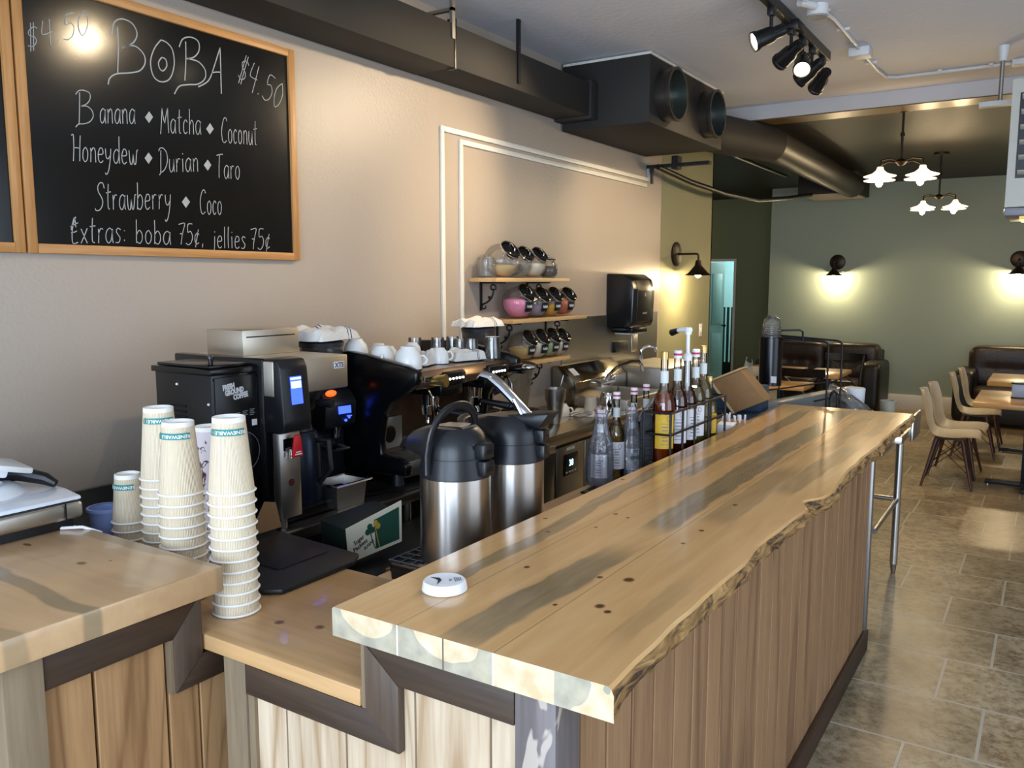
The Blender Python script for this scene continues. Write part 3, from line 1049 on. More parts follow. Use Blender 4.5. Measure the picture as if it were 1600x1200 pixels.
# corner post: face to the camera grey with worn pale patch, side face brown
pm = wood('worn_corner_post', '#726a68', '#4d4644', 'Z', 0.5, grain=14, fine=80)
nt, N, L, b = nodes_of(pm)
tc = new(nt, 'ShaderNodeTexCoord')
mp = new(nt, 'ShaderNodeMapping', Scale=(1, 1, 0.32))
L.new(tc.outputs['Object'], mp.inputs['Vector'])
nn = new(nt, 'ShaderNodeTexNoise', Scale=13.0, Detail=3.0, Distortion=0.4)
L.new(mp.outputs[0], nn.inputs['Vector'])
rr = ramp(nt, [(0.575, (0, 0, 0, 1)), (0.59, (1, 1, 1, 1))])
L.new(nn.outputs['Fac'], rr.inputs[0])
L.new(mix(nt, rr.outputs[0], b.inputs['Base Color'].links[0].from_socket, lin('#a89c90')), b.inputs['Base Color'])
MB().box(-0.716, -0.636, 1.115, 1.20, 0.0, 1.041, bev=0.003).build('corner_post', pm, bb)
MB().prism([(1.202, 1.041), (1.30, 1.041), (1.202, 0.985)], 'X', -0.668, -0.648).build('corner_gusset', DARKZ, bb)

cb = thing('counter_cabinet', 'pale whitewashed board front between the bar post and left counter', 'counter base', (-1.1, 1.15, 0))
q = MB()
for a, c in ((-1.405, -1.299), (-1.294, -1.128), (-1.123, -0.974), (-0.9735, -0.950), (-0.945, -0.78), (-0.775, -0.717)):
    q.box(a, c, 1.133, 1.145, 0.01, 1.035 if a > -1.0 else 0.90, bev=0.0015, seg=1)
q.build('front_boarding', PALEOAK, cb)
MB().box(-1.50, -1.03, 1.146, 1.19, 0, 0.905).box(-1.03, -0.717, 1.146, 1.19, 0, 1.035).build('carcass', BACK, cb)
MB().box(-1.475, -1.405, 1.118, 1.185, 0.0, 0.908, bev=0.003).build('corner_post', GREYP, cb)
MB().box(-1.404, -1.385, 1.124, 1.133, 0.0, 0.9).build('edge_strip', GREYP, cb)
TY0, TY1 = 1.116, 1.134
MB().prism([(-1.402, 0.908), (-1.055, 0.908), (-0.972, 0.842), (-1.402, 0.842)], 'Y', TY0, TY1, bev=0.0015).build('lower_trim_board', DARKX, cb)
MB().prism([(-1.055, 0.909), (-0.972, 0.843), (-0.972, 0.975), (-1.055, 1.04)], 'Y', TY0 - 0.001, TY1, bev=0.0015).build('upright_trim_board', DARKZ, cb)
MB().prism([(-1.054, 1.041), (-0.971, 0.976), (-0.718, 0.976), (-0.718, 1.041)], 'Y', TY0, TY1, bev=0.0015).build('upper_trim_board', DARKX, cb)
MB().box(-1.066, -1.0555, 1.118, 1.19, 0.908, 1.04).build('edge_strip', GREYP, cb)

ob = MB().prism([(-2.25, 1.115), (-1.068, 1.115), (-1.068, 1.185), (-1.118, 1.19), (-1.118, 1.60), (-2.05, 1.60), (-2.25, 1.44)], 'Z', 0.909, 0.945, bev=0.003)
o = ob.build('low_counter', LOWP)
add_knots(LOWP, [(0.216, -0.107, 0.014, 0.014), (0.314, -0.077, 0.014, 0.013), (0.456, -0.074, 0.008, 0.008)], '#77512c')
tag(o, 'low pine counter top with two knots, carrying the paper cups', 'counter top')
ob = MB().box(-1.462, -1.118, 1.602, 4.75, 0.909, 0.945, bev=0.003)
o = ob.build('work_counter', LOWY)
tag(o, 'narrow pine work shelf behind the bar, under the airpots and bottles', 'counter top')
o = MB().box(-1.42, -1.12, 1.65, 4.72, 0.0, 0.908).build('back_bar_cabinet', BLACKP)
tag(o, 'dark cabinet under the narrow pine shelf behind the bar', 'cabinet')
ob = MB().box(-1.42, -1.33, 2.66, 2.95, 0.945, 0.953, bev=0.002).build('shelf_grommet_plate', BLACKG)
tag(ob, 'flat black plate lying on the pine shelf beyond the airpots', 'plate')

# left counter
lt = thing('till_counter', 'thick pine counter top at left carrying the white till', 'counter top', (-2.1, 0.85, 1.04))
MB().prism([(-2.80, 0.56), (-1.497, 0.56), (-1.497, 1.146), (-2.80, 1.146)], 'Z', 1.041, 1.10, bev=0.006).build('slab', [add_knots(wood('left_slab_pine', '#c9a67c', '#ad8a64', 'X', 0.25, grain=7, fine=45, coat=0.3, gamt=0.75), [(0.326, 0.135, 0.016, 0.011), (0.364, 0.18, 0.005, 0.005), (0.09, 0.139, 0.02, 0.008)], '#7d4f2a', [(0.005, 0.022, 0.75), (0.29, 0.03, 0.5), (-0.15, 0.03, 0.5)])], lt)
lb = thing('till_cabinet', 'red oak boarded side of the left counter with dark stepped trim', 'counter base', (-2.1, 0.9, 0))
q = MB()
for a, c in ((0.765, 0.868), (0.872, 1.028), (1.032, 1.108), (1.11, 1.193)):
    q.box(-1.562, -1.548, a, c - 0.003, 0.01, 1.035 if a < 1.1 else 0.842, bev=0.0015, seg=1)
q.build('side_boarding', OAKL, lb)
MB().box(-2.75, -1.563, 0.70, 1.10, 0, 1.035).build('carcass', BACK, lb)
MB().box(-1.60, -1.525, 0.690, 0.764, 0.0, 1.04, bev=0.003).build('corner_post', GREYP, lb)
MB().prism([(0.765, 0.962), (1.036, 0.962), (1.107, 1.04), (0.765, 1.04)], 'X', -1.549, -1.53, bev=0.0015).build('upper_trim_board', DARKY, lb)
MB().prism([(1.037, 0.962), (1.108, 1.04), (1.108, 0.905), (1.037, 0.840)], 'X', -1.549, -1.529, bev=0.0015).build('upright_trim_board', DARKZ, lb)
MB().prism([(1.038, 0.839), (1.109, 0.904), (1.19, 0.904), (1.19, 0.839)], 'X', -1.549, -1.53, bev=0.0015).build('lower_trim_board', DARKY, lb)
MB().box(-1.549, -1.531, 1.029, 1.036, 0.84, 0.961).build('edge_strip', GREYP, lb)

# ------------------------------------------------------------------ stainless counters along the wall
sc1 = thing('steel_counter', 'stainless steel counter under the coffee machines with dark space below', 'steel counter', (-2.44, 2.5, 0))
s = MB().box(-2.81, -2.062, 1.46, 3.60, 0.862, 0.90, bev=0.004)
s.build('worktop', mat('dull_counter_steel', '#8a867e', 0.3, 1.0), sc1)
MB().box(-2.81, -2.79, 1.46, 3.6, 0.90, 1.0).box(-2.78, -2.30, 1.47, 3.58, 0.0, 0.10).build('upstand', DSTEEL, sc1)
for yy in (1.52, 2.5, 3.54):
    MB().cyl((-2.12, yy, 0), (-2.12, yy, 0.862), 0.02).build('leg', DSTEEL, sc1)
MB().box(-2.75, -2.35, 1.5, 3.56, 0.02, 0.80).build('under_cabinet', BLACKP, sc1)
MB().box(-2.35, -2.335, 2.55, 3.2, 0.12, 0.78).build('cabinet_door', mat('charcoal_door', '#1b1c1d', 0.3), sc1)
MB().box(-2.34, -2.325, 2.62, 2.78, 0.66, 0.74, bev=0.004).build('latch_plate', BLACKP, sc1)
o = MB().box(-2.03, -1.62, 1.64, 2.60, 0.0, 0.81, bev=0.01).build('storage_bin', BLACKP)
tag(o, 'black waist-high bin in the dark gap between the two counters', 'bin')
o = MB().box(-1.70, -1.47, 1.90, 2.50, 0.812, 0.83).build('wood_offcut', wood('brown_board', '#8a6238', '#5f4122', 'Y', 0.6))
tag(o, 'brown wooden board lying behind the sugar packet box', 'board')

fr = thing('undercounter_fridge', 'stainless undercounter fridge with small blue-lit temperature display', 'fridge', (-2.5, 4.6, 0))
f = MB().prism([(-2.81, 3.605), (-2.27, 3.605), (-2.20, 3.70), (-2.20, 5.50), (-2.81, 5.50)], 'Z', 0.838, 0.90, bev=0.004)
f.build('worktop', mat('bright_counter_steel', '#b5aea0', 0.22, 1.0), fr)
MB().box(-2.78, -2.225, 3.63, 5.48, 0.05, 0.838).build('body', BLACKP, fr)
MB().box(-2.225, -2.205, 3.86, 4.17, 0.10, 0.82, bev=0.004).build('control_panel', DSTEEL, fr)
k = MB().box(-2.205, -2.200, 3.93, 4.09, 0.655, 0.775, bev=0.003).build('display_bezel', BLACKG, fr)
q = MB()
text_mb(q, '38', 0.05, facing((-2.1995, 4.01, 0.72), (1, 0, 0)), 0.001)
q.build('display_digits', SCREENW, k)
q = MB()
for i in range(4):
    q.box(-2.2005, -2.1985, 3.95 + 0.033 * i, 3.968 + 0.033 * i, 0.668, 0.676)
q.build('button_row', LETTER, k)
q = MB()
for i in range(6):
    q.box(-2.2055, -2.2045, 3.965 + i * 0.016, 3.977 + i * 0.016, 0.793, 0.809)
q.build('lettering', LETTER, fr)
MB().box(-2.225, -2.205, 4.185, 4.80, 0.10, 0.82, bev=0.004).build('door', DSTEEL, fr)
MB().box(-2.225, -2.205, 4.81, 5.46, 0.10, 0.82, bev=0.004).build('door', DSTEEL, fr)
MB().box(-2.27, -2.21, 3.615, 3.85, 0.10, 0.83, bev=0.004).build('corner_pillar', BLACKG, fr)

# steel table beyond the bar end, with its leg and bright apron
st = thing('steel_table', 'stainless table past the far end of the bar, one leg showing', 'table', (-1.0, 5.0, 0))
MB().box(-1.55, -0.627, 4.76, 5.40, 0.865, 0.905, bev=0.004).box(-1.10, -0.66, 4.38, 4.76, 0.865, 0.905, bev=0.004).build('table_top', STEEL, st)
MB().box(-0.626, -0.612, 5.06, 5.36, 0.835, 0.975, bev=0.003).build('raised_edge', STEEL, st)
for xx, yy in ((-0.70, 5.25), (-1.48, 5.25)):
    k = MB().cyl((xx, yy, 0.06), (xx, yy, 0.865), 0.021).build('leg', STEEL, st)
    MB().cyl((xx, yy, 0.0), (xx, yy, 0.06), 0.012, 0.019).build('adjustable_foot', DSTEEL, k)
MB().cyl((-0.70, 4.5, 0.45), (-0.70, 5.25, 0.45), 0.014).cyl((-1.48, 5.25, 0.45), (-0.70, 5.25, 0.45), 0.014).build('brace_rail', STEEL, st)
# ================================================================== wall things
# ------------------------------------------------------------------ chalkboards
OAKF = wood('honey_oak_frame', '#c08d56', '#94632f', 'Z', 0.4, grain=20, fine=120)
OAKH = wood('honey_oak_frame_rail', '#c08d56', '#94632f', 'Y', 0.4, grain=20, fine=120)
CHALKB = mat('black_chalkboard', '#0d0e0e', 0.16, bump=0.03, bscale=6, rvary=0.05, vscale=3)
CHALK = mat('white_chalk', '#a2a4a2', 0.9)
CHALKD = mat('faint_chalk', '#8d8f8d', 0.9)


def chalkboard(label, y0, y1, z0, z1):
    t = thing('chalkboard', label, 'chalkboard', (XW + 0.01, (y0 + y1) / 2, z0))
    w_ = 0.032
    MB().box(XW + 0.002, XW + 0.012, y0 + 0.01, y1 - 0.01, z0 + 0.01, z1 - 0.01).build('board', CHALKB, t)
    for nm, a in (('frame_stile', (y0, y0 + w_, z0, z1)), ('frame_stile', (y1 - w_, y1, z0, z1))):
        MB().box(XW + 0.001, XW + 0.024, a[0], a[1], a[2], a[3], bev=0.003).build(nm, OAKF, t)
    for a in ((y0 + w_, y1 - w_, z0, z0 + w_), (y0 + w_, y1 - w_, z1 - w_, z1)):
        MB().box(XW + 0.001, XW + 0.024, a[0], a[1], a[2], a[3], bev=0.003).build('frame_rail', OAKH, t)
    return t


CHALKLINES = [
('heading',[(4.6,[(1799,2446),(1806,2526),(1808,2602)]),(4.6,[(1784,2570),(1797,2614),(1827,2633),(1865,2627),(1882,2597),(1865,2562),(1821,2533)]),(4.6,[(1821,2537),(1869,2552),(1903,2532),(1908,2502),(1886,2471),(1846,2455),(1794,2441),(1768,2421),(1761,2399)]),(4.6,[(1977,2597),(1949,2562),(1930,2511),(1939,2462),(1970,2448),(2007,2467),(2028,2520),(2024,2571),(2002,2593),(1977,2597)]),(4.6,[(1977,2536),(1963,2516),(1966,2495),(1980,2489),(1996,2509),(1993,2532),(1977,2536)]),(4.6,[(2071,2472),(2080,2555),(2082,2616)]),(4.6,[(2053,2589),(2069,2621),(2104,2637),(2138,2629),(2140,2596),(2115,2566),(2080,2553)]),(4.6,[(2090,2555),(2134,2554),(2163,2531),(2162,2498),(2130,2471),(2085,2460),(2045,2446),(2023,2414)]),(4.6,[(2238,2629),(2205,2548),(2177,2492),(2129,2460)]),(4.6,[(2238,2629),(2237,2546),(2235,2454)]),(4.6,[(2194,2525),(2215,2532),(2239,2536)])]),
('capital_banana',[(3.1,[(1648,2250),(1653,2306),(1656,2353)]),(3.1,[(1642,2344),(1653,2358),(1672,2363),(1692,2356),(1690,2334),(1675,2317),(1659,2309),(1679,2312),(1696,2301),(1699,2281),(1686,2262),(1665,2252),(1646,2248),(1635,2236)])]),
('banana',[(3.1,[(1744,2306),(1737,2314),(1727,2300),(1725,2277),(1730,2264),(1739,2276),(1744,2306)]),(3.1,[(1745,2312),(1743,2283),(1744,2265)]),(3.1,[(1754,2315),(1754,2294),(1752,2267)]),(3.1,[(1754,2299),(1763,2317),(1769,2310),(1769,2287),(1769,2269)]),(3.1,[(1799,2315),(1792,2322),(1782,2308),(1779,2285),(1785,2271),(1794,2283),(1799,2315)]),(3.1,[(1800,2320),(1798,2291),(1799,2273)]),(3.1,[(1809,2323),(1809,2302),(1808,2274)]),(3.1,[(1810,2307),(1818,2326),(1825,2318),(1825,2295),(1825,2276)]),(3.1,[(1856,2323),(1848,2331),(1838,2317),(1835,2292),(1841,2279),(1850,2291),(1856,2323)]),(3.1,[(1857,2329),(1854,2299),(1856,2281)])]),
('matcha',[(3.1,[(1957,2260),(1963,2311),(1967,2356)]),(3.1,[(1967,2356),(1971,2320),(1976,2301)]),(3.1,[(1976,2301),(1983,2331),(1991,2359)]),(3.1,[(1991,2359),(1990,2314),(1991,2268)]),(3.1,[(2021,2313),(2013,2322),(2003,2308),(2001,2284),(2007,2270),(2016,2282),(2021,2313)]),(3.1,[(2022,2319),(2020,2290),(2021,2271)]),(3.1,[(2041,2361),(2038,2319),(2037,2280),(2043,2275)]),(3.1,[(2031,2329),(2039,2332),(2049,2335)]),(3.1,[(2073,2319),(2066,2328),(2057,2312),(2056,2288),(2062,2276),(2071,2284)]),(3.1,[(2085,2371),(2083,2324),(2081,2277)]),(3.1,[(2083,2311),(2092,2330),(2099,2322),(2099,2298),(2099,2279)]),(3.1,[(2132,2326),(2123,2334),(2112,2320),(2110,2295),(2117,2281),(2126,2293),(2132,2326)]),(3.1,[(2133,2332),(2130,2301),(2132,2283)])]),
('coconut',[(3.1,[(2256,2352),(2251,2365),(2241,2358),(2232,2329),(2229,2300),(2232,2274),(2241,2267),(2251,2277)]),(3.1,[(2272,2324),(2263,2312),(2261,2284),(2267,2269),(2275,2279),(2278,2307),(2272,2324)]),(3.1,[(2302,2317),(2296,2326),(2288,2310),(2287,2284),(2292,2271),(2300,2279)]),(3.1,[(2320,2328),(2312,2316),(2310,2288),(2316,2273),(2324,2283),(2327,2311),(2320,2328)]),(3.1,[(2337,2328),(2337,2304),(2335,2274)]),(3.1,[(2337,2310),(2345,2329),(2352,2321),(2352,2295),(2352,2275)]),(3.1,[(2364,2330),(2362,2294),(2367,2276),(2375,2289),(2380,2332)]),(3.1,[(2380,2332),(2379,2297),(2379,2277)]),(3.1,[(2398,2374),(2395,2329),(2394,2286),(2400,2281)]),(3.1,[(2388,2340),(2396,2343),(2406,2346)])]),
('honeydew',[(3.1,[(1618,2207),(1625,2209),(1624,2166),(1620,2123)]),(3.1,[(1624,2166),(1633,2169),(1645,2168)]),(3.1,[(1649,2211),(1645,2168),(1642,2125)]),(3.1,[(1666,2175),(1657,2164),(1654,2139),(1660,2126),(1669,2135),(1672,2160),(1666,2175)]),(3.1,[(1683,2174),(1683,2154),(1681,2127)]),(3.1,[(1683,2159),(1692,2176),(1699,2169),(1699,2146),(1699,2128)]),(3.1,[(1711,2156),(1726,2160),(1726,2176),(1718,2179),(1710,2161),(1710,2138),(1717,2129),(1726,2137)]),(3.1,[(1737,2179),(1738,2152),(1745,2145),(1753,2158)]),(3.1,[(1757,2181),(1752,2141),(1744,2104),(1735,2091),(1732,2097)]),(3.1,[(1787,2172),(1779,2182),(1768,2168),(1766,2145),(1773,2133),(1783,2146),(1787,2172)]),(3.1,[(1790,2228),(1788,2179),(1787,2134)]),(3.1,[(1799,2162),(1815,2166),(1814,2183),(1806,2186),(1798,2167),(1798,2144),(1805,2135),(1815,2143)]),(3.1,[(1826,2185),(1828,2142),(1835,2139),(1842,2174)]),(3.1,[(1842,2174),(1843,2141),(1850,2143),(1856,2184),(1861,2190)])]),
('durian',[(3.1,[(1954,2201),(1952,2166),(1949,2122),(1943,2111)]),(3.1,[(1945,2197),(1951,2208),(1964,2210),(1977,2196),(1980,2170),(1972,2143),(1959,2126),(1946,2120)]),(3.1,[(1989,2174),(1987,2143),(1993,2127),(2002,2139),(2007,2177)]),(3.1,[(2007,2177),(2006,2147),(2007,2129)]),(3.1,[(2018,2178),(2018,2157),(2017,2130)]),(3.1,[(2019,2161),(2026,2179),(2034,2178)]),(3.1,[(2045,2182),(2045,2160),(2044,2133)]),(3.1,[(2046,2198),(2047,2202)]),(3.1,[(2080,2179),(2072,2187),(2060,2173),(2058,2149),(2065,2136),(2075,2148),(2080,2179)]),(3.1,[(2081,2185),(2079,2155),(2081,2138)]),(3.1,[(2092,2188),(2092,2166),(2091,2139)]),(3.1,[(2092,2172),(2102,2190),(2110,2183),(2110,2159),(2110,2141)])]),
('taro',[(3.1,[(2200,2213),(2215,2218),(2230,2221)]),(3.1,[(2214,2218),(2210,2172),(2208,2127)]),(3.1,[(2255,2172),(2247,2180),(2236,2167),(2234,2143),(2241,2128),(2250,2140),(2255,2172)]),(3.1,[(2256,2177),(2254,2148),(2255,2129)]),(3.1,[(2266,2180),(2266,2158),(2265,2130)]),(3.1,[(2266,2161),(2273,2180),(2281,2179)]),(3.1,[(2301,2184),(2291,2172),(2289,2146),(2296,2131),(2305,2141),(2308,2168),(2301,2184)])]),
('strawberry',[(3.1,[(1724,2043),(1720,2059),(1710,2060),(1701,2047),(1702,2029),(1711,2013),(1716,1997),(1711,1978),(1701,1966),(1689,1965),(1687,1972)]),(3.1,[(1740,2059),(1736,2017),(1735,1978),(1741,1973)]),(3.1,[(1729,2027),(1738,2030),(1748,2033)]),(3.1,[(1755,2022),(1755,2000),(1754,1972)]),(3.1,[(1756,2004),(1763,2023),(1770,2022)]),(3.1,[(1800,2019),(1791,2027),(1781,2013),(1778,1989),(1785,1974),(1794,1986),(1800,2019)]),(3.1,[(1801,2025),(1798,1994),(1800,1976)]),(3.1,[(1810,2027),(1811,1982),(1819,1979),(1825,2015)]),(3.1,[(1825,2015),(1826,1981),(1833,1984),(1839,2026),(1844,2032)]),(3.1,[(1852,2075),(1850,2027),(1847,1979)]),(3.1,[(1849,2014),(1859,2033),(1868,2021),(1867,1996),(1858,1980),(1848,1985)]),(3.1,[(1881,2011),(1897,2016),(1897,2033),(1888,2036),(1880,2016),(1880,1991),(1887,1982),(1897,1991)]),(3.1,[(1910,2036),(1910,2013),(1909,1984)]),(3.1,[(1910,2017),(1918,2037),(1926,2036)]),(3.1,[(1937,2039),(1937,2015),(1935,1986)]),(3.1,[(1937,2019),(1945,2039),(1953,2038)]),(3.1,[(1963,2041),(1964,2012),(1972,2004),(1981,2019)]),(3.1,[(1985,2044),(1980,1999),(1971,1959),(1962,1943),(1958,1950)])]),
('coco',[(3.1,[(2141,2062),(2136,2074),(2126,2068),(2117,2041),(2115,2013),(2118,1988),(2126,1981),(2136,1991)]),(3.1,[(2158,2035),(2149,2023),(2147,1997),(2153,1982),(2161,1992),(2164,2018),(2158,2035)]),(3.1,[(2188,2027),(2182,2036),(2174,2021),(2173,1996),(2178,1983),(2186,1991)]),(3.1,[(2207,2037),(2198,2026),(2196,1999),(2202,1984),(2210,1994),(2213,2021),(2207,2037)])]),
('extras',[(3.1,[(1616,1938),(1605,1911),(1599,1875),(1601,1849),(1619,1853)]),(3.1,[(1595,1903),(1608,1911),(1623,1919)]),(3.1,[(1596,1884),(1609,1887),(1617,1891)]),(3.1,[(1597,1893),(1611,1936),(1614,1903)]),(3.1,[(1632,1899),(1641,1875),(1651,1851)]),(3.1,[(1654,1902),(1642,1876),(1629,1850)]),(3.1,[(1675,1938),(1671,1897),(1670,1859),(1678,1854)]),(3.1,[(1663,1908),(1673,1910),(1684,1912)]),(3.1,[(1694,1902),(1694,1881),(1692,1853)]),(3.1,[(1694,1884),(1702,1903),(1711,1901)]),(3.1,[(1745,1898),(1736,1907),(1723,1893),(1720,1869),(1728,1855),(1739,1866),(1745,1898)]),(3.1,[(1746,1904),(1744,1874),(1746,1856)]),(3.1,[(1777,1903),(1767,1908),(1760,1897),(1767,1884),(1773,1874),(1768,1859),(1755,1858)]),(3.1,[(1791,1899),(1792,1902)]),(3.1,[(1789,1865),(1790,1869)])]),
('boba',[(3.1,[(1840,1943),(1838,1901),(1836,1859)]),(3.1,[(1838,1889),(1849,1905),(1859,1894),(1859,1872),(1849,1858),(1837,1864)]),(3.1,[(1887,1907),(1876,1896),(1873,1872),(1881,1858),(1893,1867),(1897,1891),(1887,1907)]),(3.1,[(1913,1945),(1912,1902),(1909,1858)]),(3.1,[(1911,1890),(1922,1906),(1933,1895),(1933,1872),(1923,1858),(1910,1864)]),(3.1,[(1975,1899),(1964,1907),(1950,1895),(1947,1872),(1956,1858),(1968,1869),(1975,1899)]),(3.1,[(1976,1904),(1974,1876),(1976,1858)])]),
('price_boba',[(3.1,[(2014,1935),(2027,1939),(2041,1939),(2029,1900),(2021,1861)]),(3.1,[(2018,1900),(2032,1902)]),(3.1,[(2075,1940),(2056,1938),(2053,1908),(2065,1912),(2073,1894),(2067,1871),(2054,1860),(2043,1866)]),(3.1,[(2103,1901),(2095,1907),(2085,1895),(2084,1874),(2092,1865),(2101,1871)]),(3.1,[(2101,1921),(2092,1885),(2085,1852)]),(3.1,[(2118,1867),(2116,1852)])]),
('jellies',[(3.1,[(2175,1898),(2173,1861),(2167,1831),(2159,1828)]),(3.1,[(2176,1913),(2177,1917)]),(3.1,[(2190,1878),(2207,1882),(2206,1897),(2196,1900),(2188,1883),(2189,1862),(2197,1853),(2207,1860)]),(3.1,[(2224,1938),(2222,1896),(2221,1853)]),(3.1,[(2242,1939),(2239,1896),(2239,1854)]),(3.1,[(2257,1900),(2257,1880),(2256,1854)]),(3.1,[(2258,1916),(2259,1919)]),(3.1,[(2274,1880),(2292,1884),(2291,1899),(2281,1902),(2273,1885),(2273,1863),(2282,1854),(2293,1861)]),(3.1,[(2325,1898),(2314,1903),(2308,1893),(2315,1881),(2322,1870),(2316,1856),(2303,1856)])]),
('price_jellies',[(3.1,[(2354,1933),(2368,1937),(2383,1937),(2371,1896),(2363,1854)]),(3.1,[(2359,1895),(2374,1897)]),(3.1,[(2421,1939),(2400,1937),(2397,1905),(2411,1909),(2419,1891),(2413,1866),(2399,1853),(2387,1860)]),(3.1,[(2452,1899),(2443,1905),(2432,1891),(2432,1870),(2441,1860),(2451,1867)]),(3.1,[(2450,1920),(2440,1882),(2432,1846)])]),
('price_left',[(3.1,[(1527,2529),(1516,2531),(1500,2514),(1501,2501),(1517,2500),(1522,2487),(1510,2469),(1494,2468)]),(3.1,[(1507,2541),(1505,2499),(1502,2452)]),(3.1,[(1516,2545),(1514,2503),(1511,2456)]),(3.1,[(1547,2557),(1541,2516),(1555,2518),(1576,2531)]),(3.1,[(1569,2568),(1568,2529),(1568,2483)]),(3.1,[(1592,2502),(1594,2506)]),(3.1,[(1652,2608),(1625,2594),(1623,2563),(1640,2574),(1651,2563),(1645,2536),(1628,2517),(1613,2516)]),(3.1,[(1687,2626),(1669,2593),(1667,2561),(1678,2542),(1694,2566),(1701,2601),(1687,2626)])]),
('price_right',[(3.1,[(2376,2589),(2368,2604),(2347,2598),(2343,2579),(2355,2560),(2354,2538),(2335,2527),(2321,2541)]),(3.1,[(2365,2627),(2344,2571),(2321,2511)]),(3.1,[(2375,2623),(2353,2568),(2331,2508)]),(3.1,[(2405,2606),(2381,2557),(2394,2545),(2416,2541)]),(3.1,[(2428,2598),(2410,2546),(2388,2485)]),(3.1,[(2416,2485),(2420,2488)]),(3.1,[(2514,2566),(2485,2575),(2469,2535),(2488,2533),(2492,2505),(2475,2476),(2452,2468),(2440,2483)]),(3.1,[(2550,2553),(2520,2528),(2503,2487),(2504,2450),(2528,2465),(2549,2505),(2550,2553)])]),
('diamond_marks',[(0,[(1896,2310),(1911,2292),(1929,2316),(1914,2334)]),(0,[(2157,2308),(2173,2289),(2192,2313),(2176,2333)]),(0,[(1886,2165),(1901,2146),(1918,2169),(1903,2187)]),(0,[(2139,2169),(2156,2149),(2174,2173),(2158,2192)]),(0,[(2033,2020),(2050,1999),(2069,2023),(2052,2043)])])]


def spline(pts, k=4):
    """smooth hand-drawn stroke through the given points"""
    if len(pts) < 3:
        return pts
    P = [pts[0]] + list(pts) + [pts[-1]]
    out = []
    for i in range(1, len(P) - 2):
        a, b_, c, d_ = P[i - 1:i + 3]
        for j in range(k):
            t_ = j / k
            out.append(tuple(0.5 * (2 * b_[n] + (c[n] - a[n]) * t_ + (2 * a[n] - 5 * b_[n] + 4 * c[n] - d_[n]) * t_ ** 2 + (3 * b_[n] - a[n] - 3 * c[n] + d_[n]) * t_ ** 3) for n in range(len(a))))
    out.append(P[-1])
    return out
cbd = chalkboard('black oak-framed chalkboard listing boba flavours and prices', 1.447, 2.612, 1.812, 2.70)
CX = XW + 0.0130
for body in CHALKLINES:
    if body[0] == 'diamond_marks':
        for _, pts in body[1]:
            q = MB()
            t_ = bmesh.new()
            t_.faces.new([t_.verts.new((CX, a / 1000, c / 1000)) for a, c in pts])
            q._take(t_)
            q.build('chalk_diamond', CHALK, cbd)
        continue
    q = MB()
    for wd, pts in body[1]:
        q.rib([(CX, a / 1000, c / 1000) for a, c in spline(pts)], wd / 1000, (1, 0, 0))
    q.build('chalk_' + body[0], CHALK, cbd)
chalkboard('second chalkboard cut off at the left edge, only its oak frame showing', 0.275, 1.440, 1.812, 2.70)

# ------------------------------------------------------------------ white raceways on the wall
RW = mat('cream_wire_raceway', '#dcd9cd', 0.4)
for nm, ya, zt, yb, end in (('outer', 3.66, 2.548, 6.36, 2.66), ('inner', 3.83, 2.50, 6.34, None)):
    t = thing('wall_raceway', 'cream wire raceway on the tan wall, %s of the two nested runs' % nm, 'raceway', (XW, ya, 0.95))
    MB().box(XW, XW + 0.014, ya - 0.014, ya + 0.014, 0.95, zt, bev=0.002).build('upright_run', RW, t)
    MB().box(XW, XW + 0.014, ya + 0.0145, yb, zt - 0.028, zt, bev=0.002).build('level_run', RW, t)
    if end:
        MB().box(XW, XW + 0.016, yb + 0.0005, yb + 0.03, zt - 0.03, end, bev=0.002).build('end_riser', mat('grey_raceway_end', '#a5a7a8', 0.4), t)

# ------------------------------------------------------------------ jar shelves
SHW = wood('pine_shelf', '#d9b27c', '#b98f58', 'Y', 0.4, grain=14, fine=80)


def scroll_bracket(y, z, t):
    q = MB()
    x0 = XW + 0.004
    q.box(x0 - 0.003, x0 + 0.006, y - 0.008, y + 0.008, z - 0.165, z, bev=0.001)
    q.box(x0, x0 + 0.17, y - 0.008, y + 0.008, z - 0.008, z, bev=0.001)
    pts = []
    for i in range(15):   # brace with curled ends
        u = i / 14
        pts.append((x0 + 0.006 + 0.085 * u + 0.02 * math.sin(u * PI), y, z - 0.13 + 0.085 * u ** 1.4))
    q.tube(pts, 0.0055, n=6)
    q.tube([(x0 + 0.098 + 0.022 * math.cos(a) * (1 - i / 30) - 0.012, y, z - 0.032 + 0.022 * math.sin(a) * (1 - i / 30)) for i, a in enumerate([R(-40 + 24 * k) for k in range(16)])], 0.005, n=6)
    q.tube([(x0 + 0.022 + 0.013 * math.cos(a), y, z - 0.142 + 0.013 * math.sin(a)) for a in [R(120 + 24 * k) for k in range(12)]], 0.0045, n=6)
    q.ball((x0 + 0.06, y, z - 0.088), 0.009)
    return q.build('scroll_bracket', BLACKM, t)


shelves = [('top', 3.90, 4.75, 1.742), ('middle', 4.07, 4.985, 1.500), ('bottom', 4.20, 4.76, 1.243)]
for nm, a, c, z in shelves:
    t = thing('jar_shelf', 'narrow pine wall shelf, %s of the three jar shelves' % nm, 'shelf', (XW + 0.1, (a + c) / 2, z - 0.022), group='pine jar shelves')
    MB().box(XW + 0.002, -2.625, a, c, z - 0.024, z, bev=0.002).build('shelf_board', SHW, t)
    for yy in (a + 0.12, c - 0.22):
        scroll_bracket(yy, z - 0.025, t)


JARG = clear('thin_jar_glass', '#f8f8f7', 0.03, 0.06, '#ffffff', 0.6)
LIDM = mat('dark_jar_lid', '#0d0d0e', 0.12, 0.2)


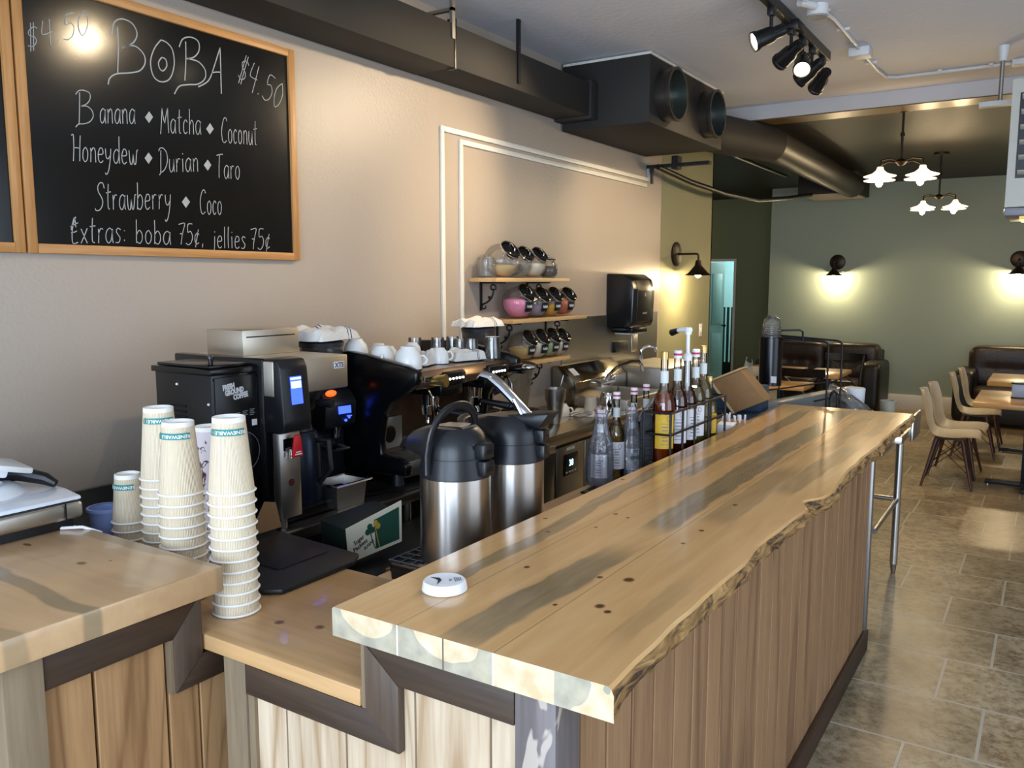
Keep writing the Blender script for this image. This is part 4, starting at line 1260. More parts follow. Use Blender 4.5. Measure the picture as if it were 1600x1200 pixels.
def slant_jar(label, y, z, fill, fh, has_label, s=1.0, word=0):
    """barrel-shaped glass cookie jar whose mouth and lid slant up towards the room"""
    t = thing('candy_jar', label, 'jar', (-2.700, y, z), group='slant-mouth glass jars', local=True)
    r = 0.087 * s
    yaw = Matrix.Rotation(R(-8), 4, 'Z')
    q = MB()
    A = Matrix.Translation((0, 0, r * 1.0)) @ yaw @ Matrix.Rotation(R(50), 4, 'Y')
    q.T = A
    prof = [(0, -r * 0.98)]
    for i in range(1, 15):
        a = -PI / 2 + (PI * 0.83) * i / 15
        prof.append((r * math.cos(a) * 1.04, r * math.sin(a)))
    prof += [(r * 0.62, r * 0.80), (r * 0.63, r * 0.98)]
    q.lathe(prof, n=36)
    for v in q.bm.verts:
        if v.co.z < 0.004:
            v.co.z = 0.004
    q.build('glass_body', JARG, t)
    k = MB()
    k.T = A
    k.lathe([(r * 0.64, r * 0.86), (r * 0.68, r * 0.88), (r * 0.68, r * 0.98), (r * 0.64, r * 1.0), (r * 0.61, r * 0.99)], n=32)
    k.build('chrome_rim', CHROME, t)
    k = MB()
    k.T = A
    k.lathe([(0, r * 1.0), (r * 0.62, r * 1.0), (r * 0.64, r * 1.05), (r * 0.56, r * 1.10), (r * 0.3, r * 1.16), (0, r * 1.17)], n=32)
    lid = k.build('lid', LIDM, t)
    k = MB()
    k.T = A
    k.tube([(-r * 0.28, 0, r * 1.13), (-r * 0.2, 0, r * 1.27), (r * 0.2, 0, r * 1.27), (r * 0.28, 0, r * 1.13)], r * 0.05, n=6)
    k.build('lid_handle', CHROME, lid)
    if fill:
        c = MB()
        rr = r * 0.955
        zc = r
        top = 2 * r * fh
        prof = [(0, 0.008)]
        for i in range(1, 13):
            zz = 0.008 + (top - 0.008) * i / 12
            prof.append((math.sqrt(max(0, rr * rr - (zz - zc) ** 2)) * 0.99, zz))
        prof += [(prof[-1][0] * 0.5, top + 0.008), (0, top + 0.012)]
        c.lathe(prof, n=28)
        c.build('contents', mat('powder_' + fill, fill, 0.95), t)
    if has_label:
        c = MB()
        a0 = R(-14)
        for part in (0,):
            def fn(u, v, a0=a0):
                a = a0 + (u - 0.5) * 0.62
                zz = r * 0.44 + v * r * 0.62
                rad = math.sqrt(max(0, (r * 1.04) ** 2 - (zz - r) ** 2)) + 0.0025
                return Vector((rad * math.cos(a), rad * math.sin(a), zz))
            c.grid(fn, 8, 6)
        lb_ = c.build('label_sticker', mat('black_jar_label', '#101010', 0.5), t)
        if word:
            c = MB()
            pts = []
            for i in range(17):
                a = a0 - 0.21 + 0.42 * i / 16
                zz = r * 0.76 + (0.008 if i % 2 else -0.006) * (1 + 0.5 * math.sin(i * 2.1))
                rd_ = math.sqrt(max(0, (r * 1.04) ** 2 - (zz - r) ** 2)) + 0.004
                pts.append((rd_ * math.cos(a), rd_ * math.sin(a), zz))
            c.tube(pts, 0.0011, n=5)
            c.build('label_writing', mat('white_marker', '#e8e8e8', 0.8), lb_)
    return t


slant_jar('big slant glass jar at front of the top shelf, cream powder inside', 4.06, 1.742, '#d9c08c', 0.36, False, 1.12)
slant_jar('nearly empty slant glass jar, second on the top shelf', 4.24, 1.742, None, 0, False, 1.0)
slant_jar('slant glass jar with white powder, third on the top shelf', 4.40, 1.742, '#e3d9c2', 0.5, False, 1.0)
slant_jar('slant jar of bright pink powder, first on the middle shelf', 4.245, 1.500, '#f08fb4', 0.60, True, 1.1, 1)
slant_jar('slant jar of grey-lilac powder, second on the middle shelf', 4.44, 1.500, '#9a8fa6', 0.42, True, 1.0, 1)
slant_jar('slant jar of yellow powder, third on the middle shelf', 4.60, 1.500, '#e0a916', 0.42, True, 1.0, 1)
slant_jar('slant jar of orange powder, fourth on the middle shelf', 4.77, 1.500, '#c8633c', 0.72, True, 1.0, 1)
slant_jar('slant jar of tan powder, first on the bottom shelf', 4.29, 1.243, '#d3b470', 0.45, True, 1.0, 1)
slant_jar('slant jar of white powder, second on the bottom shelf', 4.44, 1.243, '#e2ddca', 0.6, True, 1.0, 1)
slant_jar('slant jar of pale green powder, third on the bottom shelf', 4.58, 1.243, '#a5bd8a', 0.52, True, 1.0, 1)
slant_jar('slant jar of off-white powder, last on the bottom shelf', 4.71, 1.243, '#ded8c4', 0.58, True, 0.95, 1)
t = thing('glass_jar', 'small lidded round glass jar at the far end of the top shelf', 'jar', (-2.70, 4.60, 1.742), local=True)
MB().lathe([(0.035, 0), (0.055, 0.02), (0.062, 0.05), (0.052, 0.085), (0.040, 0.10), (0.042, 0.112), (0.036, 0.112), (0.034, 0.1), (0.05, 0.06), (0.034, 0.006), (0, 0.004)], n=28).build('glass_body', JARG, t)
k = MB().lathe([(0, 0.112), (0.044, 0.112), (0.046, 0.118), (0.03, 0.128), (0, 0.13)], n=28).ball((0, 0, 0.137), 0.008).build('lid', CHROME, t)
MB().lathe([(0, 0.008), (0.05, 0.015), (0.056, 0.05), (0.046, 0.075), (0, 0.078)], n=24).build('contents', mat('dark_beans', '#4c463e', 0.7, bump=0.6, bscale=120), t)
t = tag(MB().lathe([(0.0, 0), (0.05, 0), (0.055, 0.012), (0.055, 0.10), (0.046, 0.112), (0.044, 0.112), (0.050, 0.10), (0.05, 0.012), (0, 0.008)], c=(-2.73, 3.955, 1.742), n=28).build('glass_canister', JARG),
        'empty clear glass canister at the left end of the top shelf', 'jar')

# ------------------------------------------------------------------ paper towel dispenser
t = thing('paper_towel_dispenser', 'large black paper towel dispenser on the tan wall above the sink', 'dispenser', (XW + 0.1, 5.85, 1.36))
pr = [(XW + 0.001, 1.38), (XW + 0.20, 1.38), (XW + 0.215, 1.42), (XW + 0.225, 1.66), (XW + 0.20, 1.735), (XW + 0.14, 1.775), (XW + 0.001, 1.78)]
MB().prism([(a, b_) for a, b_ in pr], 'Y', 5.66, 6.05, bev=0.012).build('cover', mat('smoky_black_plastic', '#16171a', 0.22), t)
MB().prism([(XW + 0.19, 1.41), (XW + 0.222, 1.42), (XW + 0.231, 1.655), (XW + 0.206, 1.735), (XW + 0.19, 1.735)], 'Y', 5.73, 5.98, bev=0.008).build('front_panel', BLACKP, t)
MB().box(XW + 0.02, XW + 0.19, 5.72, 6.0, 1.335, 1.382, bev=0.01).build('tear_bar', BLACKG, t)
q = MB()
for i in range(6):
    q.box(XW + 0.2275, XW + 0.2285, 5.82 + i * 0.013, 5.829 + i * 0.013, 1.478, 1.49)
q.box(XW + 0.2305, XW + 0.2315, 5.845, 5.87, 1.61, 1.63).box(XW + 0.2305, XW + 0.2315, 5.853, 5.862, 1.63, 1.64)
q.build('maker_mark', mat('silver_print', '#8f9398', 0.4), t)
tag(MB().box(XW + 0.04, XW + 0.17, 5.735, 5.985, 1.325, 1.3355, bev=0.003).build('paper_sheet_end', PAPER), 'white paper towel tip under the black dispenser', 'paper towel')

# ------------------------------------------------------------------ splash back, sinks, taps
o = MB().box(XW + 0.001, XW + 0.006, 4.98, 6.62, 0.9, 1.47).build('splash_back', mat('steel_splash_sheet', '#a19e95', 0.3, 0.9))
tag(o, 'thin stainless splash sheet on the wall behind the sink', 'splash back')
s = thing('prep_sink', 'stainless sink with sloping back and gooseneck tap', 'sink', (-2.55, 5.2, 0.9))
q = MB().prism([(-2.80, 0.9), (-2.62, 0.9), (-2.62, 1.055), (-2.74, 1.16), (-2.80, 1.16)], 'Y', 4.83, 5.61, bev=0.005)
q.build('sloping_back', mat('polished_sink_steel', '#a79f90', 0.16, 1.0), s)
q = MB().box(-2.62, -2.25, 4.84, 4.87, 0.9, 0.965, bev=0.004).box(-2.62, -2.25, 5.47, 5.50, 0.9, 0.965, bev=0.004).box(-2.28, -2.25, 4.87, 5.47, 0.9, 0.965, bev=0.004).box(-2.62, -2.28, 4.87, 5.47, 0.9, 0.906)
q.build('basin_rim', STEEL, s)
k = MB().cyl((-2.62, 5.10, 1.03), (-2.56, 5.10, 1.03), 0.028).cyl((-2.62, 5.24, 1.03), (-2.56, 5.24, 1.03), 0.028).cyl((-2.57, 5.06, 1.03), (-2.57, 5.28, 1.03), 0.018)
k.tube([(-2.57, 5.17, 1.03), (-2.56, 5.19, 1.08), (-2.54, 5.28, 1.125), (-2.50, 5.42, 1.155), (-2.47, 5.50, 1.15), (-2.46, 5.525, 1.12), (-2.46, 5.53, 1.08)], 0.012, n=10)
f_ = k.build('tap', CHROME, s)
MB().ball((-2.55, 5.10, 1.06), 0.02).box(-2.56, -2.54, 5.03, 5.10, 1.062, 1.072, bev=0.003).build('tap_lever', CHROME, f_)
MB().ball((-2.55, 5.24, 1.06), 0.02).box(-2.56, -2.54, 5.24, 5.31, 1.062, 1.072, bev=0.003).build('tap_lever', CHROME, f_)
k = MB()
k.T = Matrix.Translation((-2.677, 4.92, 1.106)) @ Matrix.Rotation(R(41), 4, 'Y')
k.box(-0.045, 0.02, -0.035, 0.035, 0.002, 0.004)
k.build('white_sticker', PAPER, s)
s = thing('hand_sink', 'tall stainless hand sink basin at the end of the tan wall', 'sink', (-2.5, 5.95, 0.9))
MB().box(-2.75, -2.30, 5.62, 6.40, 0.86, 1.10, bev=0.01).build('basin', STEEL, s)
MB().tube([(-2.68, 6.0, 1.10), (-2.68, 6.0, 1.19), (-2.66, 6.01, 1.215), (-2.62, 6.03, 1.225), (-2.585, 6.04, 1.21), (-2.575, 6.045, 1.18)], 0.013, n=10).build('tap', CHROME, s)
tag(MB().box(XW + 0.006, XW + 0.03, 5.78, 6.0, 1.18, 1.26, bev=0.004).build('wall_vent_plate', BLACKP), 'black slotted plate on the wall behind the taps', 'plate')
tag(MB().box(XW + 0.006, XW + 0.012, 6.1, 6.22, 1.16, 1.30, bev=0.003).build('outlet_plate', STEEL), 'steel outlet plate on the wall behind the hand sink tap', 'outlet')
# ================================================================== till and cups on the left
t = thing('cash_till', 'white till with stainless front edge and tilted screen at far left', 'till', (-2.3, 0.88, 1.10))
MB().box(-2.55, -2.06, 0.64, 1.13, 1.101, 1.122).build('foot_plinth', BLACKP, t)
MB().box(-2.56, -2.042, 0.60, 1.150, 1.124, 1.170, bev=0.012, seg=3).build('drawer_front_band', STEEL, t)
MB().box(-2.0405, -2.0395, 1.10, 1.104, 1.124, 1.17).box(-2.0415, -2.0385, 0.62, 1.14, 1.1695, 1.1715).build('drawer_gap', BLACKP, t)
MB().prism([(-2.56, 1.172), (-2.045, 1.172), (-2.05, 1.181), (-2.12, 1.19), (-2.56, 1.20)], 'Y', 0.60, 1.148, bev=0.004).build('white_top', mat('glossy_white_till', '#e6ebf2', 0.12, coat=0.4), t)
q = MB()
q.lathe([(0.12, 0.0), (0.105, 0.018), (0.095, 0.026), (0.085, 0.026), (0.078, 0.016), (0.0, 0.016)], c=(-2.22, 0.92, 1.19), n=48)
for v in q.bm.verts:
    v.co.y = 0.89 + (v.co.y - 0.92) * 1.75
q.build('screen_cradle', MATS['glossy_white_till'], t)
q = MB()
q.lathe([(0.0, 0.0), (0.072, 0.0), (0.070, 0.002), (0.0, 0.002)], c=(-2.22, 0.92, 1.2065), n=40)
for v in q.bm.verts:
    v.co.y = 0.89 + (v.co.y - 0.92) * 1.75
q.build('dark_recess', mat('dark_purple_recess', '#2a2630', 0.3), t)
q = MB()
q.T = Matrix.Translation((-2.24, 0.90, 1.295)) @ Matrix.Rotation(R(-15), 4, 'X') @ Matrix.Rotation(R(10), 4, 'Y')
q.box(-0.11, 0.09, -0.22, 0.135, -0.012, 0.012, bev=0.007)
q.build('tilted_screen', MATS['glossy_white_till'], t)
q = MB()
q.T = Matrix.Translation((-2.20, 1.04, 1.262)) @ Matrix.Rotation(R(-15), 4, 'X') @ Matrix.Rotation(R(6), 4, 'Y')
q.box(-0.05, 0.06, -0.05, 0.045, -0.008, 0.008, bev=0.005)
q.build('card_reader', mat('pale_reader', '#d0d2cf', 0.3), t)
MB().tube([(-2.30, 0.85, 1.21), (-2.26, 1.0, 1.235), (-2.22, 1.085, 1.228), (-2.17, 1.125, 1.212), (-2.15, 1.14, 1.198)], [0.014, 0.02, 0.02, 0.016, 0.01], n=10).build('black_cable_hood', BLACKP, t)
tag(MB().tube([(-2.12, 1.05, 1.105), (-2.06, 1.10, 1.104), (-2.02, 1.13, 1.106), (-1.99, 1.16, 1.09), (-1.99, 1.18, 1.0), (-2.02, 1.2, 0.955)], 0.004, n=8).build('white_power_cord', PAPER), 'thin white cord trailing from under the till', 'cord')
tag(MB().tube([(-2.20, 1.16, 1.105), (-2.15, 1.20, 1.06), (-2.12, 1.21, 0.99), (-2.14, 1.25, 0.952), (-2.3, 1.3, 0.952)], 0.006, n=8).build('black_power_cord', BLACKP), 'black cord dropping off the counter behind the till', 'cord')


def cup_mat():
    m = mat('ribbed_kraft_cup_paper', '#d9c6a4', 0.8)
    nt, N, L, b = nodes_of(m)
    tc = new(nt, 'ShaderNodeTexCoord')
    sp = new(nt, 'ShaderNodeSeparateXYZ')
    L.new(tc.outputs['Object'], sp.inputs[0])
    at_ = math_node(nt, 'ARCTAN2', sp.outputs['Y'], sp.outputs['X'])
    s_ = math_node(nt, 'SINE', math_node(nt, 'MULTIPLY', at_, 84.0))
    r = ramp(nt, [(0.1, lin('#cbb48c')), (0.75, lin('#efe3cb'))])
    L.new(math_node(nt, 'MULTIPLY_ADD', s_, 0.5, 0.5), r.inputs[0])
    L.new(r.outputs[0], b.inputs['Base Color'])
    bp = new(nt, 'ShaderNodeBump', Strength=0.5, Distance=0.002)
    L.new(s_, bp.inputs['Height'])
    L.new(bp.outputs[0], b.inputs['Normal'])
    return m


CUPM = cup_mat()
RIMW = mat('white_cup_rim', '#efece4', 0.5)
TEAL = mat('teal_print_band', '#2c8584', 0.7)
PATM = mat('white_patterned_cup_paper', '#d6cdd0', 0.8)
nt, N, L, b = nodes_of(PATM)
tc = new(nt, 'ShaderNodeTexCoord')
mp = new(nt, 'ShaderNodeMapping', Scale=(1, 1, 0.5))
L.new(tc.outputs['Object'], mp.inputs['Vector'])
nn = new(nt, 'ShaderNodeTexNoise', Scale=26.0, Detail=5.0, Distortion=2.2)
L.new(mp.outputs[0], nn.inputs['Vector'])
rr = ramp(nt, [(0.555, (0, 0, 0, 1)), (0.575, (1, 1, 1, 1)), (0.61, (1, 1, 1, 1)), (0.63, (0, 0, 0, 1))])
L.new(nn.outputs['Fac'], rr.inputs[0])
L.new(mix(nt, rr.outputs[0], lin('#d6cdd0'), lin('#4a2a2c')), b.inputs['Base Color'])


def make_cup(label, x, y, z, h, R1, R0, paper, group, band=None, rot=0.0):
    """upside-down paper cup: wide rolled rim at the bottom (z), narrow base on top"""
    t = thing('paper_cup', label, 'cup', (x, y, z), group=group, local=True)
    t.rotation_euler = (0, 0, rot)
    k = (R1 - R0) / h
    MB().lathe([(R1 - 0.004, 0.004), (R1 - 0.002, 0.006), (R0, h - 0.012), (R0 - 0.0015, h - 0.012), (R1 - 0.005, 0.005)], n=72).build('sleeve', paper, t)
    MB().lathe([(R1 - 0.005, 0.001), (R1, 0.0), (R1 + 0.0028, 0.003), (R1, 0.0062), (R1 - 0.004, 0.005)], n=48).build('rolled_rim', RIMW, t)
    MB().lathe([(R0, h - 0.013), (R0 - 0.0005, h - 0.001), (R0 - 0.003, h), (R0 - 0.005, h - 0.002), (R0 - 0.006, h - 0.007), (0, h - 0.006)], n=48).build('base_disc', RIMW, t)
    if band:
        zb0, zb1 = h - 0.040, h - 0.025
        rad = lambda zz: R1 - k * zz + 0.0012
        q = MB().grid(lambda u, v: Vector((rad(zb0 + v * (zb1 - zb0)) * math.cos(-0.95 + 1.75 * u), rad(zb0 + v * (zb1 - zb0)) * math.sin(-0.95 + 1.75 * u), zb0 + v * (zb1 - zb0))), 30, 2)
        p_ = q.build('printed_band', TEAL, t)
        q = MB()

        def bend(co):
            zz = (zb0 + zb1) / 2 - co.y
            a = -0.05 - co.x / R0
            rr_ = rad(zz) + 0.0008
            return Vector((rr_ * math.cos(a), rr_ * math.sin(a), zz))
        text_mb(q, 'RENEWABLE', 0.0115, Matrix.Identity(4), 0.0002, extr=0.0, bend=bend)
        q.build('band_lettering', RIMW, p_)
        q = MB()
        for s_ in (-1, 1):
            q.tube([(rad(zb0 + 0.0075 + 0.007 * math.sin(a)) * math.cos(-1.14 + s_ * 0.075 + 0.12 * math.cos(a)), rad(zb0 + 0.0075 + 0.007 * math.sin(a)) * math.sin(-1.14 + s_ * 0.075 + 0.12 * math.cos(a)), zb0 + 0.0075 + 0.007 * math.sin(a)) for a in [2 * PI * i / 20 for i in range(20)]], 0.0008, n=5, closed=True)
        q.build('loop_logo', TEAL, t)
    return t


ORD = ['top', 'second', 'third', 'fourth', 'fifth', 'sixth', 'seventh', 'eighth', 'ninth', 'tenth', 'eleventh', 'twelfth', 'thirteenth', 'fourteenth']


def cup_stack(x, y, z, n, step, h, R1, R0, paper, kind, where, group, rot=0, lean=0.0):
    top = make_cup('%s, topmost of %s' % (kind, where), x + lean, y, z + step * (n - 1), h, R1, R0, paper, group, band=paper is CUPM, rot=rot)
    proto = None
    for i in range(1, n):
        lbl = '%s, %s from the top in %s' % (kind, ORD[i], where)
        px_ = x + lean * (1 - i / n)
        if proto is None:
            proto = make_cup(lbl, px_, y, z + step * (n - 1 - i), h, R1, R0, paper, group, rot=rot)
        else:
            c = copy_tree(proto)
            c.location = (px_, y, z + step * (n - 1 - i))
            c.rotation_euler = (0, 0, rot + i * 0.4)
            c['label'] = lbl


cup_stack(-1.582, 1.243, 0.946, 12, 0.0262, 0.178, 0.0535, 0.0375, CUPM, 'ribbed kraft cup', 'the nearest tall stack beside the black tray', 'nearest stack of ribbed cups', rot=-0.55)
cup_stack(-1.762, 1.236, 0.946, 11, 0.0262, 0.178, 0.0535, 0.0375, CUPM, 'ribbed kraft cup', 'the middle stack behind the pine corner', 'middle stack of ribbed cups', rot=-0.75)
cup_stack(-1.955, 1.315, 0.946, 12, 0.0235, 0.190, 0.0535, 0.0375, CUPM, 'ribbed kraft cup', 'the tallest stack against the grey wall', 'rear stack of ribbed cups', rot=-0.35)
cup_stack(-2.105, 1.312, 0.946, 6, 0.0235, 0.135, 0.046, 0.034, CUPM, 'short ribbed kraft cup', 'the low stack by the blue cup', 'low stack of short ribbed cups', rot=-1.0)
cup_stack(-1.90, 1.425, 0.946, 9, 0.0262, 0.178, 0.0535, 0.0375, PATM, 'white brown-printed cup', 'the stack between kraft stacks', 'stack of printed white cups', rot=0.3)
t = thing('blue_cup', 'pale blue plastic cup against the wall beside the short cups', 'cup', (-2.20, 1.30, 0.946), local=True)
MB().lathe([(0.030, 0), (0.045, 0.145), (0.043, 0.145), (0.028, 0.004), (0, 0.003), (0, 0)], n=36).build('cup_wall', mat('pale_blue_plastic', '#8fa3d8', 0.35), t)
MB().lathe([(0.043, 0.138), (0.049, 0.138), (0.049, 0.147), (0.043, 0.147)], n=36).build('rolled_lip', MATS['pale_blue_plastic'], t)

# black tray, packet box, drip mat on the low counter
t = thing('black_tray', 'flat black plastic tray on the low pine counter', 'tray', (-1.75, 1.56, 0.946))
MB().prism([(-1.99, 1.33), (-1.62, 1.33), (-1.565, 1.37), (-1.565, 1.62), (-1.60, 1.68), (-2.0, 1.71)], 'Z', 0.946, 0.960, bev=0.004).build('tray_plate', mat('matt_black_tray', '#141516', 0.5), t)
MB().box(-1.90, -1.68, 1.46, 1.64, 0.960, 0.963, bev=0.002).build('raised_panel', mat('matt_black_panel', '#101011', 0.45), t)
bx = thing('packet_box', 'white and green box of sugar packets behind the black tray', 'box', (0, 0, 0), local=True)
bx.location = (-1.825, 1.885, 0.835)
bx.scale = (0.86, 0.80, 0.86)
bx.rotation_euler = (R(6), R(3), R(-10))
GREEN = mat('dark_green_print', '#1e4a3c', 0.5)
CREAM = mat('cream_card', '#d8d3bc', 0.6)
MB().box(-0.16, 0.0, -0.02, 0.25, 0.0, 0.13, bev=0.002).build('carton', mat('dark_green_carton', '#14201d', 0.5), bx)
MB().prism([(-0.02, 0.0), (0.25, 0.0), (0.262, 0.165), (-0.02, 0.135)], 'X', 0.001, 0.006).build('printed_panel', CREAM, bx)
q = MB().prism([(0.115, 0.014), (0.237, 0.014), (0.246, 0.145), (0.115, 0.13)], 'X', 0.006, 0.0072)
q.build('green_field', GREEN, bx)
q = MB()
for dy, dz in ((0.0, 0.012), (0.012, -0.004), (-0.012, -0.006)):
    q.cyl((0.006, 0.092 + dy, 0.098 + dz), (0.0077, 0.092 + dy, 0.098 + dz), 0.0125, n=18)
q.tube([(0.0072, 0.092, 0.09), (0.0072, 0.10, 0.05), (0.0072, 0.112, 0.016)], 0.002, n=5)
q.build('clover_dark', GREEN, bx)
q = MB()
for dy, dz in ((0.0, 0.01), (0.011, -0.004)):
    q.cyl((0.0072, 0.121 + dy, 0.106 + dz), (0.0084, 0.121 + dy, 0.106 + dz), 0.012, n=18)
q.tube([(0.008, 0.118, 0.10), (0.008, 0.126, 0.05), (0.008, 0.132, 0.016)], 0.002, n=5)
q.build('clover_gold', mat('gold_print', '#b59a3a', 0.5), bx)
q = MB()
text_mb(q, 'Sugar', 0.024, facing((0.0068, 0.035, 0.075), (1, 0, 0), roll=R(18)), 0.0004)
text_mb(q, 'Packets', 0.024, facing((0.0068, 0.04, 0.052), (1, 0, 0), roll=R(18)), 0.0004)
text_mb(q, 'SUGAR', 0.017, facing((0.0068, 0.082, 0.042), (1, 0, 0), roll=R(22)), 0.0004)
q.build('panel_lettering', DARKTEXT, bx)
tag(MB().prism([(1.60, 0.968), (1.72, 0.968), (1.70, 1.05), (1.66, 1.06)], 'X', -1.965, -1.96).build('cardboard_flap', mat('brown_cardboard', '#8d6b48', 0.85)), 'brown cardboard flap standing behind the black tray', 'cardboard')
t = thing('drip_mat', 'small black octagonal drip tray with wire grid beside the airpots', 'drip tray', (-1.27, 1.60, 0.945))
q = MB().prism([(-1.45, 1.64), (-1.41, 1.60), (-1.22, 1.60), (-1.18, 1.64), (-1.18, 1.74), (-1.22, 1.78), (-1.41, 1.78), (-1.45, 1.74)], 'Z', 0.946, 0.985, bev=0.003)
q.build('dish', BLACKG, t)
q = MB()
for i in range(8):
    q.tube([(-1.435 + i * 0.034, 1.62, 0.988), (-1.435 + i * 0.034, 1.76, 0.988)], 0.0016, n=5)
for i in range(5):
    q.tube([(-1.44, 1.625 + i * 0.033, 0.988), (-1.19, 1.625 + i * 0.033, 0.988)], 0.0016, n=5)
q.build('wire_grid', mat('grey_grid_wire', '#5a5c60', 0.35, 0.6), t)

# white printed disc on the bar
t = thing('sticker_disc', 'round white printed disc lying near the front end of the bar', 'disc', (-1.0, 1.295, 1.1005), local=True)
MB().lathe([(0, 0.0), (0.044, 0.0), (0.0465, 0.002), (0.0435, 0.018), (0.041, 0.0205), (0.036, 0.0195), (0, 0.019)], n=56).build('disc', WHITEP, t)
q = MB()
q.T = Matrix.Translation((0, 0, 0.0198)) @ Matrix.Rotation(R(45), 4, 'Z')
q.prism([(-0.026, 0.022), (-0.008, 0.014), (-0.006, 0.0), (-0.018, -0.022), (-0.013, 0.0), (-0.016, 0.010)], 'Z', 0, 0.0004)
q.build('printed_swoosh', DARKTEXT, t)
q = MB()
q.T = Matrix.Translation((0, 0, 0.0198)) @ Matrix.Rotation(R(45), 4, 'Z')
for i in range(4):
    q.box(0.020 + i * 0.004, 0.022 + i * 0.004, -0.014 + 0.002 * i, 0.010 - 0.001 * i, 0, 0.0004)
text_mb(q, 'F', 0.016, Matrix.Translation((0.012, -0.004, 0.0)), 0.0)
q.build('printed_text', mat('grey_print', '#7d7f88', 0.7), t)

# ================================================================== airpots
ST_POT = mat('airpot_steel', '#c4c1bc', 0.30, 1.0)
nt, N, L, b = nodes_of(ST_POT)
tg = nt.nodes.new('ShaderNodeTangent')
tg.direction_type = 'RADIAL'
tg.axis = 'Z'
b.inputs['Anisotropic'].default_value = 0.85
b.inputs['Anisotropic Rotation'].default_value = 0.25
L.new(tg.outputs[0], b.inputs['Tangent'])
POTB = mat('airpot_black_plastic', '#131519', 0.33, bump=0.03, bscale=300)


def airpot(label, x, y, rz, handle_up, lever_up, s=1.0):
    t = thing('airpot', label, 'airpot', (x, y, 0.946), group='steel pump airpots', local=True)
    t.rotation_euler = (0, 0, rz)
    t.scale = (s, s, s)
    r = 0.0935
    MB().lathe([(0, 0), (r - 0.002, 0), (r, 0.003), (r, 0.275), (r - 0.003, 0.279), (0, 0.279)], n=64).build('steel_body', ST_POT, t)
    MB().lathe([(r - 0.001, 0.268), (r + 0.003, 0.270), (r + 0.003, 0.276), (r - 0.004, 0.318), (r - 0.004, 0.322), (0, 0.322)], n=64).build('collar', POTB, t)
    # lid rises and draws forward into the pouring spout (+X local)
    q = MB()
    q.lathe([(r - 0.005, 0.3225), (r - 0.006, 0.345), (r - 0.018, 0.382), (r - 0.035, 0.398), (0, 0.402)], n=48)
    for v in q.bm.verts:
        if v.co.x > 0:
            f = max(0.0, (v.co.x / r)) ** 2 * max(0, 1 - abs(v.co.y) / 0.085)
            v.co.x += f * 0.10
            v.co.z = v.co.z * (1 - f) + (0.352 + (v.co.z - 0.36) * 0.62) * f
    lid = q.build('lid', POTB, t)
    MB().cyl((0.165, 0, 0.348), (0.180, 0, 0.322), 0.011, 0.009, n=16).build('spout_nozzle', BLACKG, lid)
    # latch at the back
    k = MB().box(-r - 0.018, -r + 0.01, -0.022, 0.022, 0.278, 0.318, bev=0.004).box(-r - 0.016, -r + 0.014, -0.024, 0.024, 0.322, 0.362, bev=0.005)
    k.build('latch', POTB, t)
    MB().box(-r - 0.0195, -r - 0.018, -0.014, 0.014, 0.29, 0.30).build('latch_slot', BLACKG, t)
    MB().box(-r - 0.018, -r - 0.0165, -0.014, 0.014, 0.335, 0.345).build('latch_slot', BLACKG, t)
    # chrome pump lever
    if lever_up:
        q = MB()
        q.tube([(-0.06, 0, 0.395), (-0.03, 0, 0.42), (0.03, 0, 0.475), (0.065, 0, 0.50), (0.09, 0, 0.505), (0.105, 0, 0.495)], [0.010, 0.012, 0.013, 0.013, 0.012, 0.006], n=12, flat=1.9)
        q.build('pump_lever', mat('chromed_lever', '#c9ccd2', 0.15, 1.0), t)
        MB().tube([(-0.05, 0.03, 0.395), (-0.03, 0.03, 0.43), (-0.02, 0.03, 0.445)], 0.006, n=8).build('lever_link', CHROME, t)
        MB().prism([(-0.10, 0.365), (-0.02, 0.39), (0.0, 0.402), (-0.08, 0.408), (-0.135, 0.412)], 'Y', -0.045, 0.045, bev=0.008).build('rear_hood', POTB, t)
    else:
        q = MB().grid(lambda u, v: Vector((-0.085 + 0.125 * u, (v - 0.5) * 0.062, 0.4045 - 0.055 * max(0, 0.35 - u) ** 1.5 / 0.2 - 0.004 * u)), 12, 6, thick=0.004)
        q.build('chrome_lever', mat('chromed_lever', '#c9ccd2', 0.15, 1.0), t)
    # carry handle: flat hoop hinged at the sides
    pts = []
    for i in range(25):
        a = PI * i / 24
        yy = (r + 0.006) * math.cos(a)
        hh = math.sin(a) ** 0.62
        if handle_up:
            pts.append((0.012 - 0.02 * hh, yy, 0.335 + 0.118 * hh))
        else:
            pts.append((0.02 + 0.128 * hh, yy, 0.335 + 0.045 * hh))
    pts = [(pts[0][0], pts[0][1], 0.285)] + pts + [(pts[-1][0], pts[-1][1], 0.285)]
    MB().tube(pts, 0.0065, n=10, flat=1.9).build('carry_handle', POTB, t)
    return t


airpot('front steel airpot with black lid, handle standing up', -1.30, 1.735, R(180), True, False)
airpot('second steel airpot with its chrome pump lever raised', -1.285, 1.985, R(188), False, True)

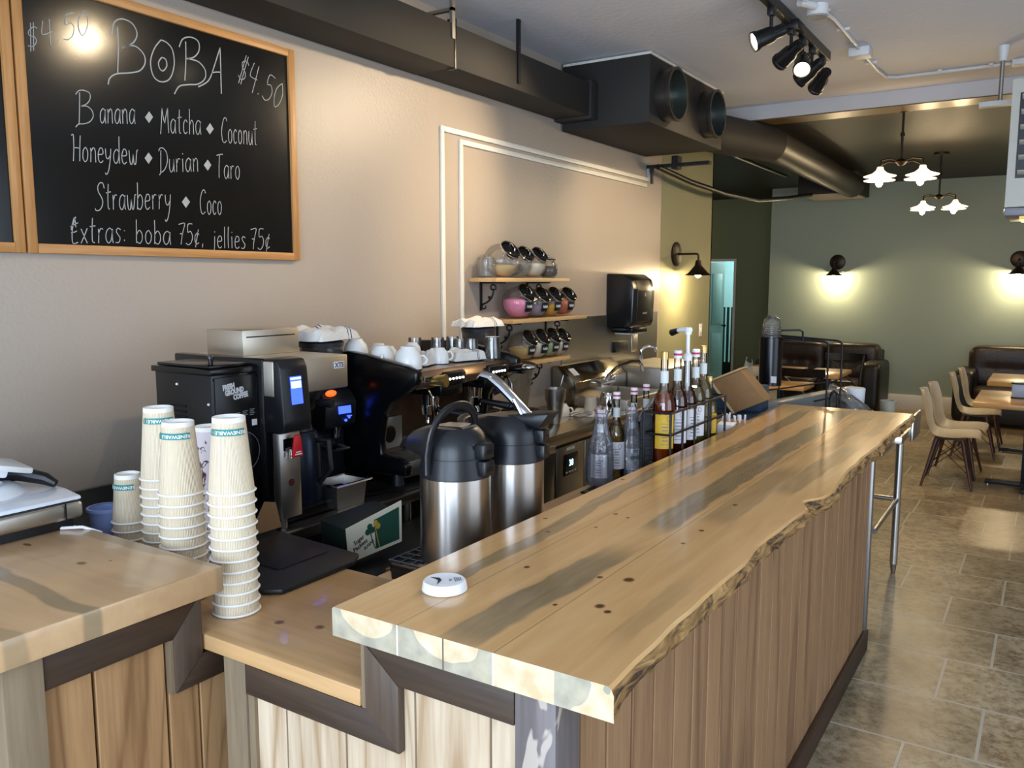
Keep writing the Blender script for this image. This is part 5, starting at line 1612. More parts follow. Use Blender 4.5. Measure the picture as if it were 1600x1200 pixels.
# ================================================================== coffee machines on the steel counter
g = thing('coffee_mill', 'black boxy coffee mill with slanted white lettering beside the brewer', 'coffee mill', (-2.32, 1.75, 0.90))
MB().box(-2.475, -2.19, 1.66, 1.835, 0.915, 1.43, bev=0.004).build('housing', BLACKG, g)
MB().box(-2.485, -2.18, 1.652, 1.838, 1.428, 1.447, bev=0.003).build('top_flange', BLACKG, g)
k = MB().box(-2.47, -2.20, 1.665, 1.815, 1.448, 1.458, bev=0.003)
k = k.build('hopper_lid', BLACKG, g)
MB().lathe([(0.007, 0), (0.008, 0.016), (0.012, 0.018), (0.012, 0.026), (0.006, 0.027), (0, 0.022)], c=(-2.24, 1.70, 1.458), n=20).build('lid_knob', BLACKG, k)
MB().box(-2.189, -2.182, 1.668, 1.830, 0.96, 1.42, bev=0.002).build('front_panel', mat('black_front_panel', '#0c0d0f', 0.28), g)
q = MB()
q.box(-2.1905, -2.186, 1.665, 1.6665, 1.08, 1.41).box(-2.1905, -2.186, 1.832, 1.8335, 1.08, 1.41)
q.build('panel_edge_line', mat('grey_edge', '#6c6e70', 0.3, 0.8), g)
q = MB()
for i in range(3):
    for s_ in range(1):
        q.box(-2.40, -2.32, 1.656, 1.661, 1.285 + i * 0.017, 1.291 + i * 0.017, bev=0.001)
q.build('side_vents', mat('vent_black', '#020203', 0.6), g)
for xx, zz in ((-2.36, 1.392), (-2.205, 1.337)):
    MB().ball((xx, 1.659, zz), 0.0045).build('screw', PAPER, g)
q = MB()
for i, (w_, dy) in enumerate((('FRESH', -0.028), ('GROUND', -0.004), ('COFFEE', 0.022))):
    text_mb(q, w_, 0.023, facing((-2.181, 1.744 + dy * 0.9, 1.388 - i * 0.0165), (1, 0, 0), roll=R(7)), 0.0014, sx=0.72)
q.build('slanted_lettering', LETTER, g)
q = MB()
for i in range(5):
    for j in range(3 + (i == 4)):
        q.box(-2.1815, -2.1805, 1.682 + i * 0.029, 1.682 + i * 0.029 + 0.020 - 0.005 * (j % 2), 1.293 - j * 0.006 + i * 0.003, 1.296 - j * 0.006 + i * 0.003)
q.build('instruction_print', mat('dim_print', '#77787a', 0.7), g)
MB().box(-2.182, -2.180, 1.806, 1.825, 1.252, 1.272).build('grind_dial_label', PAPER, g)
q = MB()
q.T = Matrix.Translation((-2.1805, 1.765, 1.17)) @ Matrix.Rotation(R(90), 4, 'Y')
q.lathe([(0.065, 0), (0.067, 0), (0.067, 0.0012), (0.065, 0.0012)], n=44)
q.build('printed_ring', mat('dim_print', '#77787a', 0.7), g)
q = MB().box(-2.182, -2.180, 1.742, 1.753, 1.205, 1.225).box(-2.182, -2.180, 1.774, 1.785, 1.205, 1.225)
q.build('ring_print', mat('dim_print', '#77787a', 0.7), g)

b = thing('coffee_brewer', 'stainless and black coffee brewer with blue-lit touch screen and red tap', 'coffee brewer', (-2.38, 2.05, 0.90))
BRS = mat('brewer_steel', '#d6cebf', 0.4, 1.0)
MB().box(-2.54, -2.345, 1.915, 2.17, 1.462, 1.552, bev=0.003).build('water_hood', BRS, b)
MB().box(-2.3455, -2.3435, 1.93, 2.15, 1.526, 1.530).build('hood_slot', BLACKP, b)
MB().box(-2.62, -2.115, 1.842, 2.185, 1.345, 1.462, bev=0.004).build('brew_head', BRS, b)
MB().box(-2.62, -2.16, 1.836, 1.875, 0.93, 1.468, bev=0.006).build('side_panel', mat('side_panel_black', '#141416', 0.22), b)
MB().prism([(-2.17, 1.222), (-2.075, 1.228), (-2.07, 1.26), (-2.085, 1.44), (-2.10, 1.468), (-2.17, 1.470)], 'Y', 1.845, 1.965, bev=0.008).build('control_box', POTB, b)
q = MB()
q.T = facing((-2.0775, 1.905, 1.365), (1, 0, 0.09))
q.box(-0.024, 0.024, -0.046, 0.046, 0.0, 0.002)
s_ = q.build('touch_screen', SCREEN, b)
q = MB()
q.T = facing((-2.0755, 1.905, 1.365), (1, 0, 0.09))
q.box(-0.021, 0.021, 0.008, 0.030, 0.0, 0.001).box(-0.022, 0.022, 0.036, 0.043, 0, 0.001)
q.build('screen_panel', SCREENW, s_)
MB().box(-2.135, -2.10, 1.848, 1.935, 0.935, 1.224, bev=0.003).build('tap_column', STEEL, b)
MB().box(-2.101, -2.0985, 1.862, 1.922, 1.165, 1.205).build('column_notch', BLACKG, b)
MB().cyl((-2.12, 1.89, 1.175), (-2.09, 1.885, 1.165), 0.009).cyl((-2.09, 1.885, 1.17), (-2.088, 1.885, 1.14), 0.007).build('tap_spout', CHROME, b)
MB().prism([(1.872, 1.145), (1.917, 1.145), (1.908, 1.218), (1.887, 1.218)], 'X', -2.078, -2.066, bev=0.003).build('red_tap_handle', RED, b)
q = MB().box(-2.0655, -2.065, 1.880, 1.910, 1.152, 1.156).box(-2.0655, -2.065, 1.883, 1.907, 1.160, 1.163)
q.build('tap_handle_print', PAPER, b)
q = MB()
q.T = Matrix.Translation((-2.0995, 1.892, 1.055)) @ Matrix.Rotation(R(90), 4, 'Y')
q.lathe([(0, 0), (0.013, 0), (0.013, 0.001), (0, 0.001)], n=20)
q.build('round_badge', mat('dark_red_badge', '#4a1a1c', 0.5), b)
q = MB().box(-2.1145, -2.112, 2.115, 2.165, 1.415, 1.440, bev=0.001)
k = q.build('badge_plate', mat('pale_badge', '#cfc9c6', 0.4), b)
q = MB()
text_mb(q, 'XTS', 0.024, facing((-2.1115, 2.140, 1.427), (1, 0, 0)), 0.0006)
q.build('badge_letters', mat('purple_badge_letters', '#5a4c6a', 0.5), k)
MB().box(-2.60, -2.14, 1.88, 2.18, 0.905, 0.94, bev=0.004).build('drip_base', BLACKG, b)
MB().box(-2.62, -2.45, 1.88, 2.18, 0.94, 1.345).build('back_column', BLACKG, b)
MB().lathe([(0.055, 0), (0.085, 0.06), (0.085, 0.075), (0, 0.075)], c=(-2.24, 2.06, 1.268), n=32).build('filter_basket', BLACKP, b)
MB().cyl((-2.15, 2.06, 1.30), (-2.09, 2.08, 1.298), 0.012, 0.016).build('basket_handle', BLACKP, b)
MB().cyl((-2.12, 1.87, 0.901), (-2.12, 1.87, 0.936), 0.012).build('front_foot', DSTEEL, b)
t = thing('coffee_server', 'dark thermal coffee server standing under the brewer basket', 'coffee server', (-2.24, 2.06, 0.941), local=True)
MB().lathe([(0, 0), (0.078, 0), (0.08, 0.01), (0.074, 0.22), (0.06, 0.25), (0, 0.255)], n=40).build('flask', mat('dark_blue_steel_flask', '#1b2230', 0.3, 0.6), t)
MB().tube([(0.07, 0.02, 0.22), (0.115, 0.03, 0.22), (0.125, 0.03, 0.12), (0.08, 0.02, 0.07)], 0.010, n=8).build('handle', BLACKP, t)
MB().lathe([(0, 0.25), (0.05, 0.252), (0.04, 0.285), (0, 0.287)], n=28).build('lid', BLACKP, t)

t = thing('steel_pan', 'small stainless steel pan on the steel counter edge before the brewer', 'pan', (-2.17, 2.19, 0.901), local=True)
q = MB()
q.prism([(-0.058, -0.078), (0.058, -0.078), (0.058, 0.078), (-0.058, 0.078)], 'Z', 0, 0.09)
for v in q.bm.verts:
    if v.co.z < 0.01:
        v.co.x *= 0.86
        v.co.y *= 0.88
q.bm.faces.ensure_lookup_table()
top_f = max(q.bm.faces, key=lambda f: f.calc_center_median().z)
bmesh.ops.delete(q.bm, geom=[top_f], context='FACES_ONLY')
bmesh.ops.solidify(q.bm, geom=q.bm.faces[:], thickness=0.002)
q.build('pan_body', STEEL, t)
q = MB()
q.tube([(-0.067, -0.087, 0.09), (0.067, -0.087, 0.09), (0.067, 0.087, 0.09), (-0.067, 0.087, 0.09)], 0.0045, n=8, closed=True, flat=2.2)
q.build('flat_rim', CHROME, t)
tag(MB().box(-2.22, -2.13, 2.13, 2.24, 0.955, 0.965, bev=0.004).build('pan_contents', mat('wet_coffee_grounds', '#17100c', 1.0, spec=0.0, bump=0.1, bscale=150)), 'dark coffee grounds in the small steel pan', 'coffee grounds', kind='stuff')
t = tag(MB().lathe([(0, 0), (0.10, 0), (0.112, 0.010), (0.108, 0.012), (0.098, 0.005), (0, 0.004)], c=(-2.25, 2.385, 0.901), n=44).build('round_tray', mat('dark_round_tray', '#1b1a19', 0.3, 0.3)),
        'round dark tray on the steel counter beside the small pan', 'tray')
tag(MB().box(-2.20, -2.08, 2.44, 2.60, 0.9005, 0.906, bev=0.002).build('rubber_mat', BLACKP), 'black rubber tamping mat at front of the espresso machine', 'mat')


def espresso_grinder(label, x, y, rz, disp_label):
    t = thing('espresso_grinder', label, 'coffee grinder', (x, y, 0.901), group=None, local=True)
    t.rotation_euler = (0, 0, rz)
    MB().box(-0.10, 0.09, -0.085, 0.085, 0, 0.028, bev=0.008).build('base', BLACKG, t)
    MB().prism([(-0.10, 0.028), (0.04, 0.028), (0.04, 0.22), (0.115, 0.25), (0.125, 0.35), (0.08, 0.395), (-0.10, 0.395)], 'Y', -0.078, 0.078, bev=0.014).build('housing', POTB, t)
    q = MB()
    q.T = facing((0.124, 0.012, 0.315), (1, 0, 0.1))
    q.box(-0.030, 0.030, -0.015, 0.015, 0.0, 0.003)
    q.build('blue_display', SCREEN, t)
    q = MB().ball((0.123, 0.018, 0.272), 0.006).ball((0.123, 0.035, 0.282), 0.005).box(0.12, 0.1265, 0.026, 0.046, 0.286, 0.290)
    q.build('display_buttons', SCREEN, t)
    q = MB().tube([(0.05, -0.035, 0.16), (0.12, -0.03, 0.158), (0.12, 0.03, 0.158), (0.05, 0.035, 0.16)], 0.007, n=8).cyl((0.075, 0, 0.25), (0.075, 0, 0.20), 0.028, 0.02)
    q.build('portafilter_fork', CHROME, t)
    MB().cyl((0, 0, 0.395), (0, 0, 0.43), 0.075, n=36).build('grind_collar', BLACKG, t)
    MB().lathe([(0.05, 0.43), (0.082, 0.475), (0.086, 0.56), (0.083, 0.56), (0.079, 0.478), (0.047, 0.432)], n=36).build('bean_hopper', clear('smoky_clear_plastic', '#b5b0ad', 0.08, 0.12, '#cfcac6'), t)
    MB().lathe([(0, 0.432), (0.045, 0.432), (0.076, 0.475), (0.078, 0.50), (0, 0.51)], n=30).build('beans', mat('roasted_beans', '#20140d', 0.5, bump=1.0, bscale=110), t)
    MB().lathe([(0, 0.56), (0.088, 0.56), (0.09, 0.578), (0.08, 0.586), (0, 0.588)], n=36).build('hopper_lid', mat('grey_black_lid', '#2b2c30', 0.4), t)
    q = MB().ball((0.115, -0.045, 0.385), 0.022, sx=0.35, sy=1.2, sz=0.6)
    q.build('orange_light', mat('orange_indicator', '#ff5a20', 0.3, emit='#ff5a20', estr=1.6), t)
    return t


espresso_grinder('black espresso grinder with blue display and hopper, left of the espresso machine', -2.46, 2.395, R(-8), '')
espresso_grinder('black espresso grinder at the far end of the espresso machine', -2.50, 3.545, R(-10), '')


def towel(label, x, y, z, sx, sy, h, rz, stripe=True, seed=1):
    t = thing('folded_towel', label, 'towel', (x, y, z), local=True)
    t.rotation_euler = (0, 0, rz)

    def shape(off):
        def fn(u, v):
            a, b_ = (u - 0.5) * 2, (v - 0.5) * 2
            e = max(0.0, 1 - abs(a) ** 6) * max(0.0, 1 - abs(b_) ** 6)
            hh = h * (0.05 + 0.95 * e ** 0.22) * (0.85 + 0.4 * noise.noise((a * 2.0 + seed, b_ * 2.0, seed * 2.1)))
            wob = 0.10 * noise.noise((a * 3, b_ * 3, seed + 5.5))
            return Vector((a * sx * (1 + wob), b_ * sy * (1 + wob), max(0.002, hh + 0.006 * math.sin(a * 9 + seed) * e) + off))
        return fn
    q = MB().grid(shape(0), 26, 18)
    # bring the rim down to the support
    lo = MB()
    q.grid(lambda u, v: Vector(((u - 0.5) * 2 * sx * 0.96, (v - 0.5) * 2 * sy * 0.96, 0.001)), 2, 2)
    q.build('cloth', CLOTH, t)
    if stripe:
        f = shape(0.0012)
        for v0 in (0.70, 0.76):
            MB().grid(lambda u, v: f(u, v0 + v * 0.02), 26, 1).build('woven_stripe', STRIPE, t)
    return t


towel('folded white towel with dark stripe, on the grinder left of espresso machine', -2.45, 2.38, 1.490, 0.10, 0.135, 0.05, R(10), True, 1)
towel('folded white towel on the grinder lid by the jar shelves', -2.50, 3.53, 1.490, 0.09, 0.11, 0.045, R(-10), True, 3)

# ------------------------------------------------------------------ espresso machine
e = thing('espresso_machine', 'large black two-group espresso machine with curved side panel', 'espresso machine', (-2.45, 2.85, 0.90))
side = [(-2.74, 0.95), (-2.74, 1.36), (-2.62, 1.435), (-2.40, 1.44), (-2.30, 1.43), (-2.10, 1.395), (-2.04, 1.372), (-2.045, 1.325), (-2.10, 1.285), (-2.175, 1.245), (-2.215, 1.19), (-2.235, 1.08), (-2.23, 1.03), (-2.14, 1.02), (-2.10, 1.0), (-2.10, 0.955)]
for nm, y0 in (('near', 2.48), ('far', 3.20)):
    MB().prism(side, 'Y', y0, y0 + 0.04, bev=0.008).build('side_panel', BLACKG, e)
MB().box(-2.72, -2.20, 2.52, 3.20, 1.30, 1.372, bev=0.004).build('cup_warmer_top', DSTEEL, e)
MB().box(-2.72, -2.30, 2.52, 3.20, 0.95, 1.30).build('boiler_casing', mat('dark_machine_body', '#1d1a18', 0.35), e)
MB().prism([(-2.20, 1.372), (-2.09, 1.366), (-2.06, 1.33), (-2.07, 1.298), (-2.20, 1.30)], 'Y', 2.52, 3.20, bev=0.003).build('front_fascia', mat('bronze_steel_fascia', '#a08469', 0.25, 0.9), e)
k = MB().box(-2.062, -2.054, 2.545, 2.635, 1.322, 1.350, bev=0.001).build('name_plate', DSTEEL, e)
MB().box(-2.0545, -2.0535, 2.55, 2.63, 1.327, 1.345).build('plate_print', BLACKG, k)
MB().box(-2.72, -2.14, 2.525, 3.195, 0.935, 1.0, bev=0.006).build('drip_tray', DSTEEL, e)
q = MB()
for i in range(22):
    q.box(-2.30, -2.15, 2.54 + i * 0.03, 2.548 + i * 0.03, 1.0, 1.004)
q.build('tray_grille', STEEL, e)
for xx in (-2.68, -2.18):
    for yy in (2.52, 3.2):
        MB().cyl((xx, yy, 0.901), (xx, yy, 0.955), 0.028, 0.022).build('leg', BLACKP, e)
MB().box(-2.30, -2.295, 2.53, 3.19, 1.01, 1.29).build('splash_panel', mat('brown_mirror_panel', '#5b4636', 0.2, 0.7), e)
for yy in (2.745, 3.06):
    k = MB().box(-2.29, -2.07, yy - 0.075, yy + 0.075, 1.255, 1.30, bev=0.006)
    k.prism([(-2.075, 1.30), (-2.045, 1.30), (-2.05, 1.352), (-2.07, 1.358)], 'Y', yy - 0.07, yy + 0.07, bev=0.004)
    kp = k.build('group_keypad', BLACKG, e)
    for j in range(5):
        MB().ball((-2.0455, yy - 0.045 + j * 0.0225, 1.326), 0.0045).build('lit_key', mat('white_led', '#ffffff', 0.3, emit='#ffffff', estr=6), kp)
    MB().cyl((-2.19, yy, 1.26), (-2.19, yy, 1.205), 0.045, 0.04, n=28).build('brew_group', CHROME, e)
    pf = MB().cyl((-2.19, yy, 1.205), (-2.19, yy, 1.165), 0.042, 0.036, n=28).build('portafilter', CHROME, e)
    MB().cyl((-2.15, yy + 0.01, 1.185), (-2.02, yy + 0.05, 1.165), 0.012, 0.018, n=16).ball((-2.015, yy + 0.051, 1.164), 0.019).build('portafilter_handle', BLACKP, pf)
    MB().tube([(-2.19, yy - 0.015, 1.165), (-2.18, yy - 0.025, 1.145), (-2.18, yy - 0.028, 1.13)], 0.007, n=8).tube([(-2.19, yy + 0.015, 1.165), (-2.18, yy + 0.025, 1.145), (-2.18, yy + 0.028, 1.13)], 0.007, n=8).build('twin_spout', CHROME, pf)
for yy in (2.60, 3.175):
    k = MB().tube([(-2.08, yy, 1.29), (-2.05, yy - 0.01, 1.26), (-2.045, yy - 0.01, 1.15), (-2.06, yy - 0.005, 1.05)], 0.006, n=8)
    k.build('steam_wand', CHROME, e)
    k = MB().cyl((-2.08, yy, 1.325), (-2.0, yy + 0.015, 1.33), 0.017, 0.026, n=20)
    k.build('steam_knob', BLACKG if yy > 3 else mat('brass_knob', '#b89a58', 0.25, 0.9), e)
MB().ball((-1.985, 3.192, 1.335), 0.026, sx=1.7, sy=1.0, sz=0.6).build('steam_lever', CHROME, e)
MB().cyl((-2.293, 2.60, 1.09), (-2.285, 2.60, 1.09), 0.036, n=28).build('pressure_gauge', CHROME, e)
MB().box(-2.294, -2.287, 2.55, 2.68, 1.03, 1.16, bev=0.002).build('gauge_plate', mat('pale_plate', '#8d8a83', 0.35, 0.8), e)


# cups, glasses and towels on the warmer
def mug(label, x, y, z, r, rz, group):
    t = thing('coffee_cup', label, 'cup', (x, y, z), group=group, local=True)
    t.rotation_euler = (0, 0, rz)
    MB().lathe([(r, 0.0), (r * 1.0, 0.004), (r * 0.985, 0.03 * r / 0.045), (r * 0.85, 0.055 * r / 0.045), (r * 0.58, 0.068 * r / 0.045), (r * 0.55, 0.074 * r / 0.045), (r * 0.48, 0.074 * r / 0.045), (0, 0.069 * r / 0.045)], n=36).build('bowl', CERAM, t)
    MB().tube([(r * 0.94, 0, 0.014), (r * 1.32, 0, 0.018), (r * 1.45, 0, 0.034), (r * 1.2, 0, 0.050), (r * 0.88, 0, 0.048)], r * 0.11, n=8).build('handle', CERAM, t)
    return t


G1 = 'cups drying on the espresso machine'
mug('large upturned white cup, nearest the front corner of the espresso machine', -2.16, 2.575, 1.373, 0.055, R(60), G1)
mug('upturned white cup with handle towards the camera on the espresso machine', -2.28, 2.555, 1.380, 0.050, R(-50), G1)
mug('upturned white cup at the outer left of the espresso machine top', -2.42, 2.55, 1.40, 0.052, R(150), G1)
mug('upturned white cup just behind the outer left one on the machine', -2.36, 2.68, 1.373, 0.046, R(120), G1)
mug('upturned white cup in the back row against the wall side', -2.52, 2.80, 1.373, 0.045, R(120), G1)
mug('upturned white cup in the middle of the machine top, behind towels', -2.46, 2.96, 1.373, 0.043, R(100), G1)
mug('small upturned white cup half under the crumpled towels', -2.20, 2.83, 1.373, 0.040, R(30), G1)
towel('crumpled white towel lying among cups on the machine top', -2.23, 2.73, 1.373, 0.06, 0.075, 0.06, R(15), False, 7)
towel('second crumpled white towel near the glasses on the machine top', -2.20, 3.0, 1.373, 0.055, 0.09, 0.05, R(-12), True, 11)


def tumbler(label, x, y, z, r, h):
    t = thing('glass_tumbler', label, 'glass', (x, y, z), group='small glasses on the espresso machine', local=True)
    MB().lathe([(r, 0), (r * 0.82, h), (0, h), (0, h * 0.9), (r * 0.74, h * 0.9), (r * 0.93, 0)], n=28).build('glass_wall', clear('tumbler_glass', '#f0f1f1', 0.03, 0.06, '#ffffff', 1.4), t)
    return t


for i, (lb_, x, y, s_) in enumerate((('first glass tumbler from the left in the back row on the machine', -2.50, 3.03, 1), ('second glass tumbler from the left in the back row on the machine', -2.42, 3.10, 1),
                                     ('glass tumbler in the back row beside the dark grinder hopper', -2.40, 3.19, 1), ('glass tumbler in front row, beside the second crumpled towel', -2.24, 3.12, 1),
                                     ('glass tumbler at front corner of the machine top, furthest along', -2.15, 3.16, 1.1), ('glass tumbler tucked between the front row and back row', -2.31, 3.13, 0.95))):
    tumbler(lb_, x, y, 1.373, 0.036 * s_, 0.088 * s_)
# ================================================================== bottles and the rest behind the bar
SYG = clear('syrup_bottle_glass', '#f5f3ee', 0.03, 0.0, '#ffffff', 1.3)
AMBER = mat('amber_syrup', '#9c3a0c', 0.06, trans=0.4, ior=1.33)
AMBERD = mat('dark_amber_syrup', '#511a0c', 0.06, trans=0.2, ior=1.33)
PALEY = mat('pale_yellow_syrup', '#b8a055', 0.06, trans=0.7, ior=1.33)
DKRED = mat('dark_red_syrup', '#3a1624', 0.06, trans=0.25, ior=1.33)
GOLDC = mat('gold_bottle_cap', '#c9a864', 0.3, 0.8)
YLAB = mat('yellow_paper_label', '#dcb436', 0.6)
PINKB = mat('pink_red_ring', '#c8385e', 0.5)


def bottle(label, x, y, z, h, r, liquid, cap, lab, rz, group, level=0.62, neck_label=True):
    t = thing('syrup_bottle', label, 'bottle', (x, y, z), group=group, local=True)
    t.rotation_euler = (0, 0, rz)
    body = [(0, 0), (r * 0.94, 0), (r, h * 0.015), (r, h * 0.50), (r * 0.97, h * 0.54), (r * 0.78, h * 0.60), (r * 0.46, h * 0.66), (r * 0.38, h * 0.72), (r * 0.345, h * 0.86), (r * 0.34, h * 0.93), (r * 0.30, h * 0.93)]
    MB().lathe(body, n=36).build('glass', SYG, t)
    liq = [(0, h * 0.012), (r * 0.92, h * 0.014)]
    for a, b_ in body[2:]:
        if b_ < h * level:
            liq.append((a - 0.0025, b_))
    rl = liq[-1][0] if level < 0.56 else (r * 0.70 if level < 0.63 else r * 0.33)
    liq += [(rl, h * level), (0, h * level)]
    MB().lathe(liq, n=32).build('syrup', liquid, t)
    if cap == 'gold':
        MB().lathe([(0, h), (r * 0.34, h), (r * 0.37, h * 0.992), (r * 0.37, h * 0.93), (0, h * 0.93)], n=28).build('screw_cap', GOLDC, t)
    elif cap == 'red':
        k = MB().lathe([(0, h), (r * 0.36, h), (r * 0.40, h * 0.99), (r * 0.40, h * 0.925), (0, h * 0.925)], n=28).build('screw_cap', WHITEP, t)
        MB().lathe([(r * 0.405, h * 0.952), (r * 0.405, h * 0.972), (r * 0.40, h * 0.972), (r * 0.40, h * 0.952)], n=28).build('cap_ring', PINKB, k)
    elif cap == 'pump':
        k = MB().lathe([(0, h * 1.0), (r * 0.20, h * 1.0), (r * 0.40, h * 0.975), (r * 0.44, h * 0.97), (r * 0.44, h * 0.92), (0, h * 0.92)], n=28)
        k.cyl((0, 0, h), (0, 0, h + 0.07), 0.0075).cyl((0, 0, h + 0.07), (0, 0, h + 0.098), 0.013, 0.012)
        k.tube([(0.012, 0, h + 0.088), (-0.03, 0, h + 0.088), (-0.07, 0, h + 0.082)], [0.011, 0.010, 0.008], n=10)
        k = k.build('pump_head', WHITEP, t)
        MB().cyl((-0.062, 0, h + 0.083), (-0.102, 0, h + 0.072), 0.010, 0.014, n=16).build('black_nozzle_cap', BLACKP, k)
        MB().cyl((0, 0, h * 0.15), (0, 0, h * 0.92), 0.006).cyl((0, 0, h * 0.66), (0, 0, h * 0.92), 0.009).build('dip_tube', WHITEP, t)
    if lab:
        w0, z0, z1 = 1.9, h * 0.13, h * 0.44
        q = MB().grid(lambda u, v: Vector(((r + 0.0008) * math.cos((u - 0.5) * w0), (r + 0.0008) * math.sin((u - 0.5) * w0), z0 + (z1 - z0) * v)), 14, 1)
        lo = q.build('paper_label', lab, t)
        q = MB()
        for i in range(7):
            ww = w0 * (0.28 if i % 3 else 0.40)
            zz = z0 + (z1 - z0) * (0.12 + 0.10 * i)
            q.grid(lambda u, v: Vector(((r + 0.0014) * math.cos((u - 0.5) * ww), (r + 0.0014) * math.sin((u - 0.5) * ww), zz + (0.004 if i % 3 else 0.002) * v)), 6, 1)
        q.tube([((r + 0.0016) * math.cos(0.3 + 0.16 * math.cos(a)), (r + 0.0016) * math.sin(0.3 + 0.16 * math.cos(a)), z1 - 0.016 + 0.009 * math.sin(a)) for a in [2 * PI * i / 14 for i in range(14)]], 0.001, n=4, closed=True)
        q.build('label_print', mat('label_print_grey', '#8a7f8c', 0.7), lo)
    if neck_label:
        q = MB().grid(lambda u, v: Vector((r * 0.395 * math.cos((u - 0.5) * 2.4), r * 0.395 * math.sin((u - 0.5) * 2.4), h * 0.715 + h * 0.11 * v)), 10, 1)
        q.build('neck_label', mat('pale_neck_label', '#d9e0dc', 0.5), t)
    return t


GS = 'syrup bottles in the wire rack'
BR = R(-58)
bottle('amber syrup bottle with gold cap and yellow label, first in the wire rack', -1.19, 2.876, 1.055, 0.411, 0.0405, AMBER, 'gold', YLAB, BR, GS)
bottle('dark amber bottle with red-ringed white cap, second in the wire rack', -1.19, 3.005, 1.055, 0.406, 0.0405, AMBERD, 'red', PAPER, BR, GS)
bottle('dark bottle fitted with a white pump dispenser, in the wire rack', -1.19, 3.107, 1.055, 0.390, 0.0405, AMBERD, 'pump', PAPER, R(-30), GS, neck_label=False)
bottle('pale yellow syrup bottle with red-ringed cap next to the pump bottle', -1.19, 3.198, 1.055, 0.396, 0.0405, PALEY, 'red', PAPER, BR, GS)
bottle('tall clear bottle with gold cap and pale syrup near far end of rack', -1.19, 3.286, 1.055, 0.405, 0.039, PALEY, 'gold', None, BR, GS, level=0.66)
bottle('short gold-capped bottle with yellow label at the far end of rack', -1.19, 3.368, 1.055, 0.270, 0.033, PALEY, 'gold', YLAB, BR, GS, neck_label=False)
r_ = thing('wire_bottle_rack', 'black wire rack holding the syrup bottles on the pine shelf', 'rack', (-1.19, 3.12, 0.946))
q = MB()
x0, x1, y0, y1 = -1.242, -1.138, 2.818, 3.418
for z in (1.05, 1.165, 1.245):
    q.tube([(x0, y0, z), (x1, y0, z), (x1, y1, z), (x0, y1, z)], 0.0045, n=6, closed=True)
q.build('rails', BLACKM, r_)
for xx in (x0, x1):
    for yy in (y0, y0 + 0.12, y0 + 0.245, y0 + 0.40, y1):
        MB().cyl((xx, yy, 0.946), (xx, yy, 1.245), 0.005, n=8).build('post', BLACKM, r_)
q = MB()
for i in range(7):
    q.cyl((x0, y0 + 0.08 + i * 0.085, 1.05), (x1, y0 + 0.08 + i * 0.085, 1.05), 0.003, n=6)
q.box(x0, x1, y0, y1, 1.0505, 1.0535)
q.build('floor_wires', BLACKM, r_)

# loose bottles, two of them in clear bags
GW = 'red-capped bottles standing on the pine shelf'
b1 = bottle('dark red bottle in a clear bag, first bagged bottle from the airpots', -1.410, 2.80, 0.946, 0.292, 0.038, DKRED, 'red', PAPER, R(-75), GW, level=0.55)
b2 = bottle('clear-necked bottle in a tied clear bag, beside the dark bag block', -1.372, 2.995, 0.946, 0.280, 0.038, DKRED, 'red', PAPER, R(-40), GW, level=0.3)
bottle('red-capped bottle peeking out behind the bagged ones, nearest the sink', -1.415, 2.945, 0.946, 0.345, 0.036, PALEY, 'red', PAPER, BR, GW)
bottle('red-capped bottle behind the bags, in the middle of three', -1.412, 3.10, 0.946, 0.345, 0.036, AMBERD, 'red', PAPER, BR, GW)
bottle('red-capped bottle behind the dark bag block, nearest the wire rack', -1.42, 3.24, 0.946, 0.345, 0.036, PALEY, 'red', PAPER, BR, GW)
BAGM = clear('clear_bag_film', '#f2f3f6', 0.12, 0.26, '#e6e8f2', 1.3, bump=0.9, bscale=30)


def bag(label, x, y, z, h, r, knot, seed):
    """thin clear bag gathered round a bottle neck"""
    def fn(u, v):
        a = 2 * PI * u
        prof = [(0, 1.05), (0.06, 1.3), (0.35, 1.28), (0.55, 1.1), (0.72, 0.72), (0.82, 0.55), (0.93, 0.62), (1.0, 0.45)]
        for (va, ra), (vb, rb) in zip(prof, prof[1:]):
            if v <= vb:
                k_ = (v - va) / (vb - va)
                rad = ra + (rb - ra) * k_
                break
        fold = 1 + 0.10 * noise.noise((math.cos(a) * 2.2 + seed, math.sin(a) * 2.2, v * 2.0)) + 0.07 * math.sin(a * 9 + seed + 2 * v) * (0.3 + 0.7 * v)
        return Vector((r * rad * fold * math.cos(a), r * rad * fold * math.sin(a), max(0.002, h * v + 0.01 * math.sin(a * 3 + seed) * v)))
    t = thing('clear_bag', label, 'bag', (x, y, z), local=True)
    MB().grid(fn, 72, 30).build('film', BAGM, t)
    if knot:
        MB().grid(lambda u, v: Vector((0.012 + 0.085 * v * 0.75, 0.02 + 0.07 * v, h * 0.80 + 0.085 * v)) + Vector((0.7, -0.7, 0.0)) * (u - 0.5) * (0.012 + 0.075 * v) + Vector((0, 0, 0.012 * math.sin(u * 14))), 16, 8).build('loose_ends', BAGM, t)
        MB().tube([(0.016 * math.cos(a), 0.016 * math.sin(a), h * 0.80) for a in [2 * PI * i / 16 for i in range(16)]], 0.004, n=6, closed=True).build('knot', BAGM, t)
    return t


bag('clear plastic bag around the dark red bottle beside the airpots', -1.410, 2.80, 0.9465, 0.300, 0.0395, False, 1.0)
bag('knotted clear plastic bag round the bottle with a leaf-printed label', -1.372, 2.995, 0.9465, 0.285, 0.0395, True, 4.0)
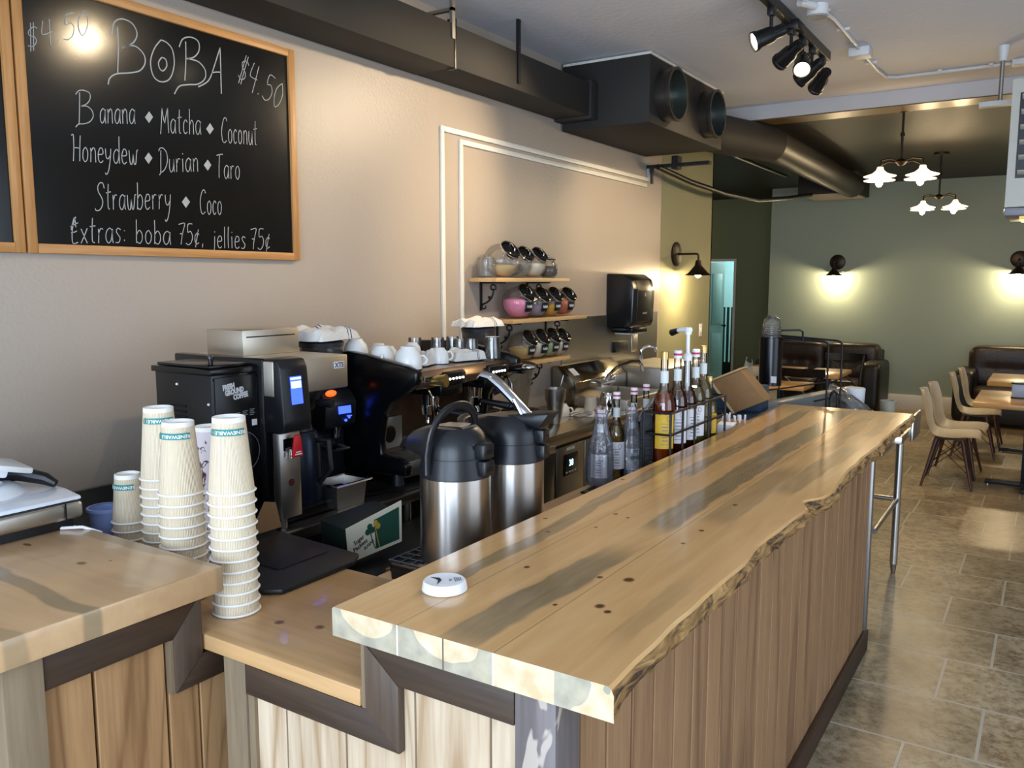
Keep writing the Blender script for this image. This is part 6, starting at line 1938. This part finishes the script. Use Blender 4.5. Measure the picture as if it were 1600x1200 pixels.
# the leaf-printed label: letters and two green leaves on the second bagged bottle
q = MB()
text_mb(q, 'IN', 0.020, facing((0.0400, 0.0, 0.112), (1, 0, 0)), 0.0005)
q.build('label_letters', DARKTEXT, b2)
q = MB().ball((0.0398, -0.012, 0.088), 0.012, sx=0.1, sy=1.0, sz=0.75).ball((0.0398, 0.012, 0.088), 0.012, sx=0.1, sy=1.0, sz=0.75)
q.build('label_leaves', mat('green_leaf_print', '#2f5b3c', 0.6), b2)

t = thing('dark_pouch', 'dark grey ribbed pouch standing between bagged bottles and the rack', 'pouch', (-1.27, 2.86, 0.946), local=True)
q = MB()
q.prism([(-0.055, 0), (0.05, 0), (0.055, 0.20), (0.03, 0.262), (0.0, 0.285), (-0.03, 0.27), (-0.055, 0.21)], 'X', -0.035, 0.035, bev=0.012)
q.build('pouch_body', mat('charcoal_ribbed_pouch', '#2c2f33', 0.5, bump=0.6, bscale=70, stretch=(0.2, 0.2, 2.5)), t)
t.rotation_euler = (0, 0, R(20))
t.location = (-1.288, 2.955, 0.946)
t.scale = (0.75, 0.8, 0.98)
t = thing('blue_tray', 'shallow blue plastic tray under the dark pouch', 'tray', (-1.40, 3.4, 0.946))
MB().prism([(-1.458, 3.30), (-1.345, 3.30), (-1.345, 3.62), (-1.458, 3.62)], 'Z', 0.946, 0.952, bev=0.002).build('tray_floor', mat('blue_tray_plastic', '#2f6d96', 0.35), t)
MB().tube([(-1.458, 3.30, 0.965), (-1.345, 3.30, 0.965), (-1.345, 3.62, 0.965), (-1.458, 3.62, 0.965)], 0.012, n=8, closed=True).build('tray_rim', MATS['blue_tray_plastic'], t)

KR = mat('kraft_carton', '#8c6a44', 0.8, vary=0.08, vscale=30)
t = thing('blue_crate', 'dark blue crate on the pine shelf under the tipped kraft box', 'crate', (-1.30, 4.1, 0.946))
MB().box(-1.445, -1.17, 3.93, 4.25, 0.947, 1.072, bev=0.004).build('crate_body', mat('blue_grey_carton', '#33475a', 0.7), t)
MB().box(-1.445, -1.19, 4.13, 4.25, 1.073, 1.20, bev=0.004).build('crate_back', MATS['blue_grey_carton'], t)
t = thing('kraft_box', 'flat kraft cardboard box tipped up beyond the syrup rack', 'box', (-1.27, 4.05, 1.073))
q = [(-1.284, 1.078), (-1.135, 1.150), (-1.262, 1.292), (-1.404, 1.226)]
MB().prism(q, 'Y', 4.0, 4.12, bev=0.004).build('carton', KR, t)
MB().prism([(-1.292, 1.074), (-1.282, 1.079), (-1.402, 1.227), (-1.413, 1.222)], 'Y', 3.995, 4.12, bev=0.001).build('folded_edge', mat('pale_card_edge', '#c0a274', 0.8), t)
MB().prism([(-1.262, 1.294), (-1.404, 1.228), (-1.402, 1.240), (-1.262, 1.304)], 'Y', 3.997, 4.12, bev=0.001).build('folded_edge', MATS['pale_card_edge'], t)

st_ = thing('straw_tray', 'kraft paper tray of white wrapped straws beside the syrup rack', 'tray', (-1.2, 3.72, 0.946))
MB().prism([(-1.26, 0.947), (-1.16, 0.947), (-1.14, 1.085), (-1.28, 1.085)], 'Y', 3.64, 3.80, bev=0.002).build('tray_body', KR, st_)
rs = random.Random(5)
for i in range(16):
    q = MB()
    x_, y_ = -1.245 + 0.013 * (i % 8), 3.68 + 0.05 * (i // 8) + rs.uniform(-0.015, 0.015)
    q.cyl((x_, y_, 1.05), (x_ + rs.uniform(-0.015, 0.015), y_ + rs.uniform(-0.02, 0.03), 1.115 + rs.uniform(-0.008, 0.008)), 0.0045, n=8)
    tag(q.build('wrapped_straw', PAPER), 'white wrapped straw standing upright in the kraft paper tray', 'straw', group='straws in the kraft tray')
o = MB()
o.T = Matrix.Translation((-1.175, 3.55, 0.946)) @ Matrix.Rotation(R(10), 4, 'Z')
o.box(-0.035, 0.035, -0.028, 0.055, 0.001, 0.155, bev=0.003)
tag(o.build('white_carton', PAPER), 'small white paper carton in front of the straws', 'carton')
o = MB().box(-1.16, -1.12, 3.86, 3.95, 1.055, 1.075, bev=0.004).cyl((-1.14, 3.9, 0.946), (-1.14, 3.9, 1.056), 0.012)
tag(o.build('black_stand', BLACKP), 'little black stand beside the straw tray', 'stand')

# ------------------------------------------------------------------ cup-lid dispenser on the steel table
t = thing('lid_rack', 'black wire cup-lid rack with curled feet at the end of the bar', 'rack', (-1.2, 4.75, 0.906))
W = 0.0055
MB().tube([(-1.385, 4.70, 0.946), (-1.385, 4.70, 1.19)], W, n=8).build('leg', BLACKM, t)
MB().tube([(-1.25, 4.66, 1.03), (-1.25, 4.66, 1.18)], W * 0.7, n=8).build('leg', BLACKM, t)
for dx, dy in ((0, 0), (0.05, 0.10)):
    MB().tube([(-1.01 + dx, 4.72 + dy, 0.906), (-1.01 + dx, 4.72 + dy, 1.375), (-1.02 + dx, 4.72 + dy, 1.392), (-1.04 + dx, 4.72 + dy, 1.398), (-1.34, 4.72 + dy, 1.418)], W, n=8).build('bent_rail', BLACKM, t)
MB().box(-1.30, -1.03, 4.72, 4.735, 1.392, 1.405).build('cross_plate', BLACKM, t)
MB().tube([(-1.265, 4.68, 1.41), (-1.262, 4.68, 1.445), (-1.25, 4.68, 1.453), (-1.16, 4.70, 1.456), (-1.145, 4.70, 1.448), (-1.142, 4.70, 1.40)], W, n=8).build('top_handle', BLACKM, t)
MB().tube([(-1.385, 4.70, 1.10), (-1.25, 4.80, 1.12), (-1.01, 4.90, 1.165)], W * 0.8, n=8).build('lower_rail', BLACKM, t)
MB().tube([(-1.385, 4.70, 1.01), (-1.20, 4.70, 1.03), (-1.01, 4.80, 1.08)], W * 0.8, n=8).build('lower_rail', BLACKM, t)
for x_, y_, rz in ((-1.40, 4.70, 0.9), (-0.97, 4.74, 0.5), (-0.99, 4.80, -0.6)):
    MB().tube([(x_ + 0.028 * math.cos(a) * math.cos(rz), y_ + 0.028 * math.cos(a) * math.sin(rz), 1.057 + 0.065 * math.sin(a)) for a in [2 * PI * i / 24 for i in range(24)]], W * 0.8, n=6, closed=True).build('curled_foot', BLACKM, t)
t = thing('lid_cylinder', 'shiny black upright cylinder holding clear domed lids', 'lid dispenser', (-1.285, 4.60, 1.155), local=True)
MB().lathe([(0, 0), (0.060, 0), (0.060, 0.262), (0.055, 0.264), (0.055, 0.02), (0, 0.02)], n=44).build('tube', BLACKG, t)
MB().box(0.02, 0.05, -0.058, -0.054, 0.02, 0.055).build('price_sticker', PAPER, t)
q = MB()
for i in range(11):
    q.lathe([(0.050, 0.19 + i * 0.0125), (0.0535, 0.191 + i * 0.0125), (0.0535, 0.194 + i * 0.0125), (0.046, 0.197 + i * 0.0125), (0.042, 0.203 + i * 0.0125)], n=32)
q.lathe([(0.050, 0.325), (0.046, 0.345), (0.034, 0.37), (0.014, 0.382), (0.013, 0.378), (0.03, 0.365)], n=32)
tag(q.build('clear_lids', THING), None)
o = bpy.data.objects['clear_lids']
o.location = (-1.285, 4.60, 1.155 + 0.19)
tag(o, 'stack of clear domed lids rising out of the black cylinder', 'lids', kind='stuff')
# sleeves of clear lids lying beyond the bar
RIBF = mat('ribbed_clear_sleeve', '#b8bbb8', 0.25, alpha=0.75, bump=1.0, bscale=3)
nt, N, L, b = nodes_of(RIBF)
tc = new(nt, 'ShaderNodeTexCoord')
wv = new(nt, 'ShaderNodeTexWave', Scale=60.0)
wv.bands_direction = 'X'
L.new(tc.outputs['Object'], wv.inputs['Vector'])
L.new(wv.outputs['Fac'], [n for n in N if n.bl_idname == 'ShaderNodeBump'][0].inputs['Height'])
for lbl, a, c, rr_, zz in (('upper ribbed sleeve of clear lids lying on two others beyond the bar', (-1.22, 4.42), (-0.99, 5.32), 0.050, 0.998),
                           ('lower ribbed sleeve of clear lids on the steel table, wall side', (-1.27, 4.80), (-1.06, 5.38), 0.050, 0.906),
                           ('lower ribbed sleeve of clear lids on the steel table, nearer the bar', (-0.90, 4.42), (-0.74, 4.95), 0.050, 0.906)):
    o = MB()
    L_ = math.dist(a, c)
    o.T = Matrix.Rotation(R(90), 4, 'Y')
    o.lathe([(0, -L_ / 2), (rr_ * 0.9, -L_ / 2), (rr_, -L_ / 2 + 0.01), (rr_, L_ / 2 - 0.01), (rr_ * 0.9, L_ / 2), (0, L_ / 2)], n=28)
    ob = o.build('lid_sleeve', RIBF)
    ob.location = ((a[0] + c[0]) / 2, (a[1] + c[1]) / 2, zz)
    ob.rotation_euler = (0, 0, math.atan2(c[1] - a[1], c[0] - a[0]))
    tag(ob, lbl, 'lid sleeve')
FILM = clear('glossy_clear_film', '#e6e9ee', 0.07, 0.35, '#dfe4ec', 2.2, bump=1.0, bscale=14)
t = MB().grid(lambda u, v: Vector((-1.04 + 0.22 * u, 4.86 + 0.24 * v - 0.04 * u, 1.12 - 0.13 * u + 0.02 * noise.noise((u * 4, v * 5, 2)) + 0.02 * math.sin(v * PI))), 18, 14, thick=0.003)
tag(t.build('clear_film_packet', FILM), 'crinkled clear film packet shining at the far bar corner', 'packet')
t = tag(MB().lathe([(0, 0), (0.050, 0), (0.058, 0.19), (0.054, 0.196), (0, 0.196)], c=(-0.95, 5.18, 0.906), n=32).build('white_tub', WHITEP), 'round white tub standing behind the clear film packet', 'tub')
t = MB().lathe([(0.033, 0), (0.044, 0.145), (0.0425, 0.145), (0.032, 0.003), (0, 0.003), (0, 0)], c=(-0.755, 5.10, 0.906), n=32)
tag(t.build('frosted_cup', mat('frosted_cup_plastic', '#a9a18c', 0.4, alpha=0.75)), 'frosted plastic cup on the far right corner of the steel table', 'cup')
t = MB().grid(lambda u, v: Vector((-1.62 + 0.10 * (u - 0.5) * (1.5 - v) + 0.03 * v, 5.2 + 0.04 * math.sin(u * 9 + v), 0.99 + 0.24 * v + 0.02 * math.sin(u * 7))), 22, 12, thick=0.004)
tag(t.build('crumpled_bag', mat('crumpled_white_film', '#d8d8d4', 0.3, alpha=0.6, bump=0.9, bscale=25)), 'crumpled translucent bag hanging behind the black cylinder', 'bag')

# ------------------------------------------------------------------ on the fridge worktop
t = thing('shaker_cup', 'tall steel shaker cup with a spoon on the fridge worktop', 'shaker', (-2.389, 4.155, 0.901), local=True)
MB().lathe([(0, 0), (0.030, 0), (0.034, 0.01), (0.048, 0.11), (0.050, 0.125), (0.059, 0.145), (0.062, 0.205), (0.064, 0.207), (0.060, 0.207), (0.057, 0.15), (0.045, 0.12), (0.03, 0.01), (0, 0.008)], n=40).build('cup_wall', DSTEEL, t)
tag(MB().tube([(-2.38, 4.16, 0.93), (-2.372, 4.19, 1.12), (-2.365, 4.21, 1.18)], 0.0035, n=8).build('long_spoon', CHROME), 'long thin spoon standing in the steel shaker', 'spoon')
mug('small white upturned cup on the fridge worktop beside shaker', -2.50, 4.44, 0.901, 0.045, R(20), 'dishes on the fridge worktop')
t = tag(MB().lathe([(0.036, 0), (0.042, 0.004), (0.036, 0.10), (0.032, 0.104), (0, 0.104), (0, 0.098), (0.033, 0.098), (0.038, 0.006)], c=(-2.40, 4.62, 0.901), n=28).build('frosted_tumbler', mat('frosted_tumbler', '#cfc8ba', 0.35, alpha=0.7)), 'frosted tumbler upside down next to the milk pitcher', 'glass')
t = thing('milk_pitcher', 'shiny steel milk pitcher upside down near the sink', 'pitcher', (-2.37, 4.80, 0.901), local=True)
MB().lathe([(0.056, 0), (0.058, 0.01), (0.050, 0.075), (0.046, 0.10), (0.040, 0.112), (0, 0.112)], n=36).build('body', CHROME, t)
MB().tube([(0.045, -0.02, 0.095), (0.078, -0.035, 0.085), (0.08, -0.035, 0.04), (0.052, -0.02, 0.02)], 0.006, n=8, flat=1.6).build('handle', CHROME, t)
towel('bunched white cloth at the corner of the fridge worktop', -2.27, 3.72, 0.901, 0.05, 0.045, 0.045, R(30), False, 21)
towel('flat white cloth with cutlery lying before the sink', -2.42, 4.62, 0.9005, 0.09, 0.16, 0.014, R(20), False, 23)
for i, (a, c) in enumerate((((-2.42, 4.38), (-2.36, 4.52)), ((-2.44, 4.42), (-2.34, 4.47)), ((-2.38, 4.36), (-2.33, 4.50)))):
    o = MB().tube([(a[0], a[1], 0.922), ((a[0] + c[0]) / 2, (a[1] + c[1]) / 2, 0.93), (c[0], c[1], 0.922)], [0.003, 0.003, 0.009], n=8)
    tag(o.build('bar_spoon', CHROME), 'steel spoon heaped on the cloth before the sink', 'spoon', group='spoons on the cloth')
tag(MB().cyl((-2.36, 4.60, 0.925), (-2.33, 4.66, 0.925), 0.006).build('red_stopper', RED), 'tiny red stopper on the flat white cloth', 'stopper')
t = thing('blender_jar', 'clear blender jar with dark lid under the lowest jar shelf', 'blender', (-2.50, 3.95, 0.901), local=True)
MB().box(-0.085, 0.085, -0.085, 0.085, 0.0, 0.11, bev=0.02).build('motor_base', BLACKG, t)
MB().lathe([(0.052, 0.11), (0.085, 0.34), (0.082, 0.34), (0.049, 0.115), (0, 0.113)], n=6).build('jar', clear('scuffed_clear_jar', '#e9e4da', 0.12, 0.16, '#d8cfc0', 1.0), t)
MB().lathe([(0, 0.335), (0.088, 0.335), (0.09, 0.362), (0.06, 0.372), (0, 0.374)], n=28).build('lid', BLACKP, t)
# ================================================================== the seating area at the back
SHELL = mat('cream_moulded_shell', '#f6f0e2', 0.42)
WALN = wood('dark_brown_dowel', '#4a2a1c', '#28140c', 'Z', 0.4, grain=20, fine=90)


def shell_chair(label, x, y, rz, group='cream shell chairs on dowel legs', m=None):
    """one-piece moulded shell on four dowel legs with wire cross braces; faces +X locally"""
    t = thing('shell_chair', label, 'chair', (x, y, 0), local=True, group=group)
    t.rotation_euler = (0, 0, rz)
    t.scale = (0.97, 0.97, 0.985)
    prof = [(0.225, 0.415), (0.20, 0.432), (0.12, 0.432), (0.02, 0.422), (-0.08, 0.422), (-0.145, 0.445), (-0.185, 0.51), (-0.212, 0.60), (-0.235, 0.70), (-0.262, 0.80), (-0.275, 0.825)]
    wid = [0.195, 0.215, 0.232, 0.238, 0.236, 0.23, 0.226, 0.222, 0.212, 0.178, 0.12]

    def at_(u):
        f = u * (len(prof) - 1)
        i = min(int(f), len(prof) - 2)
        k = f - i
        def cr(v, n):
            a, b_, c, d_ = (v[max(i - 1, 0)], v[i], v[i + 1], v[min(i + 2, len(v) - 1)])
            g = lambda z: z[n] if n is not None else z
            a, b_, c, d_ = g(a), g(b_), g(c), g(d_)
            return 0.5 * (2 * b_ + (c - a) * k + (2 * a - 5 * b_ + 4 * c - d_) * k * k + (3 * b_ - a - 3 * c + d_) * k ** 3)
        return cr(prof, 0), cr(prof, 1), cr(wid, None)

    def fn(u, v):
        px_, pz, w_ = at_(u)
        s = (v - 0.5) * 2
        lift = 0.028 * abs(s) ** 3
        back = min(1, max(0, (u - 0.45) / 0.3))
        return Vector((px_ + back * 0.045 * abs(s) ** 2.5, s * w_, pz + (1 - back) * lift))
    MB().grid(fn, 30, 16, thick=0.011).build('shell', m or SHELL, t)
    for sx_ in (1, -1):
        for sy in (1, -1):
            MB().cyl((0.10 * sx_ - 0.01, 0.12 * sy, 0.408), (0.195 * sx_ - 0.01, 0.215 * sy, 0.0), 0.019, 0.010, n=14).build('leg', WALN, t)
    q = MB()
    for s in (1, -1):
        q.tube([(0.11 - 0.01, 0.13 * s, 0.37), (-0.165 - 0.01, 0.19 * s, 0.13)], 0.0035, n=6).tube([(-0.11 - 0.01, 0.13 * s, 0.37), (0.165 - 0.01, 0.19 * s, 0.13)], 0.0035, n=6)
        q.tube([(0.11 * s - 0.01, 0.13, 0.37), (0.165 * s - 0.01, -0.19, 0.13)], 0.0035, n=6).tube([(0.11 * s - 0.01, -0.13, 0.37), (0.165 * s - 0.01, 0.19, 0.13)], 0.0035, n=6)
    q.build('cross_wires', mat('rusty_brown_wire', '#3c2417', 0.4, 0.4), t)
    MB().box(-0.13, 0.11, -0.13, 0.13, 0.404, 0.414, bev=0.004).build('seat_bracket', BLACKP, t)
    return t


shell_chair('cream shell chair nearest the bar, at the front right table', -0.66, 7.92, R(2))
shell_chair('cream shell chair just behind the nearest one, same table', -0.65, 8.40, R(-3))
shell_chair('cream shell chair at the second table, its back in front of the sofa', -0.58, 9.42, R(3))
shell_chair('cream shell chair farthest back on the right, beside the dark sofa', -0.55, 10.0, R(0))
WSH = mat('white_moulded_shell', '#d9d4c9', 0.4)
shell_chair('white shell chair behind the black lid cylinder', -2.62, 8.72, R(-90), 'white shell chairs at left tables', WSH)
shell_chair('white shell chair facing the left table beyond the cardboard box', -2.55, 7.62, R(10), 'white shell chairs at left tables', WSH)

TBL = wood('warm_pine_table', '#c79a5f', '#9b6d38', 'X', 0.28, grain=8, fine=50, island=0.15, coat=0.3)
TBE = mat('grey_lacquered_table_edge', '#8d8580', 0.25, coat=0.4)
IRON = mat('black_cast_iron', '#131315', 0.45)


def cafe_table(label, x0, x1, y0, y1, zt=0.755):
    t = thing('cafe_table', label, 'table', ((x0 + x1) / 2, (y0 + y1) / 2, 0), group=None)
    MB().box(x0, x1, y0, y1, zt - 0.042, zt, bev=0.004).build('table_top', TBL, t)
    cx, cy = (x0 + x1) / 2, (y0 + y1) / 2
    MB().box(cx - 0.04, cx + 0.04, cy - 0.04, cy + 0.04, 0.03, zt - 0.042, bev=0.004).build('pedestal', IRON, t)
    fx = 0.30 if x1 - x0 > 0.7 else 0.22
    MB().box(cx - fx, cx + fx, cy - 0.035, cy + 0.035, 0.012, 0.045, bev=0.006).box(cx - 0.035, cx + 0.035, cy - 0.30, cy + 0.30, 0.012, 0.045, bev=0.006).build('cross_foot', IRON, t)
    for a, c in ((fx - 0.02, 0), (0.02 - fx, 0), (0, 0.28), (0, -0.28)):
        MB().cyl((cx + a, cy + c, 0), (cx + a, cy + c, 0.014), 0.02, n=12).build('glide', DSTEEL, t)
    return t


cafe_table('pine-topped cafe table at right, nearest the camera', -0.50, 0.30, 7.62, 8.55)
cafe_table('pine-topped cafe table at right, in front of the right sofa', -0.50, 0.35, 9.30, 10.20)
cafe_table('pine cafe table at left, half behind the black cylinder', -2.75, -1.89, 7.88, 8.30)
cafe_table('pine cafe table in front of the left sofa, right-hand one', -2.20, -1.83, 9.05, 9.75)
cafe_table('pine cafe table in front of the left sofa, seen through a black chair', -2.90, -2.30, 8.98, 9.75)
n_ = thing('napkin_holder', 'grey-blue napkin holder with black edges on the right cafe table', 'napkin holder', (-0.2, 8.1, 0.756))
MB().box(-0.25, -0.13, 8.05, 8.20, 0.765, 0.875, bev=0.004).build('napkin_block', mat('pale_blue_grey_panel', '#8f9cb2', 0.4), n_)
MB().box(-0.255, -0.125, 8.045, 8.205, 0.874, 0.886, bev=0.003).build('top_edge', BLACKP, n_)
MB().box(-0.255, -0.125, 8.045, 8.205, 0.756, 0.767, bev=0.003).build('bottom_edge', BLACKP, n_)


def bentwood(label, x, y, rz):
    t = thing('black_chair', label, 'chair', (x, y, 0), local=True, group='black wooden chairs at the left tables')
    t.rotation_euler = (0, 0, rz)
    MB().box(-0.20, 0.22, -0.21, 0.21, 0.435, 0.46, bev=0.012).build('seat', BLACKP, t)
    for sx_, sy in ((0.17, 0.17), (0.17, -0.17)):
        MB().cyl((sx_, sy, 0.436), (sx_ + 0.03, sy * 1.1, 0), 0.018, 0.014, n=12).build('leg', BLACKP, t)
    for sy in (0.17, -0.17):
        MB().tube([(-0.27, sy * 1.1, 0), (-0.19, sy * 1.06, 0.44), (-0.22, sy * 1.1, 0.66), (-0.27, sy * 1.2, 0.86)], [0.016, 0.02, 0.018, 0.015], n=10).build('leg', BLACKP, t)
    MB().grid(lambda u, v: Vector((-0.27 - 0.05 * math.sin(u * PI) - 0.02 * v, (u - 0.5) * 0.47, 0.79 + 0.085 * v)), 16, 4, thick=0.018).build('top_rail', BLACKP, t)
    for s in (1, -1):
        MB().tube([(-0.20, 0.17 * s, 0.47), (-0.24, 0.0, 0.64), (-0.27, -0.19 * s, 0.80)], 0.012, n=8).build('cross_splat', BLACKP, t)
    return t


bentwood('black wooden chair with cross back, nearer one before the left sofa', -2.05, 8.68, R(90))
bentwood('black wooden chair close to the left sofa, behind the other black chair', -2.03, 10.15, R(-90))

# ------------------------------------------------------------------ sofas
LEA = mat('dark_brown_leather', '#2c2019', 0.38, bump=0.3, bscale=60, vary=0.2, vscale=6)
LEAB = mat('black_leather_side', '#141413', 0.42, bump=0.2, bscale=70)


def cushion(mb, x0, x1, y0, y1, z0, z1, puff=0.03, tuft=None):
    def pt(u, v, face):
        return None
    t = bmesh.new()
    bmesh.ops.create_cube(t, size=1)
    bmesh.ops.subdivide_edges(t, edges=t.edges[:], cuts=11, use_grid_fill=True)
    for v in t.verts:
        c = v.co * 2
        e = [max(0.0, 1 - abs(k) ** 4) for k in c]
        n_ = Vector(c)
        # round corners
        ln = (abs(n_.x) ** 7 + abs(n_.y) ** 7 + abs(n_.z) ** 7) ** (1 / 7)
        n_ = n_ / ln
        dep = 0.0
        if tuft and n_.y < -0.7:
            for tx, tz in tuft:
                dep += 0.045 * math.exp(-(((n_.x - tx) / 0.16) ** 2 + ((n_.z - tz) / 0.2) ** 2))
        v.co = Vector(((x0 + x1) / 2 + n_.x * (x1 - x0) / 2, (y0 + y1) / 2 + n_.y * (y1 - y0) / 2 * (1 + 0.25 * puff) + dep, (z0 + z1) / 2 + n_.z * (z1 - z0) / 2))
    mb._take(t)
    return mb


def sofa(label, x0, x1, y0, y1, zb, za, n):
    s = thing('leather_sofa', label, 'sofa', ((x0 + x1) / 2, (y0 + y1) / 2, 0))
    cushion(MB(), x0, x0 + 0.24, y0 + 0.02, y1 - 0.1, 0.04, za).build('armrest', LEAB, s)
    cushion(MB(), x1 - 0.24, x1, y0 + 0.02, y1 - 0.1, 0.04, za).build('armrest', LEAB, s)
    MB().box(x0 + 0.2, x1 - 0.2, y0 + 0.06, y1, 0.05, 0.30, bev=0.02).build('base_frame', LEAB, s)
    MB().box(x0 + 0.1, x1 - 0.1, y1 - 0.14, y1, 0.1, zb - 0.08, bev=0.03).build('back_frame', LEAB, s)
    w_ = (x1 - x0 - 0.40) / n
    for i in range(n):
        a = x0 + 0.20 + w_ * i
        cushion(MB(), a, a + w_, y0, y1 - 0.25, 0.27, 0.46).build('seat_cushion', LEA, s)
        cushion(MB(), a - (0.08 if i == 0 else 0), a + w_ + (0.08 if i == n - 1 else 0), y1 - 0.40, y1 - 0.08, 0.42, zb, tuft=[(-0.45, -0.1), (0.45, -0.1), (0, -0.1)]).build('back_cushion', LEA, s)
    for xx in (x0 + 0.12, x1 - 0.12):
        for yy in (y0 + 0.12, y1 - 0.16):
            MB().cyl((xx, yy, 0), (xx, yy, 0.06), 0.025, n=12).build('foot', BLACKP, s)
    return s


sofa('dark brown leather sofa against the green wall, left one', -3.38, -1.78, 11.25, 12.2, 0.90, 0.70, 2)
sofa('dark brown leather sofa at right edge against the green wall', -0.97, 1.1, 11.20, 12.2, 0.93, 0.66, 2)

# ------------------------------------------------------------------ wall lamps
BRZ = mat('dark_bronze_lamp_metal', '#2b211a', 0.4, 0.6)
LAMPC = (1.0, 0.76, 0.44)


def sconce(label, x, y, z, d, watts):
    """d = unit direction from the wall into the room"""
    t = thing('wall_sconce', label, 'wall lamp', (x, y, z), local=True, group='bronze wall lamps')
    t.rotation_euler = (0, 0, math.atan2(d[1], d[0]))
    q = MB()
    q.T = Matrix.Rotation(R(90), 4, 'Y')
    q.lathe([(0, 0.001), (0.105, 0.001), (0.105, 0.012), (0.09, 0.02), (0, 0.024)], n=36)
    q.build('wall_plate', BRZ, t)
    MB().tube([(0.02, 0, 0), (0.19, 0, 0), (0.205, 0, -0.006), (0.21, 0, -0.02), (0.21, 0, -0.06)], 0.010, n=10).build('arm', BRZ, t)
    MB().lathe([(0.022, -0.055), (0.026, -0.075), (0.030, -0.10), (0.085, -0.165), (0.115, -0.185), (0.112, -0.187), (0.08, -0.168), (0.026, -0.104), (0.018, -0.06)], c=(0.21, 0, 0), n=36).build('shade', BRZ, t)
    MB().ball((0.21, 0, -0.172), 0.030, sz=1.15).build('bulb', BULB, t)
    lp = Vector((x, y, z)) + Vector((d[0] * 0.21, d[1] * 0.21, -0.215))
    lamp('sconce_lamp', 'POINT', lp, watts, LAMPC, shadow_soft_size=0.03)
    return t


sconce('bronze wall lamp on the olive wall beside the towel dispenser end', XW - 0.012, 7.04, 1.96, (1, 0), 26)
sconce('bronze wall lamp on the back green wall above the left sofa', -2.585, 12.4, 1.99, (0, -1), 30)
sconce('bronze wall lamp cut off at the right edge, above the right sofa', -0.40, 12.4, 2.00, (0, -1), 30)


def chandelier(label, x, y, zc, zb, rot):
    t = thing('chandelier', label, 'ceiling lamp', (x, y, zc), group=None, local=True)
    t.rotation_euler = (0, 0, rot)
    h = zb - zc
    MB().lathe([(0, 0), (0.075, 0), (0.07, -0.02), (0.02, -0.035), (0, -0.035)], n=28).build('canopy', BRZ, t)
    q = MB().cyl((0, 0, -0.03), (0, 0, h), 0.009, n=12).cyl((0, 0, h * 0.45), (0, 0, h * 0.45 - 0.03), 0.016, n=12)
    q.build('stem', BRZ, t)
    MB().lathe([(0, h + 0.03), (0.03, h + 0.02), (0.045, h), (0.02, h - 0.025), (0, h - 0.03)], n=24).build('hub', BRZ, t)
    for k in range(4):
        a = PI / 4 + k * PI / 2
        ca, sa = math.cos(a), math.sin(a)
        ar = MB().tube([(0.03 * ca, 0.03 * sa, h), (0.12 * ca, 0.12 * sa, h + 0.02), (0.205 * ca, 0.205 * sa, h), (0.21 * ca, 0.21 * sa, h - 0.055)], 0.007, n=8)
        k_ = ar.build('arm', BRZ, t)
        MB().lathe([(0.02, h - 0.05), (0.028, h - 0.075), (0.055, h - 0.098), (0.118, h - 0.118), (0.115, h - 0.121), (0.05, h - 0.102), (0.02, h - 0.08)], c=(0.21 * ca, 0.21 * sa, 0), n=32).build('shade', mat('glowing_glass_shade', '#fff0d8', 0.3, emit='#ffd9a0', estr=4), k_)
        MB().ball((0.21 * ca, 0.21 * sa, h - 0.135), 0.027, sz=1.3).build('bulb', BULB, k_)
        lamp('chandelier_lamp', 'POINT', (x + 0.21 * math.cos(a + rot), y + 0.21 * math.sin(a + rot), zb - 0.185), 8, LAMPC, shadow_soft_size=0.03)
    return t


chandelier('nearer four-shade ceiling lamp under the dark rear ceiling', -1.075, 7.25, 3.05, 2.645, R(10))
chandelier('farther four-shade ceiling lamp, lower in the picture', -1.085, 9.9, 3.05, 2.60, R(8))

# ------------------------------------------------------------------ seen through the hall doorway
t = thing('folded_trolley', 'dark metal shelving piled beyond the hall doorway', 'shelving', (-4.5, 14.4, 0))
for i in range(6):
    MB().box(-4.86 + i * 0.075, -4.82 + i * 0.075, 14.3, 14.34, 0.3, 1.28, bev=0.004).build('slat', mat('dark_teal_metal', '#2d4744', 0.35, 0.6), t)
MB().box(-4.9, -4.4, 14.28, 14.36, 0.0, 0.32, bev=0.01).build('base', BLACKP, t)
tag(MB().ball((-4.46, 14.32, 1.42), 0.10, sx=0.8, sz=1.1).cyl((-4.46, 14.32, 1.28), (-4.46, 14.32, 1.36), 0.05).build('black_bag', BLACKP), 'black rounded bundle on top of the shelving in the hall room', 'bundle')
